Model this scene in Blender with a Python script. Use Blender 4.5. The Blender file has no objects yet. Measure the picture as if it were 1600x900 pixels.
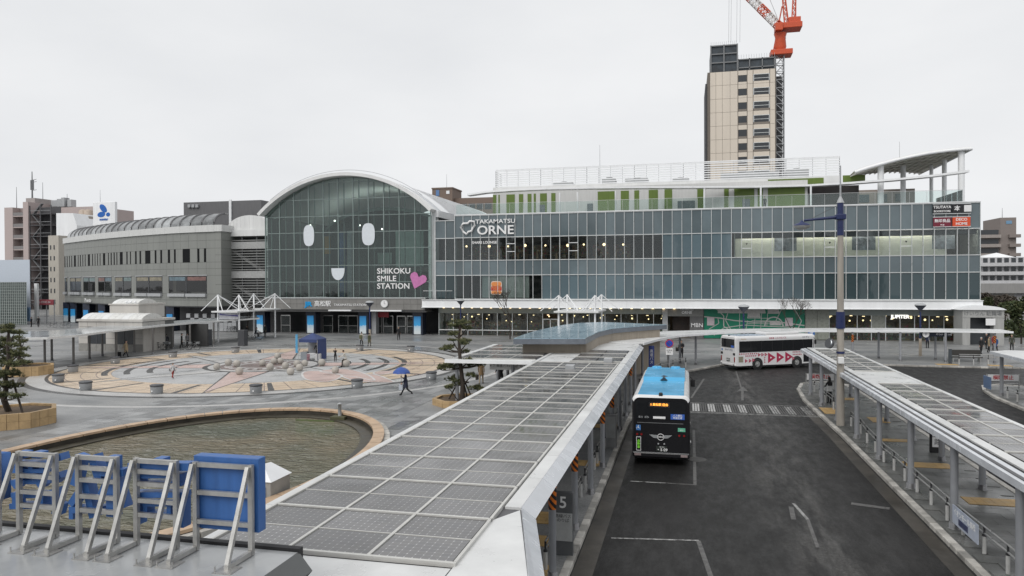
import bpy, bmesh, math, random
from mathutils import Vector, Matrix
from mathutils.geometry import tessellate_polygon
random.seed(11)
rnd = random.random
def U(a, b): return a + (b - a) * random.random()
PI = math.pi
scene = bpy.context.scene
C = scene.collection

# ---------------------------------------------------------------- camera
F, EYE = 1150.0, 8.0
RC = (Matrix.Rotation(math.radians(13.35), 3, 'Z') @ Matrix.Rotation(PI / 2 - math.radians(.568), 3, 'X')
      @ Matrix.Rotation(math.radians(-.26), 3, 'Z'))
cam = bpy.data.cameras.new('camera'); cam_o = bpy.data.objects.new('camera', cam); C.objects.link(cam_o)
cam.sensor_width = 36; cam.lens = 36 * F / 1600; cam.clip_start = .1; cam.clip_end = 5000
cam_o.matrix_world = Matrix.Translation((0, 0, EYE)) @ RC.to_4x4()
scene.camera = cam_o

# ---------------------------------------------------------------- sky, sun, exposure: a flat overcast day
w = bpy.data.worlds.new('World'); scene.world = w; w.use_nodes = True
nt = w.node_tree; nt.nodes.clear()
SUN_EL, SUN_AZ = math.radians(45), math.radians(200)          # compass style: direction the light comes from
sky = nt.nodes.new('ShaderNodeTexSky'); sky.sky_type = 'NISHITA'; sky.sun_disc = False
sky.sun_elevation = SUN_EL; sky.sun_rotation = SUN_AZ
hs = nt.nodes.new('ShaderNodeHueSaturation'); hs.inputs['Saturation'].default_value = .12
bg1 = nt.nodes.new('ShaderNodeBackground'); bg1.inputs[1].default_value = .05
tc = nt.nodes.new('ShaderNodeTexCoord'); mp = nt.nodes.new('ShaderNodeMapping'); mp.inputs['Scale'].default_value = (1, 1, 2.6)
ns = nt.nodes.new('ShaderNodeTexNoise'); ns.inputs['Scale'].default_value = 2.2; ns.inputs['Detail'].default_value = 5; ns.inputs['Roughness'].default_value = .5
cr = nt.nodes.new('ShaderNodeValToRGB')
cr.color_ramp.elements[0].position = .3; cr.color_ramp.elements[0].color = (.74, .755, .777, 1)
cr.color_ramp.elements[1].position = .72; cr.color_ramp.elements[1].color = (.86, .868, .88, 1)
bg2 = nt.nodes.new('ShaderNodeBackground'); bg2.inputs[1].default_value = .98
ad = nt.nodes.new('ShaderNodeMixShader'); ad.inputs[0].default_value = .93
wo = nt.nodes.new('ShaderNodeOutputWorld')
L = nt.links.new
L(sky.outputs[0], hs.inputs['Color']); L(hs.outputs[0], bg1.inputs[0])
L(tc.outputs['Generated'], mp.inputs[0]); L(mp.outputs[0], ns.inputs['Vector']); L(ns.outputs['Fac'], cr.inputs[0]); L(cr.outputs[0], bg2.inputs[0])
L(bg1.outputs[0], ad.inputs[1]); L(bg2.outputs[0], ad.inputs[2]); L(ad.outputs[0], wo.inputs[0])
sun = bpy.data.lights.new('sun', 'SUN'); sun.energy = 1.5; sun.angle = math.radians(40); sun.color = (1, .975, .94)
sun_o = bpy.data.objects.new('sun', sun); C.objects.link(sun_o)
sd = Vector((math.sin(SUN_AZ) * math.cos(SUN_EL), math.cos(SUN_AZ) * math.cos(SUN_EL), math.sin(SUN_EL)))
sun_o.rotation_euler = sd.to_track_quat('Z', 'Y').to_euler(); sun_o.location = (0, -30, 60)
scene.render.engine = 'CYCLES'
vs = scene.view_settings
vs.view_transform = 'Standard'; vs.look = 'None'; vs.exposure = 0.16; vs.gamma = 1; vs.use_curve_mapping = False

# ---------------------------------------------------------------- pixel -> place (a pixel is a direction; the surface it touches gives the distance)
def ray(px, py): return RC @ Vector(((px - 800) / F, (450 - py) / F, -1))
def onz(px, py, z=0.0):
    r = ray(px, py); t = (z - EYE) / r.z; return Vector((0, 0, EYE)) + r * t
def ony(px, py, y):
    r = ray(px, py); return Vector((0, 0, EYE)) + r * (y / r.y)
def xat(px, y): return ony(px, 440, y).x

# ---------------------------------------------------------------- objects
W = {}
class MB:
    def __init__(s): s.v = []; s.f = []; s.m = []; s.s = []
    def add(s, vs_, fs, mi=0, sm=False):
        o = len(s.v); s.v += [Vector(p) for p in vs_]
        for f in fs: s.f.append([o + i for i in f]); s.m.append(mi); s.s.append(sm)
        return s
    def box(s, x0, x1, y0, y1, z0, z1, mi=0):
        return s.add([(x0, y0, z0), (x1, y0, z0), (x1, y1, z0), (x0, y1, z0), (x0, y0, z1), (x1, y0, z1), (x1, y1, z1), (x0, y1, z1)],
                     [(3, 2, 1, 0), (4, 5, 6, 7), (0, 1, 5, 4), (1, 2, 6, 5), (2, 3, 7, 6), (3, 0, 4, 7)], mi)
    def bbox(s, x0, x1, y0, y1, z0, z1, b=.02, mi=0):
        # box with chamfered edges
        bm = bmesh.new(); bmesh.ops.create_cube(bm, size=1)
        for v in bm.verts: v.co = Vector(((x0 + x1) / 2 + v.co.x * (x1 - x0), (y0 + y1) / 2 + v.co.y * (y1 - y0), (z0 + z1) / 2 + v.co.z * (z1 - z0)))
        bmesh.ops.bevel(bm, geom=bm.edges[:], offset=b, segments=2, affect='EDGES', profile=.5)
        bm.verts.ensure_lookup_table(); bm.verts.index_update()
        s.add([v.co.copy() for v in bm.verts], [[v.index for v in f.verts] for f in bm.faces], mi, False); bm.free(); return s
    def obox(s, c, size, rz, mi=0, tilt=None):
        m = Matrix.Translation(c) @ Matrix.Rotation(rz, 4, 'Z')
        if tilt is not None: m = m @ tilt
        hx, hy, hz = [q / 2 for q in size]
        P = [(-hx, -hy, -hz), (hx, -hy, -hz), (hx, hy, -hz), (-hx, hy, -hz), (-hx, -hy, hz), (hx, -hy, hz), (hx, hy, hz), (-hx, hy, hz)]
        return s.add([m @ Vector(p) for p in P], [(3, 2, 1, 0), (4, 5, 6, 7), (0, 1, 5, 4), (1, 2, 6, 5), (2, 3, 7, 6), (3, 0, 4, 7)], mi)
    def frame(s, p, q):
        d = (Vector(q) - Vector(p)); d = d.normalized() if d.length > 1e-9 else Vector((0, 0, 1))
        up = Vector((0, 0, 1)) if abs(d.z) < .95 else Vector((0, 1, 0))
        a = d.cross(up).normalized(); b = a.cross(d).normalized(); return a, b
    def bar(s, p, q, wd, h=None, mi=0):
        h = h or wd; a, b = s.frame(p, q); p, q = Vector(p), Vector(q); a = a * wd / 2; b = b * h / 2
        return s.add([p - a - b, p + a - b, p + a + b, p - a + b, q - a - b, q + a - b, q + a + b, q - a + b],
                     [(3, 2, 1, 0), (4, 5, 6, 7), (0, 1, 5, 4), (1, 2, 6, 5), (2, 3, 7, 6), (3, 0, 4, 7)], mi)
    def tube(s, p, q, r0, r1=None, n=10, mi=0, caps=True):
        r1 = r0 if r1 is None else r1; a, b = s.frame(p, q); p, q = Vector(p), Vector(q)
        vv = []
        for c, r in ((p, r0), (q, r1)):
            for i in range(n):
                t = 2 * PI * i / n; vv.append(c + a * (r * math.cos(t)) + b * (r * math.sin(t)))
        s.add(vv, [(i, (i + 1) % n, n + (i + 1) % n, n + i) for i in range(n)], mi, True)
        if caps: s.add(vv, [list(range(n))[::-1], list(range(n, 2 * n))], mi)
        return s
    def path(s, pts, rs, n=8, mi=0, closed=False):
        pts = [Vector(p) for p in pts]; k = len(pts)
        if not hasattr(rs, '__len__'): rs = [rs] * k
        vv = []
        for i, p in enumerate(pts):
            if closed: d0, d1 = pts[i - 1], pts[(i + 1) % k]
            else: d0, d1 = pts[max(i - 1, 0)], pts[min(i + 1, k - 1)]
            a, b = s.frame(d0, d1)
            for j in range(n):
                t = 2 * PI * j / n; vv.append(p + a * (rs[i] * math.cos(t)) + b * (rs[i] * math.sin(t)))
        fs = []
        for i in range(k if closed else k - 1):
            i2 = (i + 1) % k
            for j in range(n): fs.append((i * n + j, i * n + (j + 1) % n, i2 * n + (j + 1) % n, i2 * n + j))
        s.add(vv, fs, mi, True)
        if not closed: s.add(vv, [list(range(n))[::-1], list(range((k - 1) * n, k * n))], mi)
        return s
    def lathe(s, prof, c=(0, 0, 0), n=16, mi=0, sm=True, a0=0, sx=1, sy=1):
        c = Vector(c); vv = []
        for r, z in prof:
            for i in range(n):
                t = 2 * PI * i / n + a0; vv.append(c + Vector((r * math.cos(t) * sx, r * math.sin(t) * sy, z)))
        fs = []
        for k in range(len(prof) - 1):
            for i in range(n): fs.append((k * n + i, k * n + (i + 1) % n, (k + 1) * n + (i + 1) % n, (k + 1) * n + i))
        s.add(vv, fs, mi, sm)
        s.add(vv, [list(range(n))[::-1], list(range((len(prof) - 1) * n, len(prof) * n))], mi); return s
    def ball(s, c, r, n=12, m=8, mi=0, sc=(1, 1, 1)):
        c = Vector(c); vv = [c + Vector((0, 0, -r * sc[2]))]
        for k in range(1, m):
            a = -PI / 2 + PI * k / m
            for i in range(n):
                t = 2 * PI * i / n; vv.append(c + Vector((r * math.cos(a) * math.cos(t) * sc[0], r * math.cos(a) * math.sin(t) * sc[1], r * math.sin(a) * sc[2])))
        vv.append(c + Vector((0, 0, r * sc[2]))); fs = []
        for i in range(n): fs.append((0, 1 + (i + 1) % n, 1 + i))
        for k in range(m - 2):
            for i in range(n):
                o = 1 + k * n; fs.append((o + i, o + (i + 1) % n, o + n + (i + 1) % n, o + n + i))
        o = 1 + (m - 2) * n
        for i in range(n): fs.append((o + i, o + (i + 1) % n, len(vv) - 1))
        return s.add(vv, fs, mi, True)
    def ext(s, poly, vec, mi=0):
        # planar polygon swept along a vector
        p = [Vector(q) for q in poly]; n = len(p); vec = Vector(vec); vv = p + [q + vec for q in p]
        nrm = Vector((0, 0, 0))
        for i in range(n): nrm += (p[i] - p[0]).cross(p[(i + 1) % n] - p[0])
        tri = tessellate_polygon([p]); fs = []
        for t in tri:
            a, b, c = t
            if (p[b] - p[a]).cross(p[c] - p[a]).dot(vec) > 0: t = (a, c, b)
            else: t = (a, b, c)
            fs.append(t); fs.append((t[2] + n, t[1] + n, t[0] + n))
        flip = nrm.dot(vec) < 0
        for i in range(n):
            j = (i + 1) % n; q = (i, j, j + n, i + n); fs.append(q[::-1] if flip else q)
        return s.add(vv, fs, mi)
    def slab(s, poly, z0, z1, mi=0): return s.ext([(p[0], p[1], z0) for p in poly], (0, 0, z1 - z0), mi)
    def flat(s, poly, z, mi=0):
        p = [Vector((q[0], q[1], z)) for q in poly]; fs = []
        for a, b, c in tessellate_polygon([p]):
            fs.append((a, b, c) if (p[b] - p[a]).cross(p[c] - p[a]).z > 0 else (a, c, b))
        return s.add(p, fs, mi)
    def quad(s, a, b, c, d, mi=0): return s.add([a, b, c, d], [(0, 1, 2, 3)], mi)
    def mesh(s, name):
        lo = [min(v[i] for v in s.v) for i in range(3)]; hi = [max(v[i] for v in s.v) for i in range(3)]
        c = Vector(((lo[0] + hi[0]) / 2, (lo[1] + hi[1]) / 2, lo[2]))
        me = bpy.data.meshes.new(name); me.from_pydata([v - c for v in s.v], [], s.f)
        me.polygons.foreach_set('material_index', s.m); me.polygons.foreach_set('use_smooth', s.s); me.update()
        return me, c
    def build(s, name, mats, parent=None, label=None, cat=None, group=None, kind=None):
        me, c = s.mesh(name)
        for m in (mats if isinstance(mats, (list, tuple)) else [mats]): me.materials.append(m)
        o = bpy.data.objects.new(name, me); C.objects.link(o)
        o.location = c - (W[parent.name] if parent else Vector((0, 0, 0)))
        if parent: o.parent = parent
        W[o.name] = c; tag(o, label, cat, group, kind); return o
def tag(o, label=None, cat=None, group=None, kind=None):
    if label: o['label'] = label
    if cat: o['category'] = cat
    if group: o['group'] = group
    if kind: o['kind'] = kind
    return o
def thing(name, label, cat, loc=(0, 0, 0), group=None, local=False, kind=None):
    o = bpy.data.objects.new(name, None); C.objects.link(o); o.empty_display_size = .3
    if not local: o.location = loc
    W[o.name] = Vector((0, 0, 0)) if local else Vector(loc)
    return tag(o, label, cat, group, kind)
def inst(src, parent, loc):
    # another individual sharing the mesh data of src, at a world position (origin of the mesh)
    o = src.copy(); C.objects.link(o); o.parent = parent; o.location = Vector(loc) - (W[parent.name] if parent else Vector((0, 0, 0)))
    W[o.name] = Vector(loc); return o
def dup(root, loc, rz=0, label=None, group=None, scale=None):
    r = root.copy(); C.objects.link(r); r.location = loc; r.rotation_euler = (0, 0, rz)
    if scale: r.scale = scale
    if label: r['label'] = label
    if group: r['group'] = group
    W[r.name] = Vector(loc)
    for ch in list(root.children):
        c = ch.copy(); C.objects.link(c); c.parent = r
        for g in list(ch.children):
            d = g.copy(); C.objects.link(d); d.parent = c
    return r
def move(root, loc, rz=0): root.location = loc; root.rotation_euler = (0, 0, rz); return root

# ---------------------------------------------------------------- materials
MATS = {}
def nodes(name):
    m = bpy.data.materials.new(name); m.use_nodes = True; t = m.node_tree; b = t.nodes['Principled BSDF']; MATS[name] = m
    return m, t, b
def M(name, col, rough=.5, metal=0.0, var=.12, scale=3.0, bump=0.0, rvar=.1, spec=.5, emit=None, detail=4, streak=False, orand=0.0):
    if name in MATS: return MATS[name]
    m, t, b = nodes(name); N = t.nodes.new; K = t.links.new
    b.inputs['Metallic'].default_value = metal; b.inputs['Specular IOR Level'].default_value = spec
    co = N('ShaderNodeTexCoord'); no = N('ShaderNodeTexNoise'); no.inputs['Scale'].default_value = scale; no.inputs['Detail'].default_value = detail
    no.inputs['Roughness'].default_value = .62
    ge = N('ShaderNodeNewGeometry')
    if streak:
        mp_ = N('ShaderNodeMapping'); mp_.inputs['Scale'].default_value = (1.6, 1.6, .18); K(ge.outputs['Position'], mp_.inputs[0]); K(mp_.outputs[0], no.inputs['Vector'])
    else: K(ge.outputs['Position'], no.inputs['Vector'])
    mx = N('ShaderNodeMix'); mx.data_type = 'RGBA'
    mx.inputs[6].default_value = (*[max(0, c * (1 - var)) for c in col], 1); mx.inputs[7].default_value = (*[min(1, c * (1 + var)) for c in col], 1)
    rm = N('ShaderNodeMapRange'); rm.inputs[1].default_value = .3; rm.inputs[2].default_value = .7
    K(no.outputs['Fac'], rm.inputs[0]); K(rm.outputs[0], mx.inputs[0]); K(mx.outputs[2], b.inputs['Base Color'])
    rr = N('ShaderNodeMapRange'); rr.inputs[1].default_value = .3; rr.inputs[2].default_value = .7
    rr.inputs[3].default_value = max(.02, rough - rvar); rr.inputs[4].default_value = min(1, rough + rvar)
    K(no.outputs['Fac'], rr.inputs[0]); K(rr.outputs[0], b.inputs['Roughness'])
    if bump:
        bp = N('ShaderNodeBump'); bp.inputs['Strength'].default_value = bump; bp.inputs['Distance'].default_value = .02
        n2 = N('ShaderNodeTexNoise'); n2.inputs['Scale'].default_value = scale * 6; n2.inputs['Detail'].default_value = 3; K(ge.outputs['Position'], n2.inputs['Vector'])
        K(n2.outputs['Fac'], bp.inputs['Height']); K(bp.outputs[0], b.inputs['Normal'])
    if orand:
        oi = N('ShaderNodeObjectInfo'); r_ = N('ShaderNodeMapRange'); r_.inputs[3].default_value = 1 - orand; r_.inputs[4].default_value = 1 + orand; K(oi.outputs['Random'], r_.inputs[0])
        mo = N('ShaderNodeMix'); mo.data_type = 'RGBA'; mo.blend_type = 'MULTIPLY'; mo.inputs[0].default_value = 1; K(mx.outputs[2], mo.inputs[6]); K(r_.outputs[0], mo.inputs[7]); K(mo.outputs[2], b.inputs['Base Color'])
    if emit: b.inputs['Emission Color'].default_value = (*emit[:3], 1); b.inputs['Emission Strength'].default_value = emit[3]
    return m
def glass(name, tint, through=.75, rough=.03, ior=1.5, solid=(.05, .06, .06)):
    # pane: mirror reflection by Fresnel; what is left is partly seen through (tinted), partly body colour
    if name in MATS: return MATS[name]
    m = bpy.data.materials.new(name); m.use_nodes = True; MATS[name] = m; t = m.node_tree; t.nodes.clear(); N = t.nodes.new; K = t.links.new
    out = N('ShaderNodeOutputMaterial'); tr = N('ShaderNodeBsdfTransparent'); tr.inputs[0].default_value = (*tint, 1)
    gl = N('ShaderNodeBsdfGlossy'); gl.inputs['Roughness'].default_value = rough; gl.inputs[0].default_value = (.95, .97, .98, 1)
    di = N('ShaderNodeBsdfDiffuse'); di.inputs[0].default_value = (*solid, 1)
    a = N('ShaderNodeMixShader'); a.inputs[0].default_value = through; K(di.outputs[0], a.inputs[1]); K(tr.outputs[0], a.inputs[2])
    fr = N('ShaderNodeFresnel'); fr.inputs[0].default_value = ior
    oi = N('ShaderNodeObjectInfo'); r_ = N('ShaderNodeMapRange'); r_.inputs[3].default_value = .78; r_.inputs[4].default_value = 1.22; K(oi.outputs['Random'], r_.inputs[0]); mo = N('ShaderNodeMix'); mo.data_type = 'RGBA'; mo.blend_type = 'MULTIPLY'; mo.inputs[0].default_value = 1; mo.inputs[6].default_value = (*solid, 1); K(r_.outputs[0], mo.inputs[7]); K(mo.outputs[2], di.inputs[0])
    ge = N('ShaderNodeNewGeometry'); no = N('ShaderNodeTexNoise'); no.inputs['Scale'].default_value = .35; no.inputs['Detail'].default_value = 2
    bp = N('ShaderNodeBump'); bp.inputs['Strength'].default_value = .1; bp.inputs['Distance'].default_value = .15
    K(ge.outputs['Position'], no.inputs['Vector']); K(no.outputs['Fac'], bp.inputs['Height']); K(bp.outputs[0], gl.inputs['Normal'])
    b = N('ShaderNodeMixShader'); K(fr.outputs[0], b.inputs[0]); K(a.outputs[0], b.inputs[1]); K(gl.outputs[0], b.inputs[2]); K(b.outputs[0], out.inputs[0])
    return m
def wet(name, cols, scale, puddle=.5, r0=.16, r1=.6, bump=.15, fine=60, streak=None, island=0.0):
    # wet paving: patches of film water (smooth, darker) between rougher drained patches
    m, t, b = nodes(name); N = t.nodes.new; K = t.links.new
    ge = N('ShaderNodeNewGeometry'); n1 = N('ShaderNodeTexNoise'); n1.inputs['Scale'].default_value = scale; n1.inputs['Detail'].default_value = 6; n1.inputs['Roughness'].default_value = .6
    mp_ = N('ShaderNodeMapping'); K(ge.outputs['Position'], mp_.inputs[0]); K(mp_.outputs[0], n1.inputs['Vector'])
    if streak: mp_.inputs['Scale'].default_value = streak
    n2 = N('ShaderNodeTexNoise'); n2.inputs['Scale'].default_value = fine; n2.inputs['Detail'].default_value = 3; K(ge.outputs['Position'], n2.inputs['Vector'])
    cr_ = N('ShaderNodeValToRGB'); K(n1.outputs['Fac'], cr_.inputs[0]); e = cr_.color_ramp.elements
    e[0].position = .34; e[0].color = (*cols[0], 1); e[1].position = .68; e[1].color = (*cols[-1], 1)
    if len(cols) == 3: x = cr_.color_ramp.elements.new(.5); x.color = (*cols[1], 1)
    mx = N('ShaderNodeMix'); mx.data_type = 'RGBA'; mx.blend_type = 'MULTIPLY'; mx.inputs[0].default_value = 1
    f2 = N('ShaderNodeMapRange'); f2.inputs[1].default_value = .3; f2.inputs[2].default_value = .7; f2.inputs[3].default_value = .72; f2.inputs[4].default_value = 1.25
    K(n2.outputs['Fac'], f2.inputs[0]); K(cr_.outputs[0], mx.inputs[6]); K(f2.outputs[0], mx.inputs[7])
    last = mx.outputs[2]
    if island:
        ri = N('ShaderNodeMapRange'); ri.inputs[3].default_value = 1 - island; ri.inputs[4].default_value = 1 + island
        oi = N('ShaderNodeObjectInfo'); sm_ = N('ShaderNodeMath'); sm_.operation = 'ADD'; K(ge.outputs['Random Per Island'], sm_.inputs[0]); K(oi.outputs['Random'], sm_.inputs[1]); fc = N('ShaderNodeMath'); fc.operation = 'FRACT'; K(sm_.outputs[0], fc.inputs[0]); K(fc.outputs[0], ri.inputs[0]); m2 = N('ShaderNodeMix'); m2.data_type = 'RGBA'; m2.blend_type = 'MULTIPLY'; m2.inputs[0].default_value = 1
        K(last, m2.inputs[6]); K(ri.outputs[0], m2.inputs[7]); last = m2.outputs[2]
    K(last, b.inputs['Base Color'])
    rr = N('ShaderNodeMapRange'); rr.inputs[1].default_value = puddle - .12; rr.inputs[2].default_value = puddle + .12; rr.inputs[3].default_value = r0; rr.inputs[4].default_value = r1
    n3 = N('ShaderNodeTexNoise'); n3.inputs['Scale'].default_value = scale * .8; n3.inputs['Detail'].default_value = 4; K(mp_.outputs[0], n3.inputs['Vector'])
    K(n3.outputs['Fac'], rr.inputs[0]); K(rr.outputs[0], b.inputs['Roughness'])
    bp = N('ShaderNodeBump'); bp.inputs['Strength'].default_value = bump; bp.inputs['Distance'].default_value = .01; K(n2.outputs['Fac'], bp.inputs['Height']); K(bp.outputs[0], b.inputs['Normal'])
    return m
white = M('white_metal', (.78, .79, .80), .35, var=.05, scale=.6, streak=True)
offwhite = M('offwhite_panel', (.66, .665, .66), .4, var=.07, scale=.7, streak=True)
steel = M('stainless_steel', (.5, .5, .49), .32, .85, var=.1, scale=2)
postgrey = M('post_grey', (.30, .31, .33), .38, .25, var=.08, scale=1.5)
darkgrey = M('dark_grey', (.06, .062, .068), .45)
midgrey = M('mid_grey', (.16, .165, .17), .5)
lightgrey = M('light_grey', (.36, .37, .38), .45, var=.08)
blackm = M('black_gloss', (.008, .008, .01), .18, var=.02, rvar=.04)
matte_black = M('matte_black', (.012, .012, .014), .7)
navy = M('navy_paint', (.012, .022, .085), .35)
blue = M('sign_blue', (.035, .115, .33), .45, var=.16, scale=3.5, streak=True)
concrete = M('concrete', (.33, .32, .30), .75, var=.15, scale=1.2, bump=.2)
stone_tan = M('tan_stone', (.46, .33, .22), .5, var=.18, scale=1.6, bump=.15)
rubber = M('tyre_rubber', (.018, .018, .018), .8)
white_print = M('white_print', (.75, .75, .75), .5, var=.03)
red_print = M('red_print', (.36, .015, .06), .45, var=.06)
yellow_print = M('yellow_tactile', (.44, .29, .12), .55, var=.2, scale=3, bump=.3)
clear = glass('clear_glass', (.86, .93, .91), .92)

TMP = bpy.data.scenes.new('scratch')
def text(body, size, mat, loc, parent=None, rot=(PI / 2, 0, 0), ext=.01, bold=0.0, align='CENTER', name='lettering', sx=1.0, label=None):
    cu = bpy.data.curves.new(name, 'FONT'); cu.body = body; cu.size = size; cu.extrude = ext; cu.offset = bold * size; cu.align_x = align; cu.align_y = 'CENTER'; cu.resolution_u = 3
    o = bpy.data.objects.new(name, cu); TMP.collection.objects.link(o); TMP.view_layers[0].update()
    dg = TMP.view_layers[0].depsgraph; me = bpy.data.meshes.new_from_object(o.evaluated_get(dg)); bpy.data.objects.remove(o)
    me.name = name; me.transform(Matrix.Diagonal((sx, 1, 1, 1)))
    if sx < 0: me.flip_normals()
    me.materials.clear(); me.materials.append(mat)
    t = bpy.data.objects.new(name, me); C.objects.link(t); t.rotation_euler = rot
    t.location = Vector(loc) - (W[parent.name] if parent else Vector((0, 0, 0))); W[t.name] = Vector(loc)
    if parent: t.parent = parent
    if label: t['label'] = label
    return t
# ================================================================ ground, road, plaza
PZ = .13
def asphalt():
    m, t, b = nodes('wet_asphalt'); N = t.nodes.new; K = t.links.new; ge = N('ShaderNodeNewGeometry'); sx = N('ShaderNodeSeparateXYZ'); K(ge.outputs['Position'], sx.inputs[0])
    def noise(sc, det=4, ro=.6, mscale=None):
        n = N('ShaderNodeTexNoise'); n.inputs['Scale'].default_value = sc; n.inputs['Detail'].default_value = det; n.inputs['Roughness'].default_value = ro
        if mscale: mp_ = N('ShaderNodeMapping'); mp_.inputs['Scale'].default_value = mscale; K(ge.outputs['Position'], mp_.inputs[0]); K(mp_.outputs[0], n.inputs['Vector'])
        else: K(ge.outputs['Position'], n.inputs['Vector'])
        return n.outputs['Fac']
    def mr(sock, a, b_, c, d): r = N('ShaderNodeMapRange'); r.inputs[1].default_value = a; r.inputs[2].default_value = b_; r.inputs[3].default_value = c; r.inputs[4].default_value = d; K(sock, r.inputs[0]); return r.outputs[0]
    def ma(op, a, b_): x = N('ShaderNodeMath'); x.operation = op; (K(a, x.inputs[0]) if not isinstance(a, (int, float)) else setattr(x.inputs[0], 'default_value', a)); (K(b_, x.inputs[1]) if not isinstance(b_, (int, float)) else setattr(x.inputs[1], 'default_value', b_)); return x.outputs[0]
    grain = ma('MULTIPLY', mr(noise(9, 8, .9), .38, .62, .3, 1.8), mr(noise(40, 2, .8), .3, .7, .5, 1.6)); big = mr(noise(.35, 5, .6, (1, .25, 1)), .35, .65, .8, 1.2)
    lane = ma('ABSOLUTE', ma('SUBTRACT', sx.outputs[0], ma('ADD', 2.4, ma('MULTIPLY', noise(.12, 2, .5), 3.0))), 0); wear = ma('MULTIPLY', mr(lane, .3, 2.1, 1, 0), mr(noise(.8, 6, .7, (1.6, .3, 1)), .45, .62, 0, 1))
    patch = mr(noise(.22, 3, .5, (1, .6, 1)), .58, .62, 0, 1)
    v = ma('ADD', ma('MULTIPLY', ma('MULTIPLY', grain, big), .0095), ma('MULTIPLY', ma('MULTIPLY', wear, grain), .040)); v = ma('ADD', v, ma('MULTIPLY', ma('MULTIPLY', patch, grain), .006))
    vo = N('ShaderNodeTexVoronoi'); vo.feature = 'DISTANCE_TO_EDGE'; vo.inputs['Scale'].default_value = .45; wp = N('ShaderNodeMix'); wp.data_type = 'VECTOR'; wp.inputs[0].default_value = .35; n3 = N('ShaderNodeTexNoise'); n3.inputs['Scale'].default_value = 1.8; n3.inputs['Detail'].default_value = 5; K(ge.outputs['Position'], n3.inputs['Vector']); K(ge.outputs['Position'], wp.inputs[4]); K(n3.outputs['Color'], wp.inputs[5]); K(wp.outputs[1], vo.inputs['Vector'])
    crack = ma('MULTIPLY', mr(vo.outputs['Distance'], .0, .008, 1, 0), mr(noise(.3, 2), .55, .6, 0, 1)); v = ma('MULTIPLY', v, ma('SUBTRACT', 1, ma('MULTIPLY', crack, .8)))
    cb = N('ShaderNodeCombineColor'); K(v, cb.inputs[0]); K(ma('MULTIPLY', v, .965), cb.inputs[1]); K(ma('MULTIPLY', v, .92), cb.inputs[2]); K(cb.outputs[0], b.inputs['Base Color'])
    K(mr(noise(2.2, 6, .75, (1, .35, 1)), .35, .65, .42, .66), b.inputs['Roughness']); bp = N('ShaderNodeBump'); bp.inputs['Strength'].default_value = .5; bp.inputs['Distance'].default_value = .012; K(noise(30, 4, .8), bp.inputs['Height']); K(bp.outputs[0], b.inputs['Normal']); b.inputs['Specular IOR Level'].default_value = .3
    return m
m_asphalt = asphalt()
m_plaza = wet('wet_plaza_stone', [(.15, .156, .16), (.22, .223, .223), (.29, .29, .285)], .25, .48, .26, .6, .08, 18, streak=(.6, 1, 1))
m_slab = wet('plaza_slab_stone', [(.17, .176, .18), (.22, .223, .223), (.27, .272, .27)], .3, .46, .18, .5, .06, 22, island=.34)
m_platform = wet('platform_slab', [(.07, .073, .07), (.12, .123, .118), (.155, .155, .148)], .5, .5, .24, .6, .1, 30, island=.12)
m_kerb = M('kerb_granite', (.40, .385, .355), .6, var=.25, scale=2.2, bump=.3)
for nd in [m_kerb]:
    t = nd.node_tree; oi = t.nodes.new('ShaderNodeObjectInfo'); mr = t.nodes.new('ShaderNodeMapRange'); mr.inputs[3].default_value = .6; mr.inputs[4].default_value = 1.2; t.links.new(oi.outputs['Random'], mr.inputs[0])
    bs = t.nodes['Principled BSDF']; src_ = bs.inputs['Base Color'].links[0].from_socket; mm = t.nodes.new('ShaderNodeMix'); mm.data_type = 'RGBA'; mm.blend_type = 'MULTIPLY'; mm.inputs[0].default_value = 1
    t.links.new(src_, mm.inputs[6]); t.links.new(mr.outputs[0], mm.inputs[7]); t.links.new(mm.outputs[2], bs.inputs['Base Color'])
m_gutter = wet('gutter_concrete', [(.028, .026, .022), (.075, .067, .056)], .6, .5, .3, .6, .2, 30)
MB().box(-1500, 1500, -200, 2500, -3, -2.2).build('ground', M('far_ground', (.10, .10, .10), .8, scale=.05), kind='structure')
MB().flat([(-3.9, -20), (70, -20), (70, 80), (-3.9, 80)], 0).build('road', m_asphalt, kind='structure')
kerb_line = [(-3.1, 8), (-3.1, 41), (-2.95, 50), (-2.75, 55), (-2.2, 60.4), (-.7, 64.2), (1.2, 67.4), (3.0, 70.6), (5.2, 73.2), (8.2, 74.6), (12, 74.7), (16, 74.0), (20, 73.5), (30, 73.4), (46, 73.6)]
EX, EY, RX, RY = -21.7, 27.0, 8.4, 13.0
outer = [(-3.25, -20)] + [(x - .12 if i < 7 else x, y + (.14 if i >= 5 else 0)) for i, (x, y) in enumerate(kerb_line[1:-1])] + [(70, 73.8), (70, 330), (-330, 330), (-330, -20)]
hole = [(EX + (RX - .2) * math.cos(2 * PI * i / 72), EY + (RY - .2) * math.sin(2 * PI * i / 72)) for i in range(72)]
pl = [[Vector((x, y, PZ)) for x, y in outer], [Vector((x, y, PZ)) for x, y in hole]]
fv = pl[0] + pl[1]; b = MB(); fs = []
for t in tessellate_polygon(pl):
    a, c, d = t; fs.append((a, c, d) if (fv[c] - fv[a]).cross(fv[d] - fv[a]).z > 0 else (a, d, c))
b.add(fv, fs)
plaza = b.build('plaza_pavement', m_plaza, kind='structure')
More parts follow.
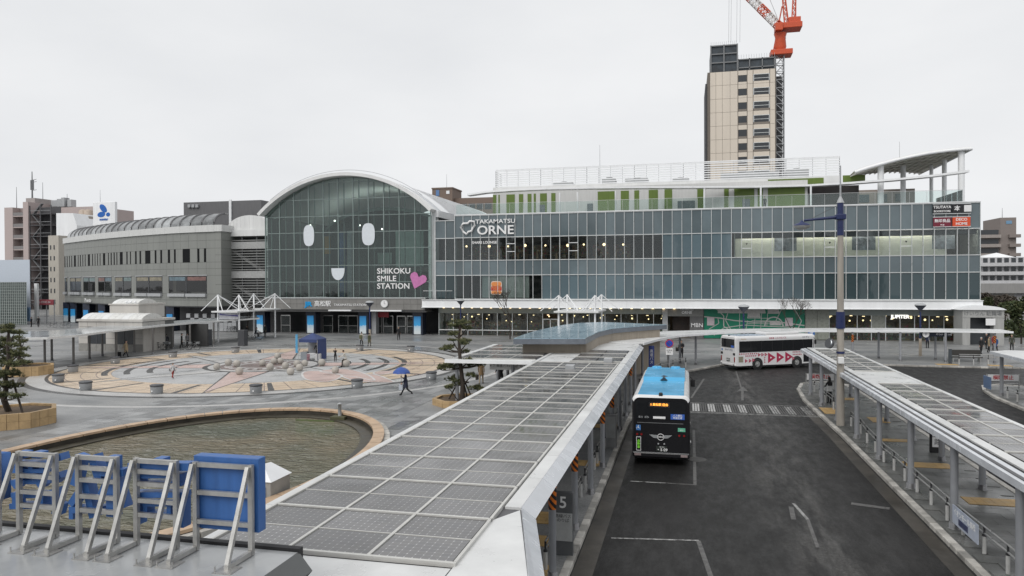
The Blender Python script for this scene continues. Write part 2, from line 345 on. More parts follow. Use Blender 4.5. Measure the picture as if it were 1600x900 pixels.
# kerbs: one stone after another
def resample(pts, step):
    out = []; rest = 0
    for (x0, y0), (x1, y1) in zip(pts, pts[1:]):
        d = math.hypot(x1 - x0, y1 - y0); t = rest
        while t < d: out.append((x0 + (x1 - x0) * t / d, y0 + (y1 - y0) * t / d, math.atan2(y1 - y0, x1 - x0))); t += step
        rest = t - d
    return out
ks = None
def kerb(name, pts, step=.6, side=1):
    global ks
    k = thing(name, None, None, (pts[0][0], pts[0][1], 0), kind='structure')
    for x, y, a in resample(pts, step):
        c = Vector((x + math.cos(a) * step / 2 - side * math.sin(a) * .115, y + math.sin(a) * step / 2 + side * math.cos(a) * .115, 0))
        if ks is None:
            ks = MB().bbox(-step / 2 + .014, step / 2 - .014, -.12, .12, -.05, .145, .02).build('kerb_stone', m_kerb, k); o = ks
        else: o = ks.copy(); C.objects.link(o); o.parent = k
        o.location = c + Vector((0, 0, -.05 + U(-.004, .004))) - W[k.name]; o.rotation_euler = (0, 0, a + U(-.006, .006))
kerb('kerb', kerb_line, .62)
isl = [(7.6, 10), (7.6, 40), (7.45, 48), (7.4, 51.3), (7.7, 56.2), (8.3, 59.0), (9.2, 60.4), (10.4, 60.6), (11.4, 59.6), (11.9, 57), (11.9, 52), (11.9, 10)]
kerb('kerb', isl, .62, -1)
isl3 = [(19.75, 25), (19.75, 50.1), (19.9, 55.2), (20.4, 58.4), (21.1, 60.6), (22.4, 61.6), (24, 61), (24.8, 58), (24.8, 25)]
kerb('kerb', isl3, .62, -1)
def island(name, pts):
    return MB().slab(pts, .0, .115).build(name, m_platform, kind='structure')
ins = lambda pts, d, cx: [(x + (d if x < cx else -d), y - (d if y > 57 else 0)) for x, y in pts]
isla = island('bus_platform', ins(isl, .14, 9.7)); islb = island('bus_platform', ins(isl3, .14, 22.2))
# platform slabs one by one on the near island
sp = MB().box(-.445, .445, -.295, .295, 0, .022).build('paving_slab', m_platform, isla)
first = True
for j in range(62):
    for i in range(4):
        x = 8.35 + i * .9 + (.45 if j % 2 else -.0); y = 19.5 + j * .6
        if x > 11.3 or (i == 0 and rnd() < .0): continue
        if first: o = sp; first = False
        else: o = sp.copy(); C.objects.link(o)
        o.location = Vector((x, y, .113 + U(0, .006))) - W[isla.name]
W_ = MB()
# gutter strip, painted lines
MB().flat([(-3.08, 5), (-2.5, 5), (-2.5, 41), (-2.55, 52), (-2.3, 56), (-2.66, 56), (-2.88, 50), (-3.02, 41)], .004).build('gutter_strip', m_gutter, kind='structure')
MB().flat([(7.0, 12), (7.52, 12), (7.52, 40), (7.36, 48), (6.85, 48), (7.0, 40)], .004).build('gutter_strip', m_gutter, kind='structure')
def worn(name, col, cov):
    m, t, bb = nodes(name); N = t.nodes.new; K = t.links.new
    ge = N('ShaderNodeNewGeometry'); no = N('ShaderNodeTexNoise'); no.inputs['Scale'].default_value = 5; no.inputs['Detail'].default_value = 8; no.inputs['Roughness'].default_value = .75
    K(ge.outputs['Position'], no.inputs['Vector']); mr = N('ShaderNodeMapRange'); mr.inputs[1].default_value = cov - .09; mr.inputs[2].default_value = cov + .09; K(no.outputs['Fac'], mr.inputs[0])
    mx = N('ShaderNodeMix'); mx.data_type = 'RGBA'; mx.inputs[6].default_value = (*col, 1); mx.inputs[7].default_value = (.045, .043, .042, 1); K(mr.outputs[0], mx.inputs[0]); K(mx.outputs[2], bb.inputs['Base Color'])
    bb.inputs['Roughness'].default_value = .5; return m
m_line = worn('worn_white_paint', (.36, .36, .35), .52); m_line2 = worn('faint_white_paint', (.11, .108, .104), .52); m_line3 = worn('fresh_white_paint', (.5, .5, .5), .58)
mk = MB()
def strip(p, q, wd, z=.008, m=0):
    p, q = Vector(p[:2]), Vector(q[:2]); d = (q - p).normalized(); n = Vector((-d.y, d.x)) * wd / 2
    mk.flat([p - n, q - n, q + n, p + n], z, m)
G = lambda x, y: onz(x, y, 0)
strip(G(985, 752), G(1040, 755), .1); strip(G(1040, 755), G(1088, 758), .12, .0085, 1); strip(G(1086, 758), G(1084, 672), .13, .009, 1)
strip(G(955, 841), G(1092, 845), .1, .0095); strip(G(1091, 845), G(1112, 905), .14, .01, 1)
strip(G(1240, 787), G(1262, 812), .11, .008, 0); strip(G(1262, 812), G(1278, 856), .11, .0085, 1); strip(G(1236, 792), G(1240, 812), .16, .009, 1)
strip(G(1320, 676), G(1362, 700), .25, .008, 1); strip(G(1330, 787), G(1390, 795), .3, .008, 1)
strip(G(1150, 580), G(1160, 612), .12, .008, 1); strip(G(1080, 622), G(1100, 592), .15, .008, 1)
mk.flat([G(1151, 612), G(1161, 604), G(1169, 612), G(1162, 611), G(1162, 626), G(1158, 626), G(1158, 611)], .0105, 1)
mk.build('lane_marking', [m_line, m_line2, m_line3], kind='structure')
cw = thing('zebra_crossing', None, None, (3.8, 47.6, 0), kind='structure')
for i in range(8):
    x = .35 + i * .93 + U(-.02, .02); b = MB()
    for k in range(3): b.flat([(x + k * .155, 46.15), (x + k * .155 + .11, 46.15), (x + k * .155 + .11, 48.95), (x + k * .155, 48.95)], .008)
    for k in range(3): b.flat([(x + .5 + k * .14, 46.15), (x + .5 + k * .14 + .05, 46.15), (x + .5 + k * .14 + .05, 48.95), (x + .5 + k * .14, 48.95)], .008, 1)
    b.build('painted_bar', [worn('crossing_paint_%d' % i, (.42, .42, .41), .60 - .02 * i), m_line2], cw)
for yy in (45.55, 45.8, 49.2): MB().flat([(.15, yy), (7.5, yy), (7.5, yy + .11), (.15, yy + .11)], .008).build('painted_edge_line', m_line, cw)
mh = MB().lathe([(.45, 0), (.45, .012), (.4, .014)], G(1088, 718), 20).build('manhole_cover', M('cast_iron', (.06, .058, .055), .5, .3, bump=.3), label='round cast iron manhole cover in the asphalt beside the parked bus', cat='manhole')

# ---- plaza circle
CX, CY = -38.8, 62.0
m_c_dark = wet('circle_dark_stone', [(.04, .039, .039), (.07, .068, .066)], .5, .45, .2, .5, .06, 25)
m_c_light = wet('circle_light_stone', [(.40, .395, .385), (.48, .472, .46)], .5, .45, .2, .5, .06, 25)
m_c_grey = wet('circle_grey_stone', [(.36, .365, .37), (.46, .46, .455)], .4, .45, .2, .5, .06, 25)
m_c_tan = wet('circle_tan_brick', [(.50, .39, .28), (.60, .49, .37)], .6, .45, .22, .55, .1, 14)
m_c_pink = wet('circle_pink_stone', [(.48, .355, .32), (.54, .42, .385)], .5, .45, .22, .55, .06, 25)
m_c_brown = wet('circle_brown_stone', [(.16, .12, .11), (.22, .17, .16)], .5, .45, .22, .5, .06, 25)
m_c_white = wet('circle_white_line', [(.55, .54, .53), (.62, .61, .60)], .5, .45, .3, .5, .06, 25)
def arc(r0, r1, a0, a1, n=None):
    n = n or max(3, int(abs(a1 - a0) / .06)); A = [a0 + (a1 - a0) * i / n for i in range(n + 1)]
    return [(CX + r1 * math.cos(a), CY + r1 * math.sin(a)) for a in A] + [(CX + r0 * math.cos(a), CY + r0 * math.sin(a)) for a in A[::-1]]
circ = thing('plaza_circle', None, None, (CX, CY, PZ), kind='structure')
def piece(name, poly, k, mat): return MB().flat(poly, PZ + .004 + .003 * k).build(name, mat, circ)
full = lambda r0, r1, name, k, mat, n=4: [piece(name, arc(r0, r1, 2 * PI * i / n, 2 * PI * (i + 1) / n - .0005), k, mat) for i in range(n)]
full(18.75, 19.3, 'dark_band', 0, m_c_dark); full(17.45, 18.75, 'light_band', 0, m_c_light, 12); full(17.2, 17.45, 'dark_band', 0, m_c_dark)
[piece('tan_brick_field', arc(r0 + .03, r0 + 1.12, 2 * PI * i / 56 + .0022, 2 * PI * (i + 1) / 56 - .0022, 3), 1, m_c_tan) for r0 in (12.6, 13.75, 14.9, 16.05) for i in range(56)]; full(12.6, 17.2, 'joint_bed', 0, m_c_brown, 4); full(22.6, 23.15, 'light_band', 0, m_c_light, 16)
piece('inner_disc', [(CX + 12.6 * math.cos(2 * PI * i / 90), CY + 12.6 * math.sin(2 * PI * i / 90)) for i in range(90)], 0, m_c_grey)
for i in range(16):
    a = 2 * PI * (i + .5) / 16; piece('radial_band', arc(13.0, 17.15, a - .013, a + .013, 2), 2, m_c_dark)
for i in range(8):                                                      # star of eight points with dark outlines
    a = 2 * PI * i / 8 + .32; r = 17.0 if i % 2 == 0 else 14.5; wdt = .30
    P = lambda rr, aa: (CX + rr * math.cos(aa), CY + rr * math.sin(aa))
    piece('star_outline', [P(5.2, a - wdt - .05), P(r + .7, a), P(5.2, a + wdt + .05)], 2, m_c_dark)
    piece('star_point', [P(5.3, a - wdt), P(r, a), P(5.3, a)], 3, m_c_pink if i % 2 == 0 else m_c_grey); piece('star_point', [P(5.3, a), P(r, a), P(5.3, a + wdt)], 3, m_c_light if i % 2 else m_c_pink)
for a0 in (PI + .32, .32):                                                # shell-like concentric arcs in the left and right lobes
    for r in (7.6, 9.4, 11.2, 12.9): piece('curved_band', arc(r, r + .5, a0 - .5, a0 - .03), 4, m_c_dark); piece('curved_band', arc(r, r + .5, a0 + .03, a0 + .5), 4, m_c_dark)
full(4.9, 5.35, 'dark_band', 5, m_c_dark); full(4.0, 4.9, 'light_band', 5, m_c_light); full(2.5, 4.0, 'brown_band', 5, m_c_brown); full(2.1, 2.5, 'light_band', 5, m_c_light)
piece('hub_disc', [(CX + 2.1 * math.cos(2 * PI * i / 40), CY + 2.1 * math.sin(2 * PI * i / 40)) for i in range(40)], 5, m_c_brown)
for i in range(24): a = 2 * PI * i / 24; piece('white_dash', arc(2.8, 3.5, a, a + .12, 2), 6, m_c_white)
# painted pink flower drawing on the near right of the circle
def curve_poly(px, n=6):
    p = [onz(x, y, PZ) for x, y in px]; out = []; k = len(p)
    for i in range(k):
        a, b_, c, d = p[i - 1], p[i], p[(i + 1) % k], p[(i + 2) % k]
        for j in range(n):
            t = j / n; out.append(.5 * ((2 * b_) + (c - a) * t + (2 * a - 5 * b_ + 4 * c - d) * t * t + (3 * b_ - a - 3 * c + d) * t ** 3))
    return [(q.x, q.y) for q in out]
for k, pts in enumerate([[(474, 582), (500, 580), (530, 585), (532, 590), (510, 597), (478, 593)], [(500, 580), (540, 577), (572, 585), (585, 595), (560, 590), (530, 586)],
                         [(535, 586), (580, 585), (607, 593), (613, 598), (570, 597), (545, 593)], [(585, 582), (610, 580), (616, 583), (590, 586)]]):
    piece('flower_petal', curve_poly(pts), 6 + k * .5, m_c_pink); cpt = curve_poly(pts)
    bl = MB()
    for (x0, y0), (x1, y1) in zip(cpt, cpt[1:] + cpt[:1]):
        d = Vector((x1 - x0, y1 - y0));
        if d.length < 1e-4: continue
        n_ = Vector((-d.y, d.x)).normalized() * .09
        bl.add([(x0 - n_.x, y0 - n_.y, PZ + .03 + k * .002), (x1 - n_.x, y1 - n_.y, PZ + .03 + k * .002), (x1 + n_.x, y1 + n_.y, PZ + .03 + k * .002), (x0 + n_.x, y0 + n_.y, PZ + .03 + k * .002)], [(0, 1, 2, 3)])
    bl.build('flower_outline', m_c_white, circ)
# plaza slabs around the pond: the nearest 300 one by one, the rest joined
cells = []
for i in range(31):
    for j in range(48):
        x = -33.6 + i * .8; y = 22.5 + j * .8
        if math.hypot(x - CX, y - CY) < 19.95 or abs(math.hypot(x - CX, y - CY) - 22.87) < .85: continue
        if ((x - EX) / (RX + .75)) ** 2 + ((y - EY) / (RY + .75)) ** 2 < 1: continue
        if -16.8 < x < -12.2 and 42.4 < y < 47.4: continue
        if x > -9.8: continue
        cells.append((x, y))
vis = [c for c in cells if c[1] > 30 or c[0] < -24]; vis.sort(key=lambda c: math.hypot(*c)); near = set(vis[:295])
s0 = MB().box(-.393, .393, -.393, .393, 0, .03).build('paving_slab', m_slab, plaza); used = False; rest = MB()
for c in cells:
    z = PZ - .018 + U(0, .005)
    if c in near:
        if not used: o = s0; used = True
        else: o = s0.copy(); C.objects.link(o)
        o.location = Vector((c[0], c[1], z)) - W[plaza.name]
    else: rest.box(c[0] - .393, c[0] + .393, c[1] - .393, c[1] + .393, z, z + .03)
rest.build('paving_slabs', m_slab, plaza, kind='stuff')

# ---- pond
m_water, t, bb = nodes('pond_water'); N = t.nodes.new; K = t.links.new
ge = N('ShaderNodeNewGeometry'); n1 = N('ShaderNodeTexNoise'); n1.inputs['Scale'].default_value = .16; n1.inputs['Detail'].default_value = 4; K(ge.outputs['Position'], n1.inputs['Vector'])
cr_ = N('ShaderNodeValToRGB'); K(n1.outputs['Fac'], cr_.inputs[0]); cr_.color_ramp.elements[0].position = .38; cr_.color_ramp.elements[0].color = (.105, .115, .082, 1); cr_.color_ramp.elements[1].position = .62; cr_.color_ramp.elements[1].color = (.20, .165, .11, 1)
K(cr_.outputs[0], bb.inputs['Base Color']); bb.inputs['Roughness'].default_value = .04; bb.inputs['IOR'].default_value = 1.4
mp_ = N('ShaderNodeMapping'); mp_.inputs['Scale'].default_value = (.9, 2.2, 1); mp_.inputs['Rotation'].default_value = (0, 0, .35); K(ge.outputs['Position'], mp_.inputs[0])
n2 = N('ShaderNodeTexNoise'); n2.inputs['Scale'].default_value = .95; n2.inputs['Detail'].default_value = 4; n2.inputs['Distortion'].default_value = 1.6; K(mp_.outputs[0], n2.inputs['Vector'])
bp = N('ShaderNodeBump'); bp.inputs['Strength'].default_value = 1.0; bp.inputs['Distance'].default_value = .28; K(n2.outputs['Fac'], bp.inputs['Height']); K(bp.outputs[0], bb.inputs['Normal'])
ell = lambda d, n=72, a0=0, a1=2 * PI: [(EX + (RX - d) * math.cos(a0 + (a1 - a0) * i / n), EY + (RY - d) * math.sin(a0 + (a1 - a0) * i / n)) for i in range(n + (0 if abs(a1 - a0 - 2 * PI) < 1e-6 else 1))]
MB().flat(ell(.3), .06).build('pond_water', m_water, kind='structure')
MB().flat(ell(.3), -.9).build('pond_floor', M('pond_mud', (.07, .055, .035), .9), kind='structure')
pond = thing('pond_wall', 'low oval stone wall with tan coping round the brown pond', 'pond wall', (EX, EY + RY - .3, PZ))
b = MB()
def ring(b, d0, d1, z0, z1, mi=0):
    A, Bq = ell(d0), ell(d1); n = len(A); v = [(x, y, z0) for x, y in A] + [(x, y, z1) for x, y in A] + [(x, y, z1) for x, y in Bq] + [(x, y, z0) for x, y in Bq]
    fs = []
    for i in range(n):
        j = (i + 1) % n
        for k in range(4): k2 = (k + 1) % 4; fs.append((k * n + i, k * n + j, k2 * n + j, k2 * n + i))
    b.add(v, fs, mi)
ring(b, .06, .5, -.9, .36); b.build('wall', M('pond_wall_stone', (.035, .03, .022), .45, var=.4, scale=1.4, bump=.3), pond)
b = MB(); ring(b, .5, 1.2, -.9, .13); b.build('inner_ledge', M('pond_ledge_stone', (.05, .045, .032), .45, var=.35, scale=1.0, bump=.3), pond)
nst = 64
for i in range(nst):
    a0, a1 = 2 * PI * i / nst + .002, 2 * PI * (i + 1) / nst - .002
    P_ = ell(0, 3, a0, a1) + ell(.55, 3, a0, a1)[::-1]
    MB().slab(P_, .361, .47 + U(-.004, .004)).build('coping_stone', stone_tan, pond)
for i in range(nst):
    a0, a1 = 2 * PI * i / nst + .002, 2 * PI * (i + 1) / nst - .002
    P_ = ell(-.28, 3, a0, a1) + ell(-.005, 3, a0, a1)[::-1]
    MB().slab(P_, PZ + .01, .34 + U(-.003, .003)).build('kerb_stone', m_kerb, pond)
g = onz(531, 655, .1)
t_ = thing('pond_bollard_light', 'small metal light bollard on a mossy block at the pond edge', 'bollard', (g.x, g.y, -.3))
MB().bbox(g.x - .45, g.x + .45, g.y - .35, g.y + .35, -.4, .3, .04).build('block', M('mossy_stone', (.07, .07, .035), .8, bump=.4), t_)
MB().lathe([(.1, .3), (.1, .95), (.14, .96), (.14, 1.0), (.03, 1.05)], (g.x, g.y, 0), 12).build('light_head', lightgrey, t_)
g = onz(490, 657, .07); MB().bbox(g.x - 1.1, g.x + 1.3, g.y - .12, g.y + .1, -.1, .1, .03).build('mossy_log', M('moss', (.06, .085, .02), .9, bump=.5), label='flat mossy stone strip floating along the pond ledge', cat='stone')
# ================================================================ canopies with solar glass
def m_solar():
    m, t, b = nodes('solar_glass'); N = t.nodes.new; K = t.links.new
    co = N('ShaderNodeTexCoord'); br = N('ShaderNodeTexBrick'); br.offset = 0; br.squash = 1; br.inputs['Scale'].default_value = 1
    br.inputs['Brick Width'].default_value = .157; br.inputs['Row Height'].default_value = .157; br.inputs['Mortar Size'].default_value = .0035; br.inputs['Mortar Smooth'].default_value = .1
    br.inputs['Color1'].default_value = (.098, .097, .099, 1); br.inputs['Color2'].default_value = (.112, .109, .107, 1); br.inputs['Mortar'].default_value = (.2, .2, .2, 1)
    K(co.outputs['Object'], br.inputs['Vector'])
    sx = N('ShaderNodeSeparateXYZ'); K(co.outputs['Object'], sx.inputs[0]); dots = []
    for ax in (0, 1):
        f = N('ShaderNodeMath'); f.operation = 'PINGPONG'; f.inputs[1].default_value = .0785; K(sx.outputs[ax], f.inputs[0]); dots.append(f)
    mxx = N('ShaderNodeMath'); mxx.operation = 'ADD'; K(dots[0].outputs[0], mxx.inputs[0]); K(dots[1].outputs[0], mxx.inputs[1])
    lt = N('ShaderNodeMath'); lt.operation = 'LESS_THAN'; lt.inputs[1].default_value = .017; K(mxx.outputs[0], lt.inputs[0])
    mm = N('ShaderNodeMix'); mm.data_type = 'RGBA'; mm.inputs[7].default_value = (.42, .42, .42, 1); K(lt.outputs[0], mm.inputs[0]); K(br.outputs['Color'], mm.inputs[6])
    ge = N('ShaderNodeNewGeometry'); no = N('ShaderNodeTexNoise'); no.inputs['Scale'].default_value = .9; no.inputs['Detail'].default_value = 5; K(ge.outputs['Position'], no.inputs['Vector'])
    oi = N('ShaderNodeObjectInfo'); a = N('ShaderNodeMath'); a.operation = 'ADD'; K(no.outputs['Fac'], a.inputs[0]); K(oi.outputs['Random'], a.inputs[1])
    v = N('ShaderNodeMapRange'); v.inputs[1].default_value = .3; v.inputs[2].default_value = 1.7; v.inputs[3].default_value = .6; v.inputs[4].default_value = 1.5; K(a.outputs[0], v.inputs[0])
    m3 = N('ShaderNodeMix'); m3.data_type = 'RGBA'; m3.blend_type = 'MULTIPLY'; m3.inputs[0].default_value = 1; K(mm.outputs[2], m3.inputs[6]); K(v.outputs[0], m3.inputs[7]); K(m3.outputs[2], b.inputs['Base Color'])
    r = N('ShaderNodeMapRange'); r.inputs[1].default_value = .35; r.inputs[2].default_value = .65; r.inputs[3].default_value = .05; r.inputs[4].default_value = .3; K(no.outputs['Fac'], r.inputs[0]); K(r.outputs[0], b.inputs['Roughness'])
    return m
solar = m_solar()
deck_m = M('canopy_white_panel', (.60, .605, .60), .33, var=.11, scale=1.1, detail=8, orand=.06)
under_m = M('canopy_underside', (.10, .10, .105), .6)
fascia_m = M('canopy_fascia', (.56, .58, .61), .25, var=.1, scale=1.3, detail=8, orand=.05)
strip_m = M('cap_bar', (.52, .515, .49), .45, var=.08)
haz_m, t, bb = nodes('hazard_stripes'); N = t.nodes.new; K = t.links.new
ge = N('ShaderNodeNewGeometry'); sx = N('ShaderNodeSeparateXYZ'); K(ge.outputs['Position'], sx.inputs[0])
a1 = N('ShaderNodeMath'); a1.operation = 'MULTIPLY_ADD'; a1.inputs[1].default_value = 1.2; K(sx.outputs[0], a1.inputs[0]); K(sx.outputs[2], a1.inputs[2])
pg = N('ShaderNodeMath'); pg.operation = 'PINGPONG'; pg.inputs[1].default_value = .11; K(a1.outputs[0], pg.inputs[0]); lt = N('ShaderNodeMath'); lt.operation = 'LESS_THAN'; lt.inputs[1].default_value = .055; K(pg.outputs[0], lt.inputs[0])
mm = N('ShaderNodeMix'); mm.data_type = 'RGBA'; mm.inputs[6].default_value = (.62, .16, .015, 1); mm.inputs[7].default_value = (.015, .014, .014, 1); K(lt.outputs[0], mm.inputs[0]); K(mm.outputs[2], bb.inputs['Base Color']); bb.inputs['Roughness'].default_value = .4
POST = {}
def post(parent, x, y, h=2.95, r=.1, hazard=False, z0=PZ, m=None):
    k = (round(h, 2), r, z0); m = m or postgrey
    if k not in POST:
        p = MB().tube((x, y, z0 + .16), (x, y, z0 + h), r, r, 14).build('post', m, parent)
        c = MB().lathe([(r * 1.7, 0), (r * 1.7, .03), (r * 1.32, .031), (r * 1.32, .2), (r * 1.02, .201)], (x, y, z0), 14).build('base_collar', M('collar_steel', (.20, .20, .205), .35, .6), parent); POST[k] = (p, c)
    else:
        p = inst(POST[k][0], parent, (x, y, z0 + .16)); c = inst(POST[k][1], parent, (x, y, z0))
    if hazard: MB().lathe([(r + .012, 1.85), (r + .012, 2.55)], (x, y, z0), 14).build('hazard_tape', haz_m, p)
    return p
SOL = {}
def module(parent, x0, x1, y0, y1, z):
    k = (round(x1 - x0, 2), round(y1 - y0, 2))
    c = ((x0 + x1) / 2, (y0 + y1) / 2, z)
    if k not in SOL: SOL[k] = MB().box(x0, x1, y0, y1, z, z + .03).build('solar_panel', solar, parent); return SOL[k]
    return inst(SOL[k], parent, c)
# ---- the long canopy along the bus bay
can = thing('solar_canopy', 'long white bus stop canopy roofed with three columns of solar panels', 'canopy', (-6.3, 30, PZ))
E0 = onz(825, 903, 3.1); slope = (E0.x + 3.48) / (E0.y - 15.46); ex6 = E0.x + slope * (7 - E0.y)
deck = [(-9.1, 7), (ex6, 7), (-3.48, 15.46), (-3.48, 53), (-3.35, 58.06), (-7.0, 59.5), (-9.1, 54)]
MB().slab(deck, 2.86, 3.03).build('deck', under_m, can)
MB().flat([(-9.08, 7.1), (-3.95, 7.1), (-3.95, 12.0), (-9.08, 12.0)], 3.06).build('deck_panel', deck_m, can)
MB().flat([(-3.93, 7.1), (ex6, 7.1), (E0.x - .0, E0.y), (-3.5, 15.4), (-3.93, 14.6)], 3.0605).build('deck_panel', deck_m, can)
ys = [12.13 + 2.42 * i for i in range(14)]; xs = [-8.78, -7.17, -5.56, -3.95]
for i in range(13):
    for c in range(3):
        for h in range(2):
            module(can, xs[c] + .05, xs[c + 1] - .05, ys[i] + h * 1.21 + .03, ys[i] + (h + 1) * 1.21 - .03, 3.06)
for i, y in enumerate(ys): MB().box(xs[0] - .05, xs[3] + .05, y - .036, y + .036, 3.04, 3.12).build('cross_bar', strip_m, can)
for i in range(13): MB().box(xs[0], xs[3], ys[i] + 1.195, ys[i] + 1.225, 3.04, 3.1).build('thin_bar', strip_m, can)
for x in xs[1:3]: MB().box(x - .032, x + .032, ys[0] + .05, ys[-1] - .05, 3.04, 3.112).build('long_bar', strip_m, can)
for x in (xs[0] - .02, xs[3] + .02): MB().box(x - .03, x + .03, ys[0] + .05, ys[-1] - .05, 3.03, 3.12).build('edge_bar', strip_m, can)
for i in range(17):
    y0 = 15.5 + i * 2.42; y1 = min(y0 + 2.41, 57.4)
    if y0 < 56.5:
        MB().box(-3.86, -3.5, y0 + .006, y1 - .006, 3.03, 3.085).build('edge_panel', deck_m, can)
        MB().add([(-3.49, y0 + .005, 3.09), (-3.49, y1 - .005, 3.09), (-3.18, y1 - .005, 2.86), (-3.18, y0 + .005, 2.86), (-3.52, y0 + .005, 3.0), (-3.52, y1 - .005, 3.0), (-3.22, y1 - .005, 2.82), (-3.22, y0 + .005, 2.82)],
                 [(3, 2, 1, 0), (4, 5, 6, 7), (0, 1, 5, 4), (1, 2, 6, 5), (2, 3, 7, 6), (3, 0, 4, 7)]).build('fascia_panel', fascia_m, can)
    MB().box(-9.06, -8.84, y0 - 3.4 + .006, y1 - 3.4 - .006, 3.03, 3.085).build('edge_panel', deck_m, can)
MB().add([(-3.47, 15.46, 3.09), (ex6 + .02, 7, 3.09), (ex6 + .33, 7, 2.82), (-3.16, 15.46, 2.86), (-3.5, 15.46, 3.0), (ex6, 7, 3.0), (ex6 + .28, 7, 2.78), (-3.2, 15.46, 2.82)],
         [(0, 1, 2, 3), (7, 6, 5, 4), (1, 0, 4, 5), (2, 1, 5, 6), (3, 2, 6, 7), (0, 3, 7, 4)]).build('fascia_panel', fascia_m, can)
for i in range(3):
    for c in range(2): module(can, -6.9 + c * 1.5 + .04, -5.4 + c * 1.5 - .04, 44.6 + i * 2.42, 45.8 + i * 2.42, 3.06); module(can, -6.9 + c * 1.5 + .04, -5.4 + c * 1.5 - .04, 45.84 + i * 2.42, 47.0 + i * 2.42 - .04, 3.06)
    MB().box(-6.95, -3.85, 44.5 + i * 2.42, 44.58 + i * 2.42, 3.04, 3.12).build('cross_bar', strip_m, can)
MB().flat([(-8.8, 43.7), (-6.95, 43.7), (-6.95, 52), (-3.87, 52), (-3.55, 57.9), (-6.9, 59.3), (-8.8, 53.8)], 3.058).build('deck_panel', deck_m, can)
for i in range(10):
    y = 15.1 + i * 3.97 + .0; post(can, -3.46, y, 2.75, .1, i in (1, 2, 4, 5, 8)); post(can, -8.7, y, 2.75, .1)
for x, y in ((-6.3, 40.5), (-4.6, 44.4)): MB().bbox(x - .25, x + .25, y - .25, y + .25, 3.06, 3.32, .03).build('junction_box', lightgrey, can)
# ---- the ring canopy round the turning circle
rc = thing('ring_canopy', 'thin white curved canopy sweeping round the bus turning circle', 'canopy', (12, 77, PZ))
fr = [onz(*p, 3.1) for p in [(1004, 536), (1022, 531), (1040, 527), (1060, 524), (1080, 522.3), (1100, 521), (1130, 519.2), (1160, 518), (1200, 517), (1240, 516.5), (1320, 516), (1400, 516), (1490, 516.8), (1583, 518)]]
fr = [Vector((p.x, p.y)) for p in fr]; bk = []
for i, p in enumerate(fr):
    d = (fr[min(i + 1, len(fr) - 1)] - fr[max(i - 1, 0)]).normalized(); wd = 4.2 if i < 6 else 3.4
    bk.append(p + Vector((-d.y, d.x)) * wd)
for i in range(len(fr) - 1):
    g_ = (fr[i + 1] - fr[i]).normalized() * .006
    MB().slab([fr[i] + g_, fr[i + 1] - g_, bk[i + 1] - g_, bk[i] + g_], 2.98, 3.1).build('roof_panel', deck_m, rc)
    e = [fr[i] + g_, fr[i + 1] - g_]; n_ = (bk[i] - fr[i]).normalized() * .12
    MB().slab([e[0] - n_, e[1] - n_, e[1] - n_ * .02, e[0] - n_ * .02], 2.94, 3.12).build('fascia_panel', white, rc)
for i in (1, 3, 5, 7, 9): d = (bk[i] - fr[i]).normalized(); q = fr[i] + d * 1.0; post(rc, q.x, q.y, 2.83, .1); q = fr[i] + d * 3; post(rc, q.x, q.y, 2.83, .1)
for x, y, hz in ((19.84, 76.9, 0), (23.74, 76.9, 0), (27.9, 77.0, 1), (18.5, 79.3, 0), (23.5, 79.0, 0), (15.5, 76.3, 1)): post(rc, x, y, 2.83, .1, bool(hz))
# ---- canopy on the middle island
cb = thing('solar_canopy', 'white island canopy with two columns of solar panels beside the lamp mast', 'canopy', (9.5, 35, PZ))
MB().slab([(8.05, 12), (10.95, 12), (10.95, 53), (11.5, 55.4), (10.5, 56.75), (8.9, 56.9), (8.15, 56.3)], 2.86, 3.03).build('deck', under_m, cb)
def rows(x0, x1, ya, yb, n, par):
    st = (yb - ya) / n
    for i in range(n):
        for c in range(2):
            for h in range(2):
                xa = x0 + c * (x1 - x0) / 2; module(par, xa + .03, xa + (x1 - x0) / 2 - .03, ya + (i + h / 2) * st + .02, ya + (i + h / 2 + .5) * st - .02, 3.06)
        MB().box(x0 - .03, x1 + .03, ya + i * st - .04, ya + i * st + .03, 3.04, 3.12).build('cross_bar', strip_m, par)
        MB().box(x0, x1, ya + (i + .5) * st - .012, ya + (i + .5) * st + .012, 3.04, 3.1).build('thin_bar', strip_m, par)
    MB().box(x0 - .03, x1 + .03, yb - .04, yb + .03, 3.04, 3.12).build('cross_bar', strip_m, par)
    MB().box((x0 + x1) / 2 - .03, (x0 + x1) / 2 + .03, ya, yb, 3.04, 3.112).build('long_bar', strip_m, par)
rows(8.78, 10.72, 42.6, 55.2, 6, cb); rows(8.78, 10.72, 14.0, 37.6, 10, cb)
MB().box(8.76, 10.74, 37.7, 40.05, 3.03, 3.07).build('deck_panel', deck_m, cb); MB().box(8.76, 10.74, 40.07, 42.5, 3.03, 3.07).build('deck_panel', deck_m, cb)
MB().flat([(8.5, 55.3), (11.2, 55.3), (10.4, 56.6), (8.95, 56.75), (8.4, 56.2)], 3.06).build('deck_panel', deck_m, cb)
for i in range(17):
    y0 = 12.2 + i * 2.6; y1 = y0 + 2.59
    MB().box(8.42, 8.74, y0, y1, 3.03, 3.09).build('edge_panel', deck_m, cb); MB().box(10.76, 10.95, y0, y1, 3.03, 3.09).build('edge_panel', deck_m, cb)
    MB().add([(8.3, y0, 3.06), (8.3, y1, 3.06), (7.98, y1, 2.98), (7.98, y0, 2.98), (8.3, y0, 2.9), (8.3, y1, 2.9), (7.98, y1, 2.78), (7.98, y0, 2.78)],
             [(3, 2, 1, 0), (4, 5, 6, 7), (0, 1, 5, 4), (1, 2, 6, 5), (2, 3, 7, 6), (3, 0, 4, 7)]).build('fascia_panel', fascia_m, cb)
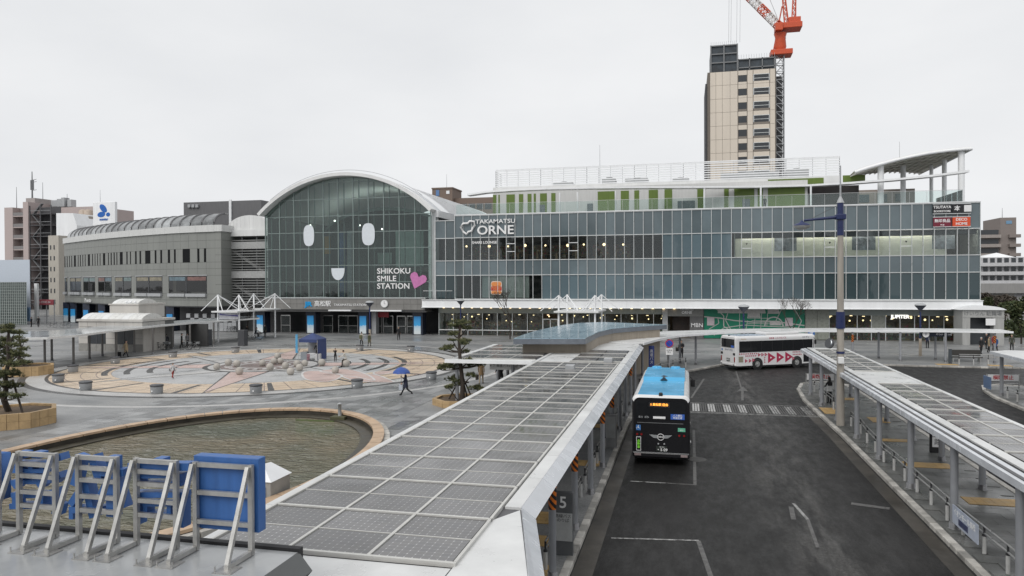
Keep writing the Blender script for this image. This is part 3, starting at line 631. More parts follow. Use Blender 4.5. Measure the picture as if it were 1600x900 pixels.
MB().box(8.31, 8.41, 12.2, 56.2, 3.031, 3.045).build('gutter_slot', matte_black, cb)
for y in (21.0, 25.74, 30.37, 35.0, 39.4, 44.2, 49.2, 53.4): post(cb, 8.2, y, 2.75, .115, False, .115)
for y in (21.6, 26.1, 30.7, 35.2, 39.4, 44.15, 53.3): post(cb, 10.72, y, 2.75, .115, False, .115)
# ---- third island canopy and the plaza canopies
cc = thing('solar_canopy', 'white canopy tip on the farther bus island beyond the middle island', 'canopy', (22, 45, PZ))
MB().slab([(20.0, 28), (24.4, 28), (24.4, 54), (23, 57), (21.5, 57.3), (20.2, 56.2)], 2.86, 3.05).build('deck', deck_m, cc)
rows(20.9, 23.4, 30, 52, 9, cc)
MB().bar((19.96, 28, 2.96), (20.1, 56.2, 2.96), .1, .2).build('fascia_panel', fascia_m, cc)
for y in (56.0, 52.0, 47.5, 43): post(cc, 20.6, y - .3, 2.75, .115, False, .115); post(cc, 23.6, y - .3, 2.75, .115, False, .115)
lc = thing('plaza_canopy', 'thin pale walkway canopy on grey posts before the domed kiosk', 'canopy', (-59, 74, PZ))
lf = [onz(*p, 3.1) for p in [(14, 530), (40, 528), (75, 527.5), (120, 524), (160, 518.5), (200, 514), (250, 508.5), (300, 504), (350, 500.5), (405, 497)]]
lf = [Vector((p.x, p.y)) for p in lf]; lb_ = [onz(*p, 3.1) for p in [(10, 519), (38, 518), (72, 517), (112, 514), (152, 510), (192, 507), (240, 503.5), (290, 500), (342, 496.5), (400, 493.5)]]; lb_ = [Vector((p.x, p.y)) for p in lb_]
pale_glass = M('pale_canopy_glass', (.42, .45, .47), .12, var=.1, scale=.5, rvar=.06)
for i in range(len(lf) - 1):
    MB().slab([lf[i], lf[i + 1], lb_[i + 1], lb_[i]], 3.02, 3.1).build('roof_panel', pale_glass, lc)
    MB().bar((*lf[i], 3.04), (*lf[i + 1], 3.04), .12, .2).build('edge_beam', offwhite, lc)
for p in [(70, 569), (81, 563), (115, 569), (140, 561), (182, 559), (239, 553), (297, 546), (334, 541), (160, 556), (210, 551), (270, 545)]:
    q = onz(*p, PZ); post(lc, q.x, q.y, 2.9, .11, m=M('post_brown_grey', (.15, .145, .14), .4, .3))
def truss(name, label, corners, zs, za):
    c = sum(corners, Vector((0, 0, 0))) / 4; t = thing(name, label, 'canopy', (c.x, c.y, PZ)); b = MB()
    big = [c + (p - c) * 1.22 for p in corners]
    MB().slab([(p.x, p.y) for p in big], zs - .1, zs + .08).build('roof_slab', offwhite, t)
    for p in corners:
        MB().tube((p.x, p.y, PZ), (p.x, p.y, za), .11, .11, 10).build('mast', white, t)
        for q in [c + (p - c) * 1.2 + Vector((1.6, 0, 0)), c + (p - c) * 1.2 - Vector((1.6, 0, 0)), c + (p - c) * .3 + Vector((0, 1.2, 0)), p + (c - p) * .9 - Vector((0, 1.2, 0))]:
            MB().tube((p.x, p.y, za - .05), (q.x, q.y, zs + .08), .05, .05, 6).build('tie_rod', white, t)
    return t
A_, B_, C_, D_ = onz(341, 534.5, PZ), onz(374, 535.2, PZ), onz(430, 527, PZ), onz(397, 526.5, PZ)
truss('truss_canopy', 'white rod truss canopy over the walkway left of the arched hall', [A_, B_, C_, D_], 4.15, 6.35)
truss('truss_canopy', 'white rod truss canopy behind the blue roofed shelter', [Vector((-14.4, 84, 0)), Vector((-10.2, 84, 0)), Vector((-10.0, 89, 0)), Vector((-14.2, 89, 0))], 4.4, 6.3)
br_ = thing('branch_canopy', 'short flat solar canopy branching toward the pine tree', 'canopy', (-12, 49, PZ))
MB().slab([(-14.6, 43.7), (-9.12, 44.2), (-9.12, 55.6), (-14.6, 55.4)], 2.9, 3.03).build('deck', under_m, br_)
for i in range(4):
    for c in range(3):
        module(br_, -14.1 + c * 1.63, -14.1 + c * 1.63 + 1.55, 44.9 + i * 2.55, 44.9 + i * 2.55 + 1.18, 3.06); module(br_, -14.1 + c * 1.63, -14.1 + c * 1.63 + 1.55, 46.12 + i * 2.55, 46.12 + i * 2.55 + 1.18, 3.06)
    MB().box(-14.2, -9.15, 44.75 + i * 2.55, 44.86 + i * 2.55, 3.04, 3.12).build('cross_bar', strip_m, br_)
for c in (1, 2): MB().box(-14.14 + c * 1.63, -14.1 + c * 1.63, 44.9, 55, 3.04, 3.11).build('long_bar', strip_m, br_)
MB().box(-14.7, -9.12, 43.62, 43.8, 2.9, 3.12).build('fascia_panel', white, br_); MB().box(-14.55, -9.12, 43.83, 44.7, 3.03, 3.07).build('edge_panel', deck_m, br_); MB().box(-14.6, -14.25, 44.72, 55.3, 3.03, 3.08).build('edge_panel', deck_m, br_)
for p in ((-14.2, 44.6), (-12.2, 50), (-14.2, 54.9), (-10.6, 44.8), (-10.4, 54)): post(br_, p[0], p[1], 2.8, .11)
gs = thing('guide_sign', 'white hanging guide board with arrow under the branch canopy', 'sign', (-10.6, 45.2, 2.3)); MB().box(-12.2, -9.3, 45.2, 45.3, 2.35, 2.86).build('board', white_print, gs)
text('↑  7  高速バスのりば  地下駐輪場', .2, midgrey, (-10.75, 45.19, 2.6), gs, ext=.004)
# ---- low shelter with a blue glass roof
sh = thing('blue_roof_shelter', 'low beige shelter with curved grey-blue glass roof above the canopy', 'shelter', (-8, 55, PZ))
RT = 4.15
re_ = [onz(*p, RT) for p in [(915, 528.5), (937, 517.5), (958, 513), (980, 511), (1002, 509.5), (1024, 508), (1042, 507)]]
le_ = [onz(*p, RT) for p in [(802, 528.5), (822, 521), (842, 515.5), (862, 511), (880, 507.5), (903, 504.5), (940, 503)]]
rf = [(p.x, p.y) for p in re_]; lf2 = [(p.x, p.y) for p in le_]
m_blueglass = M('blue_roof_glass', (.30, .41, .48), .1, var=.08, scale=.4, rvar=.05)
for i in range(6):
    for k in range(4):
        f0, f1 = k / 4 + .004, (k + 1) / 4 - .004; L_ = lambda a, b_, f: (a[0] + (b_[0] - a[0]) * f, a[1] + (b_[1] - a[1]) * f)
        MB().slab([L_(lf2[i], rf[i], f0), L_(lf2[i], rf[i], f1), L_(lf2[i + 1], rf[i + 1], f1), L_(lf2[i + 1], rf[i + 1], f0)], RT - .05, RT + .0).build('roof_pane', m_blueglass, sh)
roofp = rf + lf2[::-1]; cxy = Vector((sum(p[0] for p in roofp) / 14, sum(p[1] for p in roofp) / 14))
MB().slab(roofp, RT - .4, RT - .06).build('roof_edge', M('roof_edge_metal', (.17, .19, .22), .4, .3), sh)
inner = [tuple(cxy + (Vector(p) - cxy) * .9) for p in roofp]
MB().slab(inner, PZ, RT - .41).build('wall', M('beige_wall', (.30, .26, .21), .6, var=.15, streak=True), sh)
for px in (832, 890, 903): q = onz(px, 543, 3.5); MB().tube((q.x, cxy.y - 14, 3.6), (q.x, cxy.y - 13.5, 3.6), .12, .12, 10)
# ---- the gate roof in front with the station's name in blue letters, seen from behind
gr = thing('gate_roof', 'flat pale grey gate roof carrying the blue letter signs', 'roof', (-10, 8, PZ))
MB().box(-15, -5.95, 3, 10.42, 3.3, 3.75).build('roof_deck', M('gate_roof_grey', (.33, .34, .345), .22, var=.12, scale=.8, rvar=.1), gr)
MB().add([(-5.95, 3, 3.752), (-5.95, 10.45, 3.752), (-5.74, 10.5, 3.45), (-5.74, 3, 3.45), (-5.95, 3, 3.2), (-5.95, 10.45, 3.2)], [(0, 3, 2, 1), (1, 2, 5), (0, 4, 3)]).build('side_fascia', M('gate_fascia', (.10, .105, .105), .45), gr)
MB().box(-15, -5.93, 10.43, 10.55, 3.2, 3.80).build('rear_gasket', matte_black, gr)
for x, y in ((-14.3, 5), (-14.3, 10.1), (-6.4, 10.1), (-6.4, 5)): MB().tube((x, y, PZ), (x, y, 3.31), .16, .16, 14).build('column', postgrey, gr)
steel_m = M('brushed_steel', (.46, .455, .44), .38, .7, var=.15, scale=4)
signs = [('square', -7.08, 'blue square sign box on a steel frame at the end of the letter row'), ('高', -8.30, 'blue letter for tall seen from behind, beside the square sign box'),
         ('松', -9.42, 'blue letter for pine seen from behind, between two other letters'), ('駅', -10.62, 'blue letter for station seen from behind, third from the square sign box'),
         ('R', -11.8, 'blue letter sign at the far end of the letter row, partly out of view')]
STROKES = {'高': [(880, 190, 880, 220, 60), (715, 236, 1045, 236, 46), (752, 286, 1000, 286, 26), (752, 330, 1000, 330, 24), (768, 290, 768, 326, 30), (984, 290, 984, 326, 32), (742, 388, 1015, 388, 34), (760, 405, 760, 548, 34), (997, 405, 997, 565, 38), (790, 440, 945, 440, 24), (790, 495, 945, 495, 24), (803, 445, 803, 490, 26), (930, 445, 930, 490, 28)],
  '松': [(620, 182, 620, 505, 58), (560, 268, 690, 268, 42), (606, 300, 552, 420, 44), (636, 300, 684, 460, 44), (446, 176, 412, 335, 52), (512, 176, 556, 315, 52), (474, 312, 520, 512, 46), (440, 378, 398, 442, 44), (392, 470, 572, 470, 40), (402, 480, 402, 520, 30)],
  '駅': [(132, 155, 132, 188, 62), (215, 157, 215, 190, 60), (80, 222, 290, 222, 30), (80, 258, 270, 258, 26), (108, 225, 108, 256, 30), (185, 225, 185, 256, 34), (245, 225, 245, 256, 30), (292, 200, 348, 182, 44), (296, 318, 342, 280, 42), (140, 280, 88, 345, 40), (195, 280, 240, 345, 40), (75, 320, 210, 320, 26), (75, 392, 252, 392, 34), (66, 452, 252, 452, 34), (92, 395, 92, 450, 34), (236, 395, 236, 450, 34), (292, 360, 310, 430, 40), (322, 440, 306, 498, 46)]}
for k, (ch, x, lab) in enumerate(signs):
    s = thing('letter_sign', lab, 'sign', (x, 10.1, 3.75), group='blue station letters on the gate roof')
    zt = 5.16
    for sx_ in (-.5, .5):
        xx = x + sx_ * (.98 if ch == 'square' else .74)
        MB().bar((xx, 10.15, 3.76), (xx, 10.15, zt), .072).build('upright', steel_m, s)
        MB().bar((xx - .02, 9.55, 3.79), (xx - .02, 10.1, zt - .03), .062).build('brace', steel_m, s)
        MB().bar((xx, 9.5, 3.80), (xx, 10.1, 3.80), .07).build('foot_rail', steel_m, s)
        pb = MB().box(xx - .15, xx + .15, 9.38, 9.68, 3.751, 3.765).build('base_plate', steel_m, s)
        for bx in (-.13, .13): MB().tube((xx + bx, 9.42, 3.764), (xx + bx, 9.42, 3.84), .012, .012, 6).build('bolt', steel_m, pb)
    for z in ((4.22, 4.68, zt - .04) if ch == 'square' else (4.25, 4.48, 4.75, 4.95, zt - .04)):
        MB().bar((x - (.45 if ch == 'square' else .33), 10.15, z), (x + (.45 if ch == 'square' else .33), 10.15, z), .06, .07).build('rung', steel_m, s)
    if ch == 'square': MB().bbox(x - .58, x + .58, 10.22, 10.42, 4.08, 5.24, .012).build('sign_box', blue, s)
    elif ch in STROKES:
        b = MB()
        for i_, (sx0, sy0, sx1, sy1, wd) in enumerate(STROKES[ch]):
            zp_ = lambda a, c: ony(a / 3.478, 660 + c / 3.478, 10.3); p, q = zp_(sx0, sy0), zp_(sx1, sy1); w_ = wd / 3.478 * 10.3 / 1118; d = Vector((q.x - p.x, q.z - p.z)).normalized(); n_ = Vector((-d.y, d.x)) * w_ / 2; y0 = 10.21 + .0025 * i_
            b.ext([(p.x - n_.x, y0, p.z - n_.y), (q.x - n_.x, y0, q.z - n_.y), (q.x + n_.x, y0, q.z + n_.y), (p.x + n_.x, y0, p.z + n_.y)], (0, .19, 0))
        b.build('letter_body', blue, s)
    else: text(ch, 1.14, blue, (x + .12, 10.3, 4.63), s, rot=(PI / 2, 0, PI), ext=.09, bold=.004, name='letter_body')
# cabinet with a sloping white lid behind the square sign
q = onz(424, 790, PZ); cbx = thing('pump_cabinet', 'grey cabinet with sloping white lid between pond and canopy', 'cabinet', (q.x - .6, q.y + .5, PZ))
MB().bbox(q.x - 1.5, q.x - .02, q.y, q.y + 1.3, PZ, .95, .03).build('body', concrete, cbx)
MB().add([(q.x - 1.55, q.y - .05, .952), (q.x + .03, q.y - .05, .952), (q.x + .03, q.y + 1.35, .952), (q.x - 1.55, q.y + 1.35, .952), (q.x - 1.0, q.y + .3, 1.3), (q.x - .55, q.y + .4, 1.42), (q.x - .55, q.y + .9, 1.42), (q.x - 1.0, q.y + .9, 1.3)],
         [(3, 2, 1, 0), (4, 5, 6, 7), (0, 1, 5, 4), (1, 2, 6, 5), (2, 3, 7, 6), (3, 0, 4, 7)]).build('lid', white, cbx)
MB().box(q.x - .5, q.x - .2, q.y - .012, q.y + .0, .4, .75).build('hatch', midgrey, cbx)
# ================================================================ shopping building with curtain wall
spandrel = M('spandrel_glass', (.118, .150, .164), .1, var=.22, scale=.12, rvar=.05, orand=.22)
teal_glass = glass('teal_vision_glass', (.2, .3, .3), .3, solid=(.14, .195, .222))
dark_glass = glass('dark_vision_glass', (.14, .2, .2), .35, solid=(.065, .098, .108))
lounge_glass = glass('lounge_glass', (.88, .93, .93), .96)
show_glass = glass('show_glass', (.92, .95, .94), .97)
alu = M('aluminium_mullion', (.6, .62, .62), .35, .4, var=.06)
conc_in = M('interior_grey', (.10, .10, .10), .8)
wood_in = M('interior_wood', (.26, .17, .10), .6)
warm = M('warm_lamp', (.9, .8, .6), .4, emit=(1, .72, .38, 3))
softwarm = M('soft_warm_panel', (.8, .7, .5), .5, emit=(1, .70, .36, .9))
green_p = M('green_panel', (.10, .155, .022), .5, var=.1, streak=True)
OX0, OX1, FY = -32.25, 34.85, 100.65
ZR = [5.42, 8.8, 10.9, 14.15, 17.3]
orne = thing('shopping_building', 'long teal glass shopping building with white roof terrace and green panels', 'building', (1.3, 101, PZ))
nb = 53; bw = (OX1 - OX0) / nb
PANE = {}
def pane(x, z0, z1, mat, y=FY, w_=None, par=None):
    w_ = w_ or bw; k = (mat.name, round(z1 - z0, 3), round(w_, 3)); par = par or orne; gap = .03
    if k not in PANE: PANE[k] = MB().box(x + gap, x + w_ - gap, y, y + .02, z0 + gap, z1 - gap).build('pane', mat, par); o = PANE[k]
    else: o = inst(PANE[k], par, (x + w_ / 2, y + .01, z0 + gap))
    o.rotation_euler = (U(-.008, .008), 0, U(-.01, .01)); return o
xl, xm, xc, xe = xat(1036, FY), xat(1147, FY), xat(1482, FY), OX1
for i in range(nb):
    x = OX0 + i * bw; xc_ = x + bw / 2
    pane(x, ZR[3], ZR[4], spandrel); pane(x, ZR[1], ZR[2], spandrel)
    pane(x, ZR[2], ZR[3], lounge_glass if xc_ < xl else (teal_glass if xc_ < xm else show_glass))
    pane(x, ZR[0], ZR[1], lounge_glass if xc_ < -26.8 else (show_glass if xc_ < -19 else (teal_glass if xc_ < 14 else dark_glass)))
mul = None
for i in range(nb + 1):
    x = OX0 + i * bw
    if mul is None: mul = MB().box(x - .035, x + .035, FY - .14, FY + .08, ZR[0], ZR[4] + .06).build('mullion', alu, orne)
    else: inst(mul, orne, (x, FY - .03, ZR[0]))
for z in ZR: MB().box(OX0 - .05, OX1 + .05, FY - .1, FY + .07, z - .05, z + .05).build('transom', alu, orne)
for zz in (12.1, 13.2):
    for px in (801, 902, 1172, 1290, 1414): x = OX0 + round((xat(px, FY) - OX0) / bw - .5) * bw; MB().box(x + .03, x + bw - .03, FY - .06, FY - .01, zz - .04, zz + .04).build('rescue_window_bar', white, orne)
for px in (1172, 1290, 1414):
    x = OX0 + round((xat(px, FY) - OX0) / bw - .5) * bw + bw / 2
    MB().add([(x - .14, FY - .03, 12.75), (x + .14, FY - .03, 12.75), (x, FY - .03, 12.5)], [(0, 2, 1)]).build('rescue_mark', matte_black, orne)
# body, floors, interior back walls
MB().box(OX0, OX1, 107.2, 150, .1, 17.2).build('core', conc_in, orne)
for z in (5.25, 8.75, 10.75, 14.1, 17.05): MB().box(OX0, OX1 - .02, FY + .1, 107.2, z, z + .15).build('floor_slab', M('floor_slab', (.2, .2, .2), .7), orne)
for x in (OX0 + .01, xl, xm, OX1 - .2): MB().box(x, x + .15, FY + .12, 107.1, 5.4, 17.0).build('partition', M('partition', (.25, .27, .27), .7), orne)
MB().box(OX0 + .2, xl, 107.0, 107.18, 10.9, 14.1).build('lounge_back_wall', M('lounge_dark', (.045, .04, .04), .7, var=.3, scale=.6), orne)
MB().box(xm + .2, xc, FY + .7, FY + .8, 10.9, 13.4).build('show_wall', M('cream_board', (.66, .66, .58), .6, var=.05, scale=.4), orne)
MB().box(xm + .2, OX1 - .3, FY + .22, FY + .26, 13.45, 14.09).build('dark_band', M('band_dark', (.05, .06, .07), .6), orne)
MB().box(OX0 + .2, xl, FY + .9, 107, 13.95, 14.0).build('lounge_ceiling', M('ceil_d', (.06, .06, .07), .7), orne)
for a, b_ in ((1211, 1246), (1333, 1370), (1459, 1495)):
    xa, xb = xat(a, FY), xat(b_, FY); pp = MB().box(xa, xb, FY + .66, FY + .69, 11.7, 13.4).build('photo_poster', M('photo_print', (.20, .22, .25), .5, var=.7, scale=1.1, detail=6), orne)
for px in (1154, 1182): pass
MB().box(xat(752, FY), xat(826, FY), FY + .35, FY + .4, 5.6, 8.7).build('window_film', M('pale_film', (.38, .42, .40), .6, var=.1, streak=True), orne)
strip_l = M('strip_lamp', (.9, .9, .85), .4, emit=(1, .95, .82, 15)); strip_w = M('warm_strip_lamp', (.9, .8, .6), .4, emit=(1, .72, .42, 3))
for k in range(14): x = xm + 1 + k * 1.95; MB().box(x, x + 1.8, FY + .32, FY + .55, 13.9, 13.96).build('ceiling_strip_lamp', strip_l, orne)
lamp0 = None; lt_ = thing('lounge_pendants', 'row of warm round pendant lamps hanging in the share lounge', 'lamp', (-15, 103, 13.9))
for k in range(9):
    x = OX0 + 1.5 + k * 2.8 + U(-.3, .3); y = 102.2 + (k % 3) * .9
    b = MB(); b.tube((x, y, 13.2), (x, y, 13.95), .012, .012, 5, 1); b.ball((x, y, 13.0), .2 if k % 2 else .13, 10, 8, 0); b.build('pendant_lamp', [warm, matte_black], lt_)
# furniture in the lounge: tables with chairs, shelving
chairb = None
for k in range(9):
    x = OX0 + 2.2 + k * 2.75; t_ = thing('lounge_table', 'small wooden lounge table with two dark chairs behind the upper glass', 'table', (x, 102, 10.9), group='lounge tables behind the glass')
    MB().box(x - .55, x + .55, 101.5, 102.3, 11.62, 11.68).build('table_top', wood_in, t_); MB().tube((x, 101.9, 10.92), (x, 101.9, 11.62), .05, .05, 6).build('leg', matte_black, t_)
    for s_ in (-1, 1):
        MB().box(x + s_ * .95 - .22, x + s_ * .95 + .22, 101.65, 102.1, 11.3, 11.4).box(x + s_ * 1.15 - .03, x + s_ * 1.15 + .03, 101.65, 102.1, 11.4, 11.85).box(x + s_ * .95 - .2, x + s_ * .95 + .2, 101.7, 102.05, 10.92, 11.3).build('chair', M('chair_dark', (.05, .045, .04), .6), t_)
    if k < 8: MB().box(x + 1.25, x + 1.5, 101.4, 102.4, 10.92, 12.1 if k % 2 else 11.8).build('divider', wood_in, t_)
goods = [M('goods_%d' % i, c, .5, var=.2) for i, c in enumerate([(.45, .14, .07), (.55, .38, .14), (.14, .24, .1), (.5, .47, .4), (.1, .1, .13), (.42, .07, .1), (.25, .18, .12)])]
def shelf(x0, x1, y, z0, z1, label, group):
    t_ = thing('shop_shelf', label, 'shelf', ((x0 + x1) / 2, y, z0), group=group)
    MB().box(x0, x1, y + .3, y + .34, z0, z1).box(x0, x0 + .04, y, y + .3, z0, z1).box(x1 - .04, x1, y, y + .3, z0, z1).build('carcass', wood_in, t_)
    n = max(2, int((z1 - z0) / .45)); g = MB()
    for i in range(n):
        z = z0 + i * (z1 - z0) / n; MB().box(x0 + .04, x1 - .04, y, y + .3, z, z + .03).build('board', wood_in, t_); x = x0 + .08
        while x < x1 - .25:
            w_ = U(.1, .24); h = U(.12, .34)
            if rnd() < .85: g.box(x, x + w_, y + .02, y + .24, z + .031, z + .03 + h, random.randrange(7))
            x += w_ + U(.01, .08)
    g.build('goods', goods, t_, kind='stuff')
for k in range(8): shelf(OX0 + 1 + k * 3.0, OX0 + 3.4 + k * 3.0, 106.6, 10.92, 13.2, 'tall bookshelf along the back of the share lounge', 'lounge bookshelves')
# storefront level
head = M('shop_header', (.22, .25, .24), .4, var=.08)
MB().box(OX0 - 3, OX1, 102.0, 102.3, 3.35, 4.2).build('shop_header', head, orne)
MB().box(-37.0, OX1 + .05, 99.85, 101.0, 4.28, 5.3).build('white_fascia', white, orne); MB().box(-37.05, OX1 + .1, 99.7, 101.1, 5.3, 5.37).build('fascia_cap', offwhite, orne); MB().box(-37.05, OX1 + .1, 99.75, 101, 4.2, 4.279).build('fascia_lip', white, orne)
MB().box(-36.5, OX1, 101.02, 107, 4.2, 4.27).build('soffit', M('soffit', (.2, .2, .19), .7), orne)
MB().box(OX0 - 3, OX1, 102.1, 107.2, .1, .16).build('shop_floor', M('shop_floor', (.25, .23, .2), .5), orne)
shop_glass = glass('shop_glass', (.82, .88, .86), .92)
xa, xb = -35.2, -2.2; n = 15; sw = (xb - xa) / n
for i in range(n):
    x = xa + i * sw
    if i == 7:
        d = MB().box(x + .1, x + sw / 2 - .02, 102.1, 102.14, .2, 2.5).build('door', shop_glass, orne); MB().box(x + sw / 2 + .02, x + sw - .1, 102.1, 102.14, .2, 2.5).build('door', shop_glass, orne)
        MB().box(x + .04, x + .1, 102.05, 102.2, .14, 2.6).box(x + sw - .1, x + sw - .04, 102.05, 102.2, .14, 2.6).box(x + sw / 2 - .05, x + sw / 2 + .05, 102.05, 102.2, .14, 2.6).box(x + .1, x + sw - .1, 102.05, 102.2, 2.5, 2.6).build('door_frame', offwhite, orne)
    else:
        pane(x, .9, 3.35, shop_glass, 102.1, sw); pane(x, .2, .9, shop_glass, 102.1, sw); MB().box(x + .03, x + sw - .03, 102.04, 102.2, .85, .96).build('sill_rail', offwhite, orne)
    MB().box(x - .04, x + .04, 102.02, 102.25, .14, 3.35).build('mullion', alu, orne)
for k in range(24):
    x = -34.3 + k * 1.42
    if k == 12: continue
    MB().lathe([(.16, 4.09), (.1, 4.2)], (x, 101.55, 0), 10).build('downlight', warm, orne)
for k in range(11): shelf(xa + .4 + k * 3.0, xa + 2.8 + k * 3.0, 104 + (k % 3) * .9, .17, 1.9 + .3 * (k % 2), 'stocked display shelf inside the ground floor shop', 'shelves in the left shop')
for k in range(16): x = xa + 1 + k * 2.05 + U(-.4, .4); MB().box(x, x + U(.15, .35), 104.6 + (k % 3) * .6, 104.8 + (k % 3) * .6, 2.95, 3.02).build('shop_lamp', strip_w, orne); MB().ball((x + U(-.5, .5), 103 + U(0, 3), U(2.0, 2.9)), U(.06, .13), 8, 6).build('shop_lamp', warm, orne)
MB().box(OX0 - 3, xb + .2, 107.0, 107.15, .16, 4.2).build('shop_back_wall', M('shopwall', (.16, .12, .09), .7, var=.4, scale=.7), orne)
MB().box(OX0 - 3.0, OX0 - 2.8, 102.2, 107, .16, 4.2).build('partition', head, orne)
# main entrance
ex0, ex1 = xat(1035, 102), xat(1099, 102)
MB().box(ex0, ex0 + .7, 101.7, 102.1, .14, 4.2).build('entrance_pier', lightgrey, orne); MB().box(ex0 + .7, ex1, 101.75, 101.98, 3.1, 4.2).build('entrance_header', M('entr', (.20, .20, .19), .4), orne)
MB().box(ex0 + 1.3, ex0 + 3.6, 104, 104.1, .16, 3.1).build('entrance_back', M('entr_dark', (.05, .035, .03), .6, var=.6, scale=1.2), orne)
MB().box(ex0 + 3.6, ex1, 101.8, 102, .16, 3.1).build('entrance_panel', M('entr_panel', (.12, .12, .12), .4), orne)
text('TAKAMATSU', .3, white_print, (xat(1073, 101.7), 101.74, 3.98), orne, ext=.01, bold=.01); text('ORNE', .5, white_print, (xat(1073, 101.7), 101.74, 3.6), orne, ext=.02, bold=.03)
text('MBN', .75, white_print, ((ex0 + 3.7 + ex1) / 2, 101.78, 1.9), orne, ext=.01, bold=.01)
# green town-map mural
mx0, mx1 = xat(1100, 101.9), xat(1257, 101.9)
mur = MB().box(mx0, mx1, 101.8, 101.95, .2, 4.19).build('map_mural', M('mural_green', (.0, .15, .085), .45, var=.12, scale=.5), orne)
mg = M('mural_grey', (.40, .39, .38), .5); L_ = MB(); mw = mx1 - mx0
def road2(pts, wd):
    pts = [(mx0 + u * mw, .2 + v * 3.99) for u, v in pts]
    for k, ((x0, z0), (x1, z1)) in enumerate(zip(pts, pts[1:])):
        d = Vector((x1 - x0, z1 - z0)).normalized(); n_ = Vector((-d.y, d.x)) * wd / 2; y = 101.79 - .0008 * (len(L_.f) % 8)
        L_.add([(x0 - n_.x, y, z0 - n_.y), (x1 - n_.x, y, z1 - n_.y), (x1 + n_.x, y, z1 + n_.y), (x0 + n_.x, y, z0 + n_.y)], [(0, 1, 2, 3)])
road2([(0, .72), (.15, .68), (.3, .6), (.5, .55), (.72, .57), (1, .45)], .14); road2([(.12, 1), (.2, .75), (.2, .4), (.32, .15)], .12); road2([(.1, .1), (.2, .35), (.4, .45), (.6, .42), (.8, .4), (1, .35)], .1)
road2([(.25, .95), (.22, .6), (.27, .3)], .1); road2([(.36, .98), (.36, .35)], .08); road2([(.44, .6), (.42, .25)], .08); road2([(.52, .85), (.5, .3)], .07); road2([(.58, .85), (.57, .35)], .07); road2([(.64, .85), (.63, .4)], .07)
road2([(.44, .5), (.7, .5)], .07); road2([(.44, .68), (.66, .68)], .07); road2([(.48, .6), (.66, .6)], .06); road2([(.78, 1), (.72, .6), (.8, .45)], .1); road2([(.9, 1), (.97, .6), (.93, .3)], .12); road2([(.05, .3), (.15, .5), (.14, .7)], .1)
arcp = [(.70 + .09 * math.cos(t), .42 + .3 * math.sin(t)) for t in [PI * k / 10 for k in range(11)]]; road2(arcp, .16); road2([(.50 + .06 * math.cos(t), .68 + .16 * math.sin(t)) for t in [PI * k / 8 for k in range(9)]], .12)
for u0, u1, v0, v1 in ((.14, .62, .84, .99), (.44, .57, .7, .84), (.64, .76, .83, .99), (.66, .77, .45, .6)):
    L_.add([(mx0 + u0 * mw, 101.781, .2 + v0 * 3.99), (mx0 + u1 * mw, 101.781, .2 + v0 * 3.99), (mx0 + u1 * mw * .98 + .02 * mx0, 101.781, .2 + v1 * 3.99), (mx0 + u0 * mw, 101.781, .2 + v1 * 3.99)], [(0, 1, 2, 3)])
L_.build('map_roads', mg, mur)
for u in (.03, .81): MB().box(mx0 + u * mw, mx0 + (u + .075) * mw, 101.72, 101.77, 1.9, 3.0).build('notice_panel', M('notice', (.45, .40, .42), .5, var=.1), mur)
# right hand shops
pb0, pb1 = mx1 + .1, xat(1296, 101.9)
for i in range(2): x = pb0 + i * (pb1 - pb0) / 2; MB().box(x, x + (pb1 - pb0) / 2 - .04, 101.9, 102.0, .2, 4.1).build('pale_panel', M('pale_panel', (.24, .25, .22), .3, var=.08), orne)
jx0, jx1 = pb1, xat(1522, 102); n = 10; sw = (jx1 - jx0) / n
for i in range(n):
    x = jx0 + i * sw
    if i != 3 and i != 9: pane(x, 1.2, 3.35, shop_glass, 102.1, sw)
    else: MB().box(x + .05, x + sw - .05, 102.05, 102.15, 1.2, 3.35).build('pale_panel', MATS['pale_panel'], orne)
    pane(x, .2, 1.2, shop_glass, 102.1, sw); MB().box(x - .04, x + .04, 102.02, 102.25, .14, 3.35).build('mullion', alu, orne)
MB().box(jx0, jx1, 102.04, 102.2, 1.15, 1.24).build('sill_rail', offwhite, orne)
MB().box(jx0 - .2, OX1, 107.0, 107.15, .16, 4.2).build('shop_back_wall', MATS['shopwall'], orne)
for k in range(8): shelf(jx0 + .3 + k * 2.0, jx0 + 2.1 + k * 2.0, 103.2 + (k % 2) * .8, .17, 2.3, 'densely stocked grocery shelf behind the right hand shop window', 'shelves in the grocery shop')
for k in range(12): x = jx0 + .4 + k * 1.4 + U(-.3, .3); MB().box(x, x + .3, 104.2 + (k % 3) * .7, 104.4 + (k % 3) * .7, 3.1, 3.17).build('shop_lamp', strip_w, orne); MB().ball((x + U(-.3, .3), 103 + U(0, 2.5), U(2.5, 3.1)), U(.07, .16), 8, 6).build('shop_lamp', warm, orne)
text('JUPITER', .62, M('lit_letter', (.9, .9, .85), .4, emit=(1, .97, .9, 1.2)), (xat(1407, 101.8), 101.95, 3.2), orne, ext=.03, bold=.02)
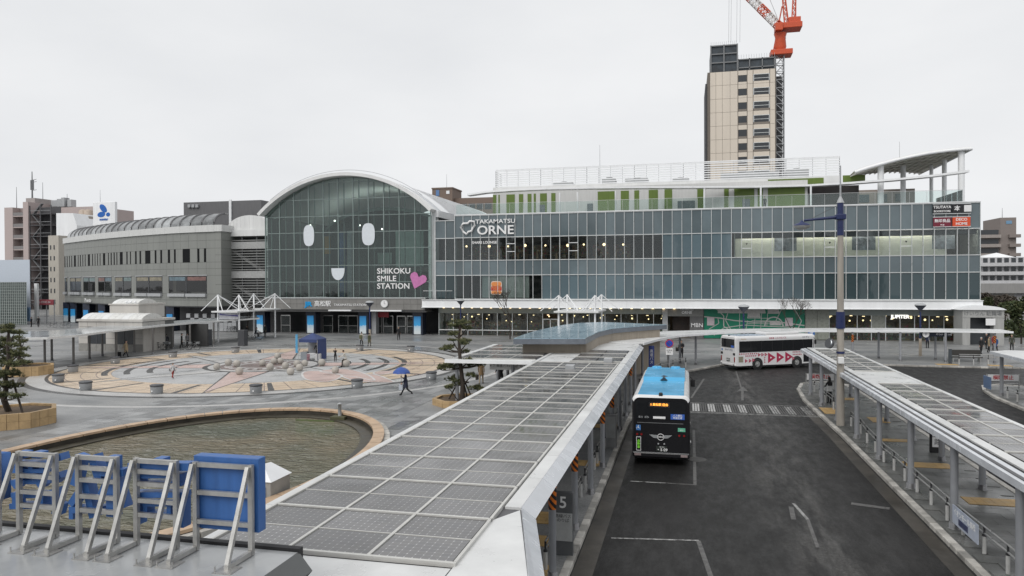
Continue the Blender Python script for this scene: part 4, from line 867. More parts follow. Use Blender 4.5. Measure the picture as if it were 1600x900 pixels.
# lower glazed link left of the main glass block
for i in range(2):
    for z0, z1, mt in ((5.42, 8.8, dark_glass), (8.8, 10.9, spandrel), (10.9, 14.15, lounge_glass), (14.15, 16.7, spandrel)): pane(-35.4 + i * 1.55, z0, z1, mt, 101.3, 1.55)
for x in (-35.4, -33.85, -32.4): MB().box(x - .035, x + .035, 101.18, 101.4, 5.4, 16.75).build('mullion', alu, orne)
for z in (8.8, 10.9, 14.15, 16.7): MB().box(-35.45, -32.32, 101.2, 101.36, z - .05, z + .05).build('transom', alu, orne)
MB().box(-35.4, -32.3, 104, 107, 5.3, 16.6).build('link_core', conc_in, orne); MB().box(-36.6, -35.5, 101.6, 103, 5.3, 17.4).build('white_pier', white, orne)
for i in range(7): MB().bar((-36.9 + i * .68, 100.1, 5.38), (-36.9 + i * .68, 100.1, 6.6), .05).build('rail_bar', darkgrey, orne)
MB().bar((-36.9, 100.1, 6.6), (-32.5, 100.1, 6.6), .07).build('rail_top', alu, orne)
# signs on the glass
SG = lambda px, py: ony(px, py, FY - .3)
lg = thing('store_sign', 'white outline emblem and letters of the building name on the glass', 'sign', SG(760, 355))
W[lg.name] = SG(760, 355)
pts = [SG(720, 355), SG(724, 349), SG(731, 349), SG(734, 345.5), SG(741, 346), SG(742, 352), SG(738, 357), SG(737, 361), SG(732, 362), SG(729, 366), SG(724, 362)]
MB().path(pts, .16, 6, closed=True).build('emblem', white_print, lg)
text('TAKAMATSU', .82, white_print, SG(774, 346), lg, ext=.06, bold=.012, sx=1.22); text('ORNE', 1.75, white_print, SG(774, 360), lg, ext=.08, bold=.014, sx=1.14)
text('SHARE LOUNGE', .5, white_print, SG(757, 379), lg, ext=.02, bold=.02)
bk_ = thing('burger_sign', 'orange bun shaped burger sign with red letters behind the glass', 'sign', SG(775, 450)); c = SG(775, 450)
bun = M('bun_orange', (.62, .22, .06), .5); burg_red = M('burger_red', (.42, .03, .03), .5)
def rrect(cx, cz, hw, hh, r, n=5):
    P = []
    for sx_, sz, a0 in ((1, 1, 0), (-1, 1, PI / 2), (-1, -1, PI), (1, -1, 1.5 * PI)):
        for i in range(n + 1): a = a0 + PI / 2 * i / n; P.append((cx + sx_ * (hw - r) + r * math.cos(a), 0, cz + sz * (hh - r) + r * math.sin(a)))
    return P
def shp(P, y, d): return [(p[0], y, p[2]) for p in P], (0, d, 0)
for nm, P, mt, y in (('rim', rrect(c.x, c.z, .82, .98, .4), M('pale_rim', (.6, .5, .42), .5), FY - .05), ('top_bun', rrect(c.x, c.z + .55, .72, .3, .28), bun, FY - .09), ('bottom_bun', rrect(c.x, c.z - .62, .72, .2, .18), bun, FY - .09), ('filling', rrect(c.x, c.z - .07, .76, .3, .1), burg_red, FY - .085)):
    MB().ext(*shp(P, y, -.04)).build(nm, mt, bk_)
text('BURGER', .34, bun, (c.x, FY - .135, c.z + .06), bk_, ext=.003, bold=.02); text('KING', .38, bun, (c.x, FY - .135, c.z - .22), bk_, ext=.003, bold=.02)
for (a, b_, t0, t1, mt, lines, lab) in ((1458, 1486.5, 319, 333.5, blackm, [('TSUTAYA', .46, .2), ('BOOKSTORE', .32, -.3)], 'black sign board with white two line bookshop letters'),
                                       (1488, 1516.5, 318.5, 333, blackm, [('本', .7, 0)], 'black sign board with a book character and pale square'),
                                       (1458.5, 1486.5, 339.5, 354, M('sign_maroon', (.16, .012, .03), .4), [('無印良品', .44, .12), ('MUJI', .22, -.36)], 'maroon sign board with white characters'),
                                       (1488.5, 1516.5, 339, 353.5, M('sign_orange', (.62, .075, .02), .4), [('DECO', .46, .26), ('HOME', .46, -.26)], 'orange sign board with white two line letters')):
    p0, p1 = ony(a, t0, FY - .35), ony(b_, t1, FY - .35); s = thing('sign_board', lab, 'sign', (p0.x, FY - .3, p1.z))
    MB().bbox(p0.x, p1.x, FY - .34, FY - .16, p1.z, p0.z, .02).build('panel', mt, s)
    for k in (.15, .85): MB().bar((p0.x + (p1.x - p0.x) * k, FY - .15, p1.z + .2), (p0.x + (p1.x - p0.x) * k, FY + .0, p1.z + .2), .05).build('bracket', alu, s)
    MB().box(p0.x - .05, p1.x + .05, FY - .352, FY - .342, p1.z - .05, p1.z + .03).build('edge_trim', alu, s); MB().box(p0.x - .05, p1.x + .05, FY - .352, FY - .342, p0.z - .03, p0.z + .05).build('edge_trim', alu, s)
    for st, sz, dz in lines: text(st, sz, white_print, ((p0.x + p1.x) / 2 - (.45 if st == '本' else 0), FY - .345, (p0.z + p1.z) / 2 + dz), s, ext=.008, bold=.02)
    if lines[0][0] == '本': MB().box(p0.x + 1.3, p0.x + 2.1, FY - .36, FY - .345, p1.z + .2, p1.z + 1.0).build('pale_square', white_print, s)
# roof terrace
MB().box(OX0 - .05, OX1 + .05, FY - .15, FY + .3, 17.36, 17.46).build('parapet_cap', white, orne)
bal = thing('glass_balustrade', 'long clear glass balustrade along the roof terrace edge', 'balustrade', (0, 101.2, 17.46)); bg_ = glass('balustrade_glass', (.90, .95, .94), .95, solid=(.4, .5, .48)); x1b = 33.1; n = 33; sw = (x1b - OX0) / n
for i in range(n): pane(OX0 + i * sw, 17.46, 18.95, bg_, 101.2, sw, bal)
for i in range(n + 1): MB().bar((OX0 + i * sw, 101.25, 17.4), (OX0 + i * sw, 101.25, 18.9), .03).build('baluster', alu, bal)
MB().bar((OX0, 101.21, 18.98), (x1b, 101.21, 18.98), .04).build('handrail', alu, bal)
for i in range(5): MB().box(x1b, x1b + .02, 101.2 + i * 2, 103.15 + i * 2, 17.46, 18.95).build('pane', bg_, bal)
WY = 107.2
MB().box(xat(771, WY), xat(1262, WY), WY, 150, 17.2, 21.6).build('penthouse', M('ph_white', (.52, .52, .51), .5, var=.06, streak=True), orne)
gp = [(660 + .3 * a, 660 + .3 * b_) for a, b_ in ((370, 387), (398, 405), (440, 483), (505, 527), (550, 570), (582, 593), (615, 650), (673, 695), (915, 1010), (1035, 1077), (1105, 1130), (1180, 1228), (1262, 1302))] + [(1040 + .3556 * a, 1040 + .3556 * b_) for a, b_ in ((140, 170), (258, 278), (302, 390), (405, 428), (450, 612))]
for k, (a, b_) in enumerate(gp): MB().box(xat(a, WY), xat(b_, WY), WY - .06, WY - .005, 17.25, 20.9).build('green_panel', green_p, orne)
for a, b_ in ((1059, 1086), (1160, 1172), (844, 852), (918, 927)): MB().box(xat(a, WY), xat(b_, WY), WY - .1, WY - .065, 17.25, 19.2).build('door', M('ph_door', (.10, .12, .13), .3), orne)
MB().box(xat(1264, WY), xat(1350, WY), WY + 3, WY + 3.2, 17.2, 21).build('terrace_back', M('terrace_dark', (.035, .03, .03), .6), orne)
for px in (880, 907, 965, 1100, 1186, 1262): x = xat(px, WY); MB().tube((x, 104.5, 17.2), (x, 104.5, 20.6), .12, .12, 10).build('terrace_column', white, orne)
sf = [onz(*p, 20.65) for p in [(730, 305), (760, 300.5), (800, 297.5), (850, 295.5), (920, 294), (1000, 293.3), (1090, 293), (1180, 292.5), (1260, 290.5), (1330, 286.5), (1400, 281), (1460, 275), (1515, 268)]]
for a, b_ in zip(sf, sf[1:]):
    MB().slab([(a.x, a.y), (b_.x, b_.y), (b_.x, b_.y + 1.5), (a.x, a.y + 1.5)], 20.6, 20.85).build('canopy_slab', white, orne)
MB().box(xat(771, 108), xat(1314, 108), 108, 108.3, 20.83, 22.1).build('roof_parapet', offwhite, orne)
for a, b_, t0, t1 in ((1200, 1287, 280.5, 291), (1317, 1352, 274, 285), (1145, 1180, 285, 291)): p0, p1 = ony(a, t0, 107.9), ony(b_, t1, 107.9); MB().box(p0.x, p1.x, 107.93, 107.99, p1.z, p0.z).build('green_panel', green_p, orne)
lv = thing('roof_louvre', 'white horizontal louvre screen standing on the roof', 'screen', (-4, 108.5, 22.1)); lx0, lx1 = -28.2, 20.4
for k in range(8): MB().box(lx0, lx1, 108.4, 108.46, 22.2 + k * .33, 22.33 + k * .33).build('louvre_slat', white, lv)
for k in range(29): x = lx0 + k * (lx1 - lx0) / 28; MB().bar((x, 108.55, 22.1), (x, 108.55, 24.7), .09 if k % 4 == 0 else .05).build('upright', lightgrey, lv)
MB().bar((lx0, 108.43, 24.78), (lx1, 108.43, 24.78), .14).build('top_rail', white, lv)
for k in range(8): MB().box(lx0 - .02, lx0 + .05, 108.4, 112, 22.2 + k * .33, 22.29 + k * .33).build('louvre_slat', white, lv)
for x, w_, h in ((-20, 3, 1.5), (-12.5, 2, 1.9), (-9, 3.4, 1.7), (-2, 2.4, 1.5), (5, 8, 2.0), (14, 3, 2.2)):
    t_ = thing('roof_unit', 'grey ventilation unit behind the roof louvres', 'roof unit', (x, 114, 21.6), group='roof units behind the louvres'); MB().bbox(x, x + w_, 112, 115, 21.6, 21.6 + h, .05).build('casing', lightgrey, t_); MB().lathe([(.5, 0), (.5, .25), (.42, .27)], (x + w_ / 2, 113.5, 21.6 + h), 14).build('fan_ring', midgrey, t_)
MB().tube((-12.44, 109, 22), (-12.44, 109, 28), .05, .02, 6).build('lightning_rod', lightgrey, label='thin lightning rod rising from the louvred roof', cat='rod')
# leaf shaped roof at the right end
lr = thing('leaf_roof', 'curved leaf shaped white canopy with ribbed underside over the terrace corner', 'canopy', (29, 110, 17.4))
def lz(x): u = (x - 21.6) / (35.4 - 21.6); return 22.2 + 2.45 * math.sin(u * PI / 2) ** .9 if u > 0 else 22.2
XS = [21.6 + 13.8 * i / 14 for i in range(15)]; b = MB()
yb_ = lambda x: 106 + 21 * max(.03, ((x - 21.6) / 13.8)) ** .7
for x0, x1 in zip(XS, XS[1:]): b.add([(x0, 105, lz(x0)), (x1, 105, lz(x1)), (x1, yb_(x1), lz(x1) - .2), (x0, yb_(x0), lz(x0) - .2), (x0, 105, lz(x0) + .12), (x1, 105, lz(x1) + .12), (x1, yb_(x1), lz(x1) - .08), (x0, yb_(x0), lz(x0) - .08)], [(0, 3, 2, 1), (4, 5, 6, 7), (0, 1, 5, 4), (2, 3, 7, 6)])
b.build('roof_sheet', M('leaf_under', (.72, .71, .62), .6, var=.1), lr)
for x in XS[1:]: MB().bar((x, 105, lz(x) - .1), (x, yb_(x), lz(x) - .32), .12, .16).build('purlin', M('purlin', (.66, .65, .6), .6), lr)
for k in range(5): MB().path([(x, 105 + (yb_(x) - 105) * (k + .5) / 5, lz(x) - .3) for x in XS], .07, 5).build('rib', MATS['purlin'], lr)
MB().path([(x, 104.9, lz(x) - .12) for x in XS], .2, 8).build('edge_beam', white, lr); MB().path([(XS[-1], 105 + k * 3, lz(35.4) - .15 - .05 * k) for k in range(6)], .16, 8).build('edge_beam', white, lr)
for x, y, r in ((24.97, 106, .38), (34.4, 105.6, .38), (34.4, 112, .3), (29.5, 113, .35), (34.4, 117.5, .25)): MB().tube((x, y, 17.2), (x, y, lz(x) - .2), r, r, 14).build('column', white, lr)
MB().tube((27.5, 107, 24), (27.5, 107, 26.2), .03, .02, 6).build('rod', lightgrey, lr)
stw = thing('terrace_wall', 'grey wall with openings behind the leaf roof', 'wall', (27, 122, 17.2)); MB().box(22, 33.2, 121, 122, 17.2, 21.5).build('wall_panel', M('terrace_beige', (.30, .26, .23), .6, var=.1), stw)
for k in range(4):
    for r in range(2): MB().box(23 + k * 2.5, 24.4 + k * 2.5, 120.94, 120.99, 17.8 + r * 1.8, 19 + r * 1.8).build('window', dark_glass, stw)
# ================================================================ arched station hall
hall = thing('station_hall', 'arched glass station hall with smiling face on its front', 'station', (-49.3, 101.2, PZ))
HX0, HX1, HZ, HT = -62.7, -36.0, 18.2, 23.55; HC = (HX0 + HX1) / 2; HR = ((13.35) ** 2 + (HT - HZ) ** 2) / (2 * (HT - HZ)); HCZ = HT - HR
az = lambda x: HCZ + math.sqrt(max(0, HR * HR - (x - HC) ** 2))
inz0 = lambda x: 14.2 + 5.6 * math.sqrt(max(0, 1 - ((x + 48.6) / 11.8) ** 2)); hall_glass = glass('hall_glass', (.84, .91, .89), .95, solid=(.1, .13, .125)); hall_frame = M('hall_frame', (.20, .25, .24), .4, .3, var=.08)
nbx = 11; hw = (HX1 - HX0) / nbx; HZR = [5.6, 7.93, 10.4, 12.9, 15.35, 17.8, 20.3, 22.8, 24]
HY = 101.0
for i in range(nbx):
    x0, x1 = HX0 + i * hw + .05, HX0 + (i + 1) * hw - .05
    for z0, z1 in zip(HZR, HZR[1:]):
        xsn = [x0 + (x1 - x0) * k / 4 for k in range(5)]; top = [min(z1 - .05, az(x) - .08) for x in xsn]
        if max(top) < z0 + .2: continue
        top = [max(t, z0 + .08) for t in top]
        o = MB().ext([(x0, HY, z0 + .05), (x1, HY, z0 + .05)] + [(x, HY, t) for x, t in list(zip(xsn, top))[::-1]], (0, .02, 0)).build('pane', hall_glass, hall)
        o.rotation_euler = (U(-.004, .004), 0, U(-.004, .004))
for i in range(nbx + 1):
    x = HX0 + i * hw; MB().box(x - .07, x + .07, HY - .08, HY + .12, 5.5, az(min(max(x, HX0 + .05), HX1 - .05)) - .05).build('mullion', hall_frame, hall)
    MB().tube((x + .5, HY + .9, 5.5), (x + .5, HY + .9, az(min(x + .5, HX1 - .2)) - .3), .09, .09, 8).build('wind_post', hall_frame, hall)
for z in HZR[:-1]:
    d = math.sqrt(max(0, HR * HR - (z - HCZ) ** 2)) if z > HZ else 13.35
    MB().box(HC - d + .1, HC + d - .1, HY - .06, HY + .1, z - .05, z + .05).build('transom', hall_frame, hall)
def arch_shell(name, y0, y1, ro, ri, mat, extra=.9, zoff=0):
    A0 = math.asin((13.35 + extra) / ro) if ro > 14.5 else 1; b = MB(); n = 36; P = []
    for r in (ro, ri):
        for i in range(n + 1): a = -A0 + 2 * A0 * i / n; P.append((HC + r * math.sin(a), HCZ + zoff + r * math.cos(a)))
    m_ = n + 1; v = [(x, y0, z) for x, z in P] + [(x, y1, z) for x, z in P]; k = 2 * m_; fs = []
    for i in range(n): fs += [(i, i + 1, k + i + 1, k + i), (m_ + i + 1, m_ + i, k + m_ + i, k + m_ + i + 1), (i + 1, i, m_ + i, m_ + i + 1), (k + i, k + i + 1, k + m_ + i + 1, k + m_ + i)]
    fs += [(0, k, k + m_, m_), (n, m_ + n, k + m_ + n, k + n)]
    b.add(v, fs, 0, False); return b.build(name, mat, hall)
vault_m = M('vault_inside', (.52, .55, .54), .6, var=.05)
arch_shell('front_arch', 99.6, 101.6, HR + .5, HR + .02, offwhite, .6); roof_m = M('hall_roof_metal', (.50, .52, .54), .3, .3, var=.07, scale=.3)
arch_shell('roof_shell', 101.62, 150, HR + .45, HR + .1, roof_m, .6); arch_shell('vault_lining', 101.7, 149, HR + .08, HR - .05, vault_m, .2)
upl = M('added_up_lamp', (1, 1, 1), .4, emit=(1, .98, .93, 45))  # lamps added out of sight to brighten the vault lining
for k in range(20):
    x0, x1 = -59.8 + k * 1.13, -59.8 + (k + 1) * 1.13; za_, zb_ = inz0(x0) - .1, inz0(x1) - .1
    MB().add([(x0, 113.6, za_), (x1, 113.6, zb_), (x1, 115.95, zb_), (x0, 115.95, za_), (x0, 113.6, za_ + .55), (x1, 113.6, zb_ + .55), (x1, 115.95, zb_ + .08), (x0, 115.95, za_ + .08)], [(3, 2, 1, 0), (4, 5, 6, 7), (0, 1, 5, 4), (1, 2, 6, 5), (2, 3, 7, 6), (3, 0, 4, 7)]).build('added_lamp_shield', hall_frame, hall)  # ledge added to hide the lamps from below
    if k % 2: xm_ = (x0 + x1) / 2; MB().bbox(xm_ - .3, xm_ + .3, 115.2, 115.6, (za_ + zb_) / 2 + .2, (za_ + zb_) / 2 + .26, .02).build('added_up_light', upl, hall)
for k in range(10): arch_shell('roof_seam', 112 + k * 4, 104.12 + k * 4, HR + .52, HR + .46, white, .55)
MB().path([(HC + (HR + .95) * math.sin(a), 100.5, HCZ + (HR + .95) * math.cos(a)) for a in [-.65 + 1.3 * k / 30 for k in range(31)]], .035, 5).build('safety_wire', lightgrey, hall)
MB().box(HX1 - .1, HX1 + .9, 101.7, 149, 17.3, 18.2).build('eave_gutter', white, hall); MB().box(HX1 + .1, HX1 + .3, 101.65, 149, 5.4, 17.3).build('side_wall', M('side_dark', (.14, .15, .15), .6), hall); MB().box(HX0 - .1, HX0 + .0, 101.65, 149, 5.4, 18).build('side_wall', MATS['side_dark'], hall)
# inside: inner gable, mezzanines, blue pylon, panes with daylight painted in
inz = lambda x: 14.2 + 5.6 * math.sqrt(max(0, 1 - ((x + 48.6) / 11.8) ** 2)); X_ = [-60.4 + 23.6 * i / 24 for i in range(25)]
MB().ext([(-60.4, 116, .2), (-36.8, 116, .2)] + [(x, 116, inz(x)) for x in X_[::-1]], (0, .3, 0)).build('inner_gable', M('inner_gable', (.07, .085, .085), .7, var=.2, scale=.3), hall)
MB().box(HX0 + .2, HX1 - .2, 101.8, 148.5, .1, .18).build('hall_floor', M('hall_floor', (.14, .14, .14), .3), hall)
MB().box(HX0 + .2, -52, 106, 116, 7.3, 7.9).build('mezzanine', conc_in, hall); MB().box(-44, HX1 - .2, 106, 116, 9.5, 10.1).build('mezzanine', conc_in, hall); MB().box(-52, -44, 110, 116, 6, 6.5).build('mezzanine', conc_in, hall)
p = ony(541, 410, 105); MB().bbox(p.x - 1.05, p.x + .05, 104.6, 105.6, 5.6, 15.6, .03).build('blue_pylon', M('pylon_blue', (.02, .07, .19), .35, var=.3, scale=.6), hall); MB().bbox(p.x + .3, p.x + 1.1, 104.7, 105.5, 5.6, 15.8, .03).build('grey_pylon', M('pylon_grey', (.2, .22, .24), .35), hall)
p = ony(511, 365, 110); MB().box(p.x - .5, p.x + .5, 110, 110.2, 12.5, 15.4).build('amber_panel', M('amber', (.35, .2, .05), .5), hall)
for px, py in ((523, 345), (597, 358), (562, 352), (485, 352)): p = ony(px, py, 108); MB().ball(p, .14, 8, 6).build('ceiling_spot', M('spot_white', (1, 1, 1), .4, emit=(1, .97, .9, 4)), hall)
for (a, b_, t0, t1) in ((618, 662, 362, 416), (590, 612, 395, 412), (436, 458, 417, 429)): p0, p1 = ony(a, t0, 112), ony(b_, t1, 112); MB().box(p0.x, p1.x, 112, 112.1, p1.z, p0.z).build('painted_daylit_glazing', M('painted_daylight', (.30, .40, .37), .2, var=.2, scale=.3), hall)  # opaque panels; daylight through the glazing is put into their colour
# stickers on the glass: face, words and heart
FYs = HY - .12
def oval(cx, cy, w_, h, sq=.0, n=28):
    c = ony(cx, cy, FYs); k = 101 / 1118.0; P = []
    for i in range(n):
        a = 2 * PI * i / n; e = .72; P.append((c.x + w_ * abs(math.cos(a)) ** e * (1 if math.cos(a) > 0 else -1), FYs, c.z + h * abs(math.sin(a)) ** e * (1 if math.sin(a) > 0 else -1)))
    return P
film = M('white_film', (.62, .66, .70), .45, var=.04)
fa = thing('smiling_face_sticker', 'pale eye and mouth stickers on the arched glass front', 'sticker', (HC, FYs, 12)); W[fa.name] = Vector((HC, FYs, 12))
MB().ext(oval(482.5, 368, .88, 1.58), (0, .02, 0)).build('eye', film, fa); MB().ext(oval(575.5, 366, 1.02, 1.63), (0, .02, 0)).build('eye', film, fa)
c = ony(528, 419, FYs); MB().ext([(c.x - 1.08, FYs, c.z)] + [(c.x - 1.08 * math.cos(PI * k / 16), FYs, c.z - 1.78 * math.sin(PI * k / 16) ** .8) for k in range(1, 16)] + [(c.x + 1.08, FYs, c.z)], (0, .02, 0)).build('mouth', film, fa)
ws = thing('window_lettering', 'white three line station slogan with pink heart on the glass', 'lettering', ony(620, 436, FYs)); W[ws.name] = ony(620, 436, FYs)
for k, t_ in enumerate(('SHIKOKU', 'SMILE', 'STATION')): text(t_, 1.12, white_print, ony(589, 424 + k * 11.7, FYs) , ws, ext=.01, bold=.016, align='LEFT', sx=1.1)
hp = [(0, -1), (-.55, -.35), (-.98, .2), (-1, .6), (-.72, .92), (-.35, .9), (0, .5), (.35, .9), (.72, .92), (1, .6), (.98, .2), (.55, -.35)]; c = ony(652, 439, FYs - .03); ca, sa = math.cos(-.35), math.sin(-.35)
MB().ext([(c.x + 1.3 * (x * ca - z * sa), FYs - .03, c.z + 1.2 * (x * sa + z * ca)) for x, z in hp], (0, .02, 0)).build('heart', M('heart_pink', (.50, .17, .38), .45), ws)
# entrance beam with sign and clock
bm_ = M('beam_tile', (.20, .195, .185), .45, var=.12, scale=.6)
MB().box(HX0 + .3, HX1 - .7, 100.25, 103.5, 3.7, 5.5).build('entrance_beam', M('beam_joint', (.06, .06, .06), .7), hall)
tl = None; nt_ = 24
for i in range(nt_):
    for k in range(2):
        w_ = (HX1 - HX0 - 1.0) / nt_; x = HX0 + .3 + i * w_; z = 3.85 + k * .82
        if tl is None: tl = MB().box(x + .012, x + w_ - .012, 100.2, 100.24, z + .012, z + .80).build('cladding_tile', bm_, hall)
        else: inst(tl, hall, (x + w_ / 2, 100.22, z + .012))
MB().box(HX0 + .2, HX1 - .6, 100.1, 100.6, 5.5, 5.62).build('beam_cap', alu, hall)
for a, b_ in ((513, 548), (577, 627)): MB().box(xat(a, 100), xat(b_, 100), 99.9, 100.19, 3.62, 3.83).build('light_strip', white, hall)
ss = thing('station_sign', 'blue and white station name lettering on the entrance beam', 'sign', ony(540, 476, 100.2)); W[ss.name] = ony(540, 476, 100.2)
text('JR', .95, M('rail_blue', (.0, .28, .62), .4), ony(482, 475.5, 100.15), ss, ext=.04, bold=.04, sx=1.35); text('高松駅', .9, white_print, ony(504, 475, 100.15), ss, ext=.05, bold=.012); text('TAKAMATSU STATION', .47, white_print, ony(547, 476.5, 100.15), ss, ext=.03, bold=.008, sx=1.08)
c = ony(601, 474.5, 100.1); ck = thing('station_clock', 'round white clock on the entrance beam', 'clock', c); W[ck.name] = c.copy()
MB().tube(c + Vector((0, 0, 0)), c + Vector((0, -.15, 0)), .56, .56, 24).build('case', alu, ck); MB().tube(c + Vector((0, -.15, 0)), c + Vector((0, -.165, 0)), .49, .49, 24).build('dial', white_print, ck)
MB().bar(c + Vector((0, -.175, 0)), c + Vector((0, -.175, .38)), .05, .01).build('hand', matte_black, ck); MB().bar(c + Vector((0, -.18, 0)), c + Vector((.24, -.18, -.02)), .06, .01).build('hand', matte_black, ck)
# entrance level: dark recess, pillars with posters, glazed doors
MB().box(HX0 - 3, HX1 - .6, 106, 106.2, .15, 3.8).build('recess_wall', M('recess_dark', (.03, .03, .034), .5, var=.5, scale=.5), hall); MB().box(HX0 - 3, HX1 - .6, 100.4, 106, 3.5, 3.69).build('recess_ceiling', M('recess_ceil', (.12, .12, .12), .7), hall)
door_g = glass('door_glass', (.5, .55, .55), .85)
for px in (446, 512, 536, 551, 588, 606, 628, 641):
    x = xat(px, 103.6); d = MB().box(x - .75, x + .75, 103.6, 103.64, .2, 2.7).build('door', door_g, hall)
    MB().box(x - .82, x - .75, 103.55, 103.7, .15, 2.8).box(x + .75, x + .82, 103.55, 103.7, .15, 2.8).box(x - .75, x + .75, 103.55, 103.7, 2.7, 2.82).box(x - .75, x + .75, 103.55, 103.7, 1.2, 1.26).build('door_frame', steel, d)
MB().box(xat(585, 103), xat(607, 103), 103.0, 103.05, 2.6, 3.4).build('red_banner', M('banner_red', (.28, .02, .03), .5), hall)
MB().box(xat(583, 102.9), xat(590, 102.9), 102.2, 103.4, .15, 3.69).build('pale_pier', lightgrey, hall)
m_post, t, bb = nodes('sea_poster'); N = t.nodes.new; K = t.links.new
ge = N('ShaderNodeNewGeometry'); sx = N('ShaderNodeSeparateXYZ'); K(ge.outputs['Position'], sx.inputs[0]); nz = N('ShaderNodeTexNoise'); nz.inputs['Scale'].default_value = 3.5; nz.inputs['Detail'].default_value = 4; K(ge.outputs['Position'], nz.inputs['Vector'])
ad_ = N('ShaderNodeMath'); ad_.operation = 'MULTIPLY_ADD'; ad_.inputs[1].default_value = .7; K(nz.outputs['Fac'], ad_.inputs[0]); K(sx.outputs[2], ad_.inputs[2])
cr_ = N('ShaderNodeValToRGB'); mr = N('ShaderNodeMapRange'); mr.inputs[1].default_value = .3; mr.inputs[2].default_value = 3.2; K(ad_.outputs[0], mr.inputs[0]); K(mr.outputs[0], cr_.inputs[0]); e = cr_.color_ramp.elements
e[0].position = .25; e[0].color = (.55, .6, .62, 1); e[1].position = 1; e[1].color = (.03, .22, .5, 1); q = e.new(.5); q.color = (.35, .5, .62, 1); q = e.new(.55); q.color = (.04, .3, .6, 1)
K(cr_.outputs[0], bb.inputs['Base Color']); bb.inputs['Roughness'].default_value = .35; K(cr_.outputs[0], bb.inputs['Emission Color']); bb.inputs['Emission Strength'].default_value = .08
def pillar(x, y, label, h=3.7, w_=1.6):
    t_ = thing('poster_pillar', label, 'pillar', (x, y, PZ), group='poster pillars along the station front')
    MB().bbox(x - w_ / 2, x + w_ / 2, y, y + w_, PZ, h, .05).build('shaft', M('pillar_navy', (.02, .026, .045), .4), t_); MB().box(x - .52, x + .52, y - .12, y - .01, .25, 2.85).build('poster', m_post, t_)
    MB().box(x - .56, x + .56, y - .1, y - .005, .15, .249).build('stand', darkgrey, t_); return t_
for px in (406, 485, 567, 652): q = onz(px, 521, PZ); pillar(xat(px, 101.4), 101.4, 'dark pillar with blue sea poster at the station entrance')
# ---- stair tower between hall and curved building
st = thing('stair_tower', 'louvred open stair tower with small barrel roof beside the hall', 'tower', (-66.8, 104, PZ))
MB().box(-70.9, -63, 106.2, 112, .1, 15.2).build('back_wall', M('stair_dark', (.10, .105, .105), .7), st)
lm = M('stair_louvre', (.26, .265, .26), .5)
for k in range(26):
    z = 4.4 + k * .42
    if 8.6 < z < 9.6 or z > 14.6: continue
    MB().box(-70.95, -63.0, 103.0, 103.14, z, z + .12).build('louvre', lm, st)
for z in (8.6, 13.2): MB().box(-70.95, -63.0, 102.9, 103.2, z, z + 1.1).build('band', M('stair_band', (.34, .345, .34), .5), st)
for x in (-70.9, -68.2, -65.6, -63.1): MB().box(x - .06, x + .06, 103.15, 103.3, 4.2, 15.2).build('upright', midgrey, st)
for z0, z1 in ((4.2, 7.6), (9.2, 12.8)): MB().bar((-69.8, 104, z1), (-64, 104, z0), 1.2, .35).build('stair_flight', lm, st)
MB().box(-71, -62.8, 102.8, 112.5, 15.2, 16.2).build('white_band', offwhite, st)
b = MB(); P = [(-70.9 + 8 * (1 - math.cos(PI * k / 16)) / 2 * 1.0, 16.2 + 2.3 * math.sin(PI * k / 16)) for k in range(17)]
for k in range(16): MB().ext([(P[k][0], 103.2, P[k][1]), (P[k + 1][0] - .02, 103.2, P[k + 1][1]), (P[k + 1][0] - .02, 103.2, 16.2), (P[k][0], 103.2, 16.2)], (0, 12, 0)).build('roof_strip', offwhite, st)
# ---- curved grey building
cv = thing('curved_building', 'long curved grey tiled building with glazed vaulted roof edge', 'building', (-92, 108, PZ))
ctrl = [(-71, 100.3), (-80, 102.2), (-94, 107.8), (-106.5, 114.0), (-121, 122.5)]
poly = []
for i in range(len(ctrl) - 1):
    p0 = Vector(ctrl[max(i - 1, 0)]); p1 = Vector(ctrl[i]); p2 = Vector(ctrl[i + 1]); p3 = Vector(ctrl[min(i + 2, len(ctrl) - 1)])
    for j in range(10):
        t = j / 10; poly.append(.5 * ((2 * p1) + (p2 - p0) * t + (2 * p0 - 5 * p1 + 4 * p2 - p3) * t * t + (3 * p1 - p0 - 3 * p2 + p3) * t ** 3))
poly.append(Vector(ctrl[-1])); S_ = [0]
for a, b_ in zip(poly, poly[1:]): S_.append(S_[-1] + (b_ - a).length)
LT = S_[-1]
def at(s):
    s = min(max(s, 0), LT - 1e-4); i = max(k for k in range(len(S_) - 1) if S_[k] <= s); f = (s - S_[i]) / (S_[i + 1] - S_[i]); p = poly[i].lerp(poly[i + 1], f); d = (poly[i + 1] - poly[i]).normalized()
    return p, d, Vector((d.y, -d.x)) * -1      # point, direction (leftwards), inward normal
for s_ in (10,):
    p, d, n_ = at(s_)
    INW = 1 if n_.y > 0 else -1
def at2(s):
    p, d, n_ = at(s); return p, d, n_ * INW
def s_of(px):
    best, bs = 1e9, 0
    for k in range(600):
        s = LT * k / 599; p, _, _ = at(s); v = RC.transposed() @ Vector((p.x, p.y, 8 - EYE)); x = 800 + F * v.x / -v.z
        if abs(x - px) < best: best, bs = abs(x - px), s
    return bs
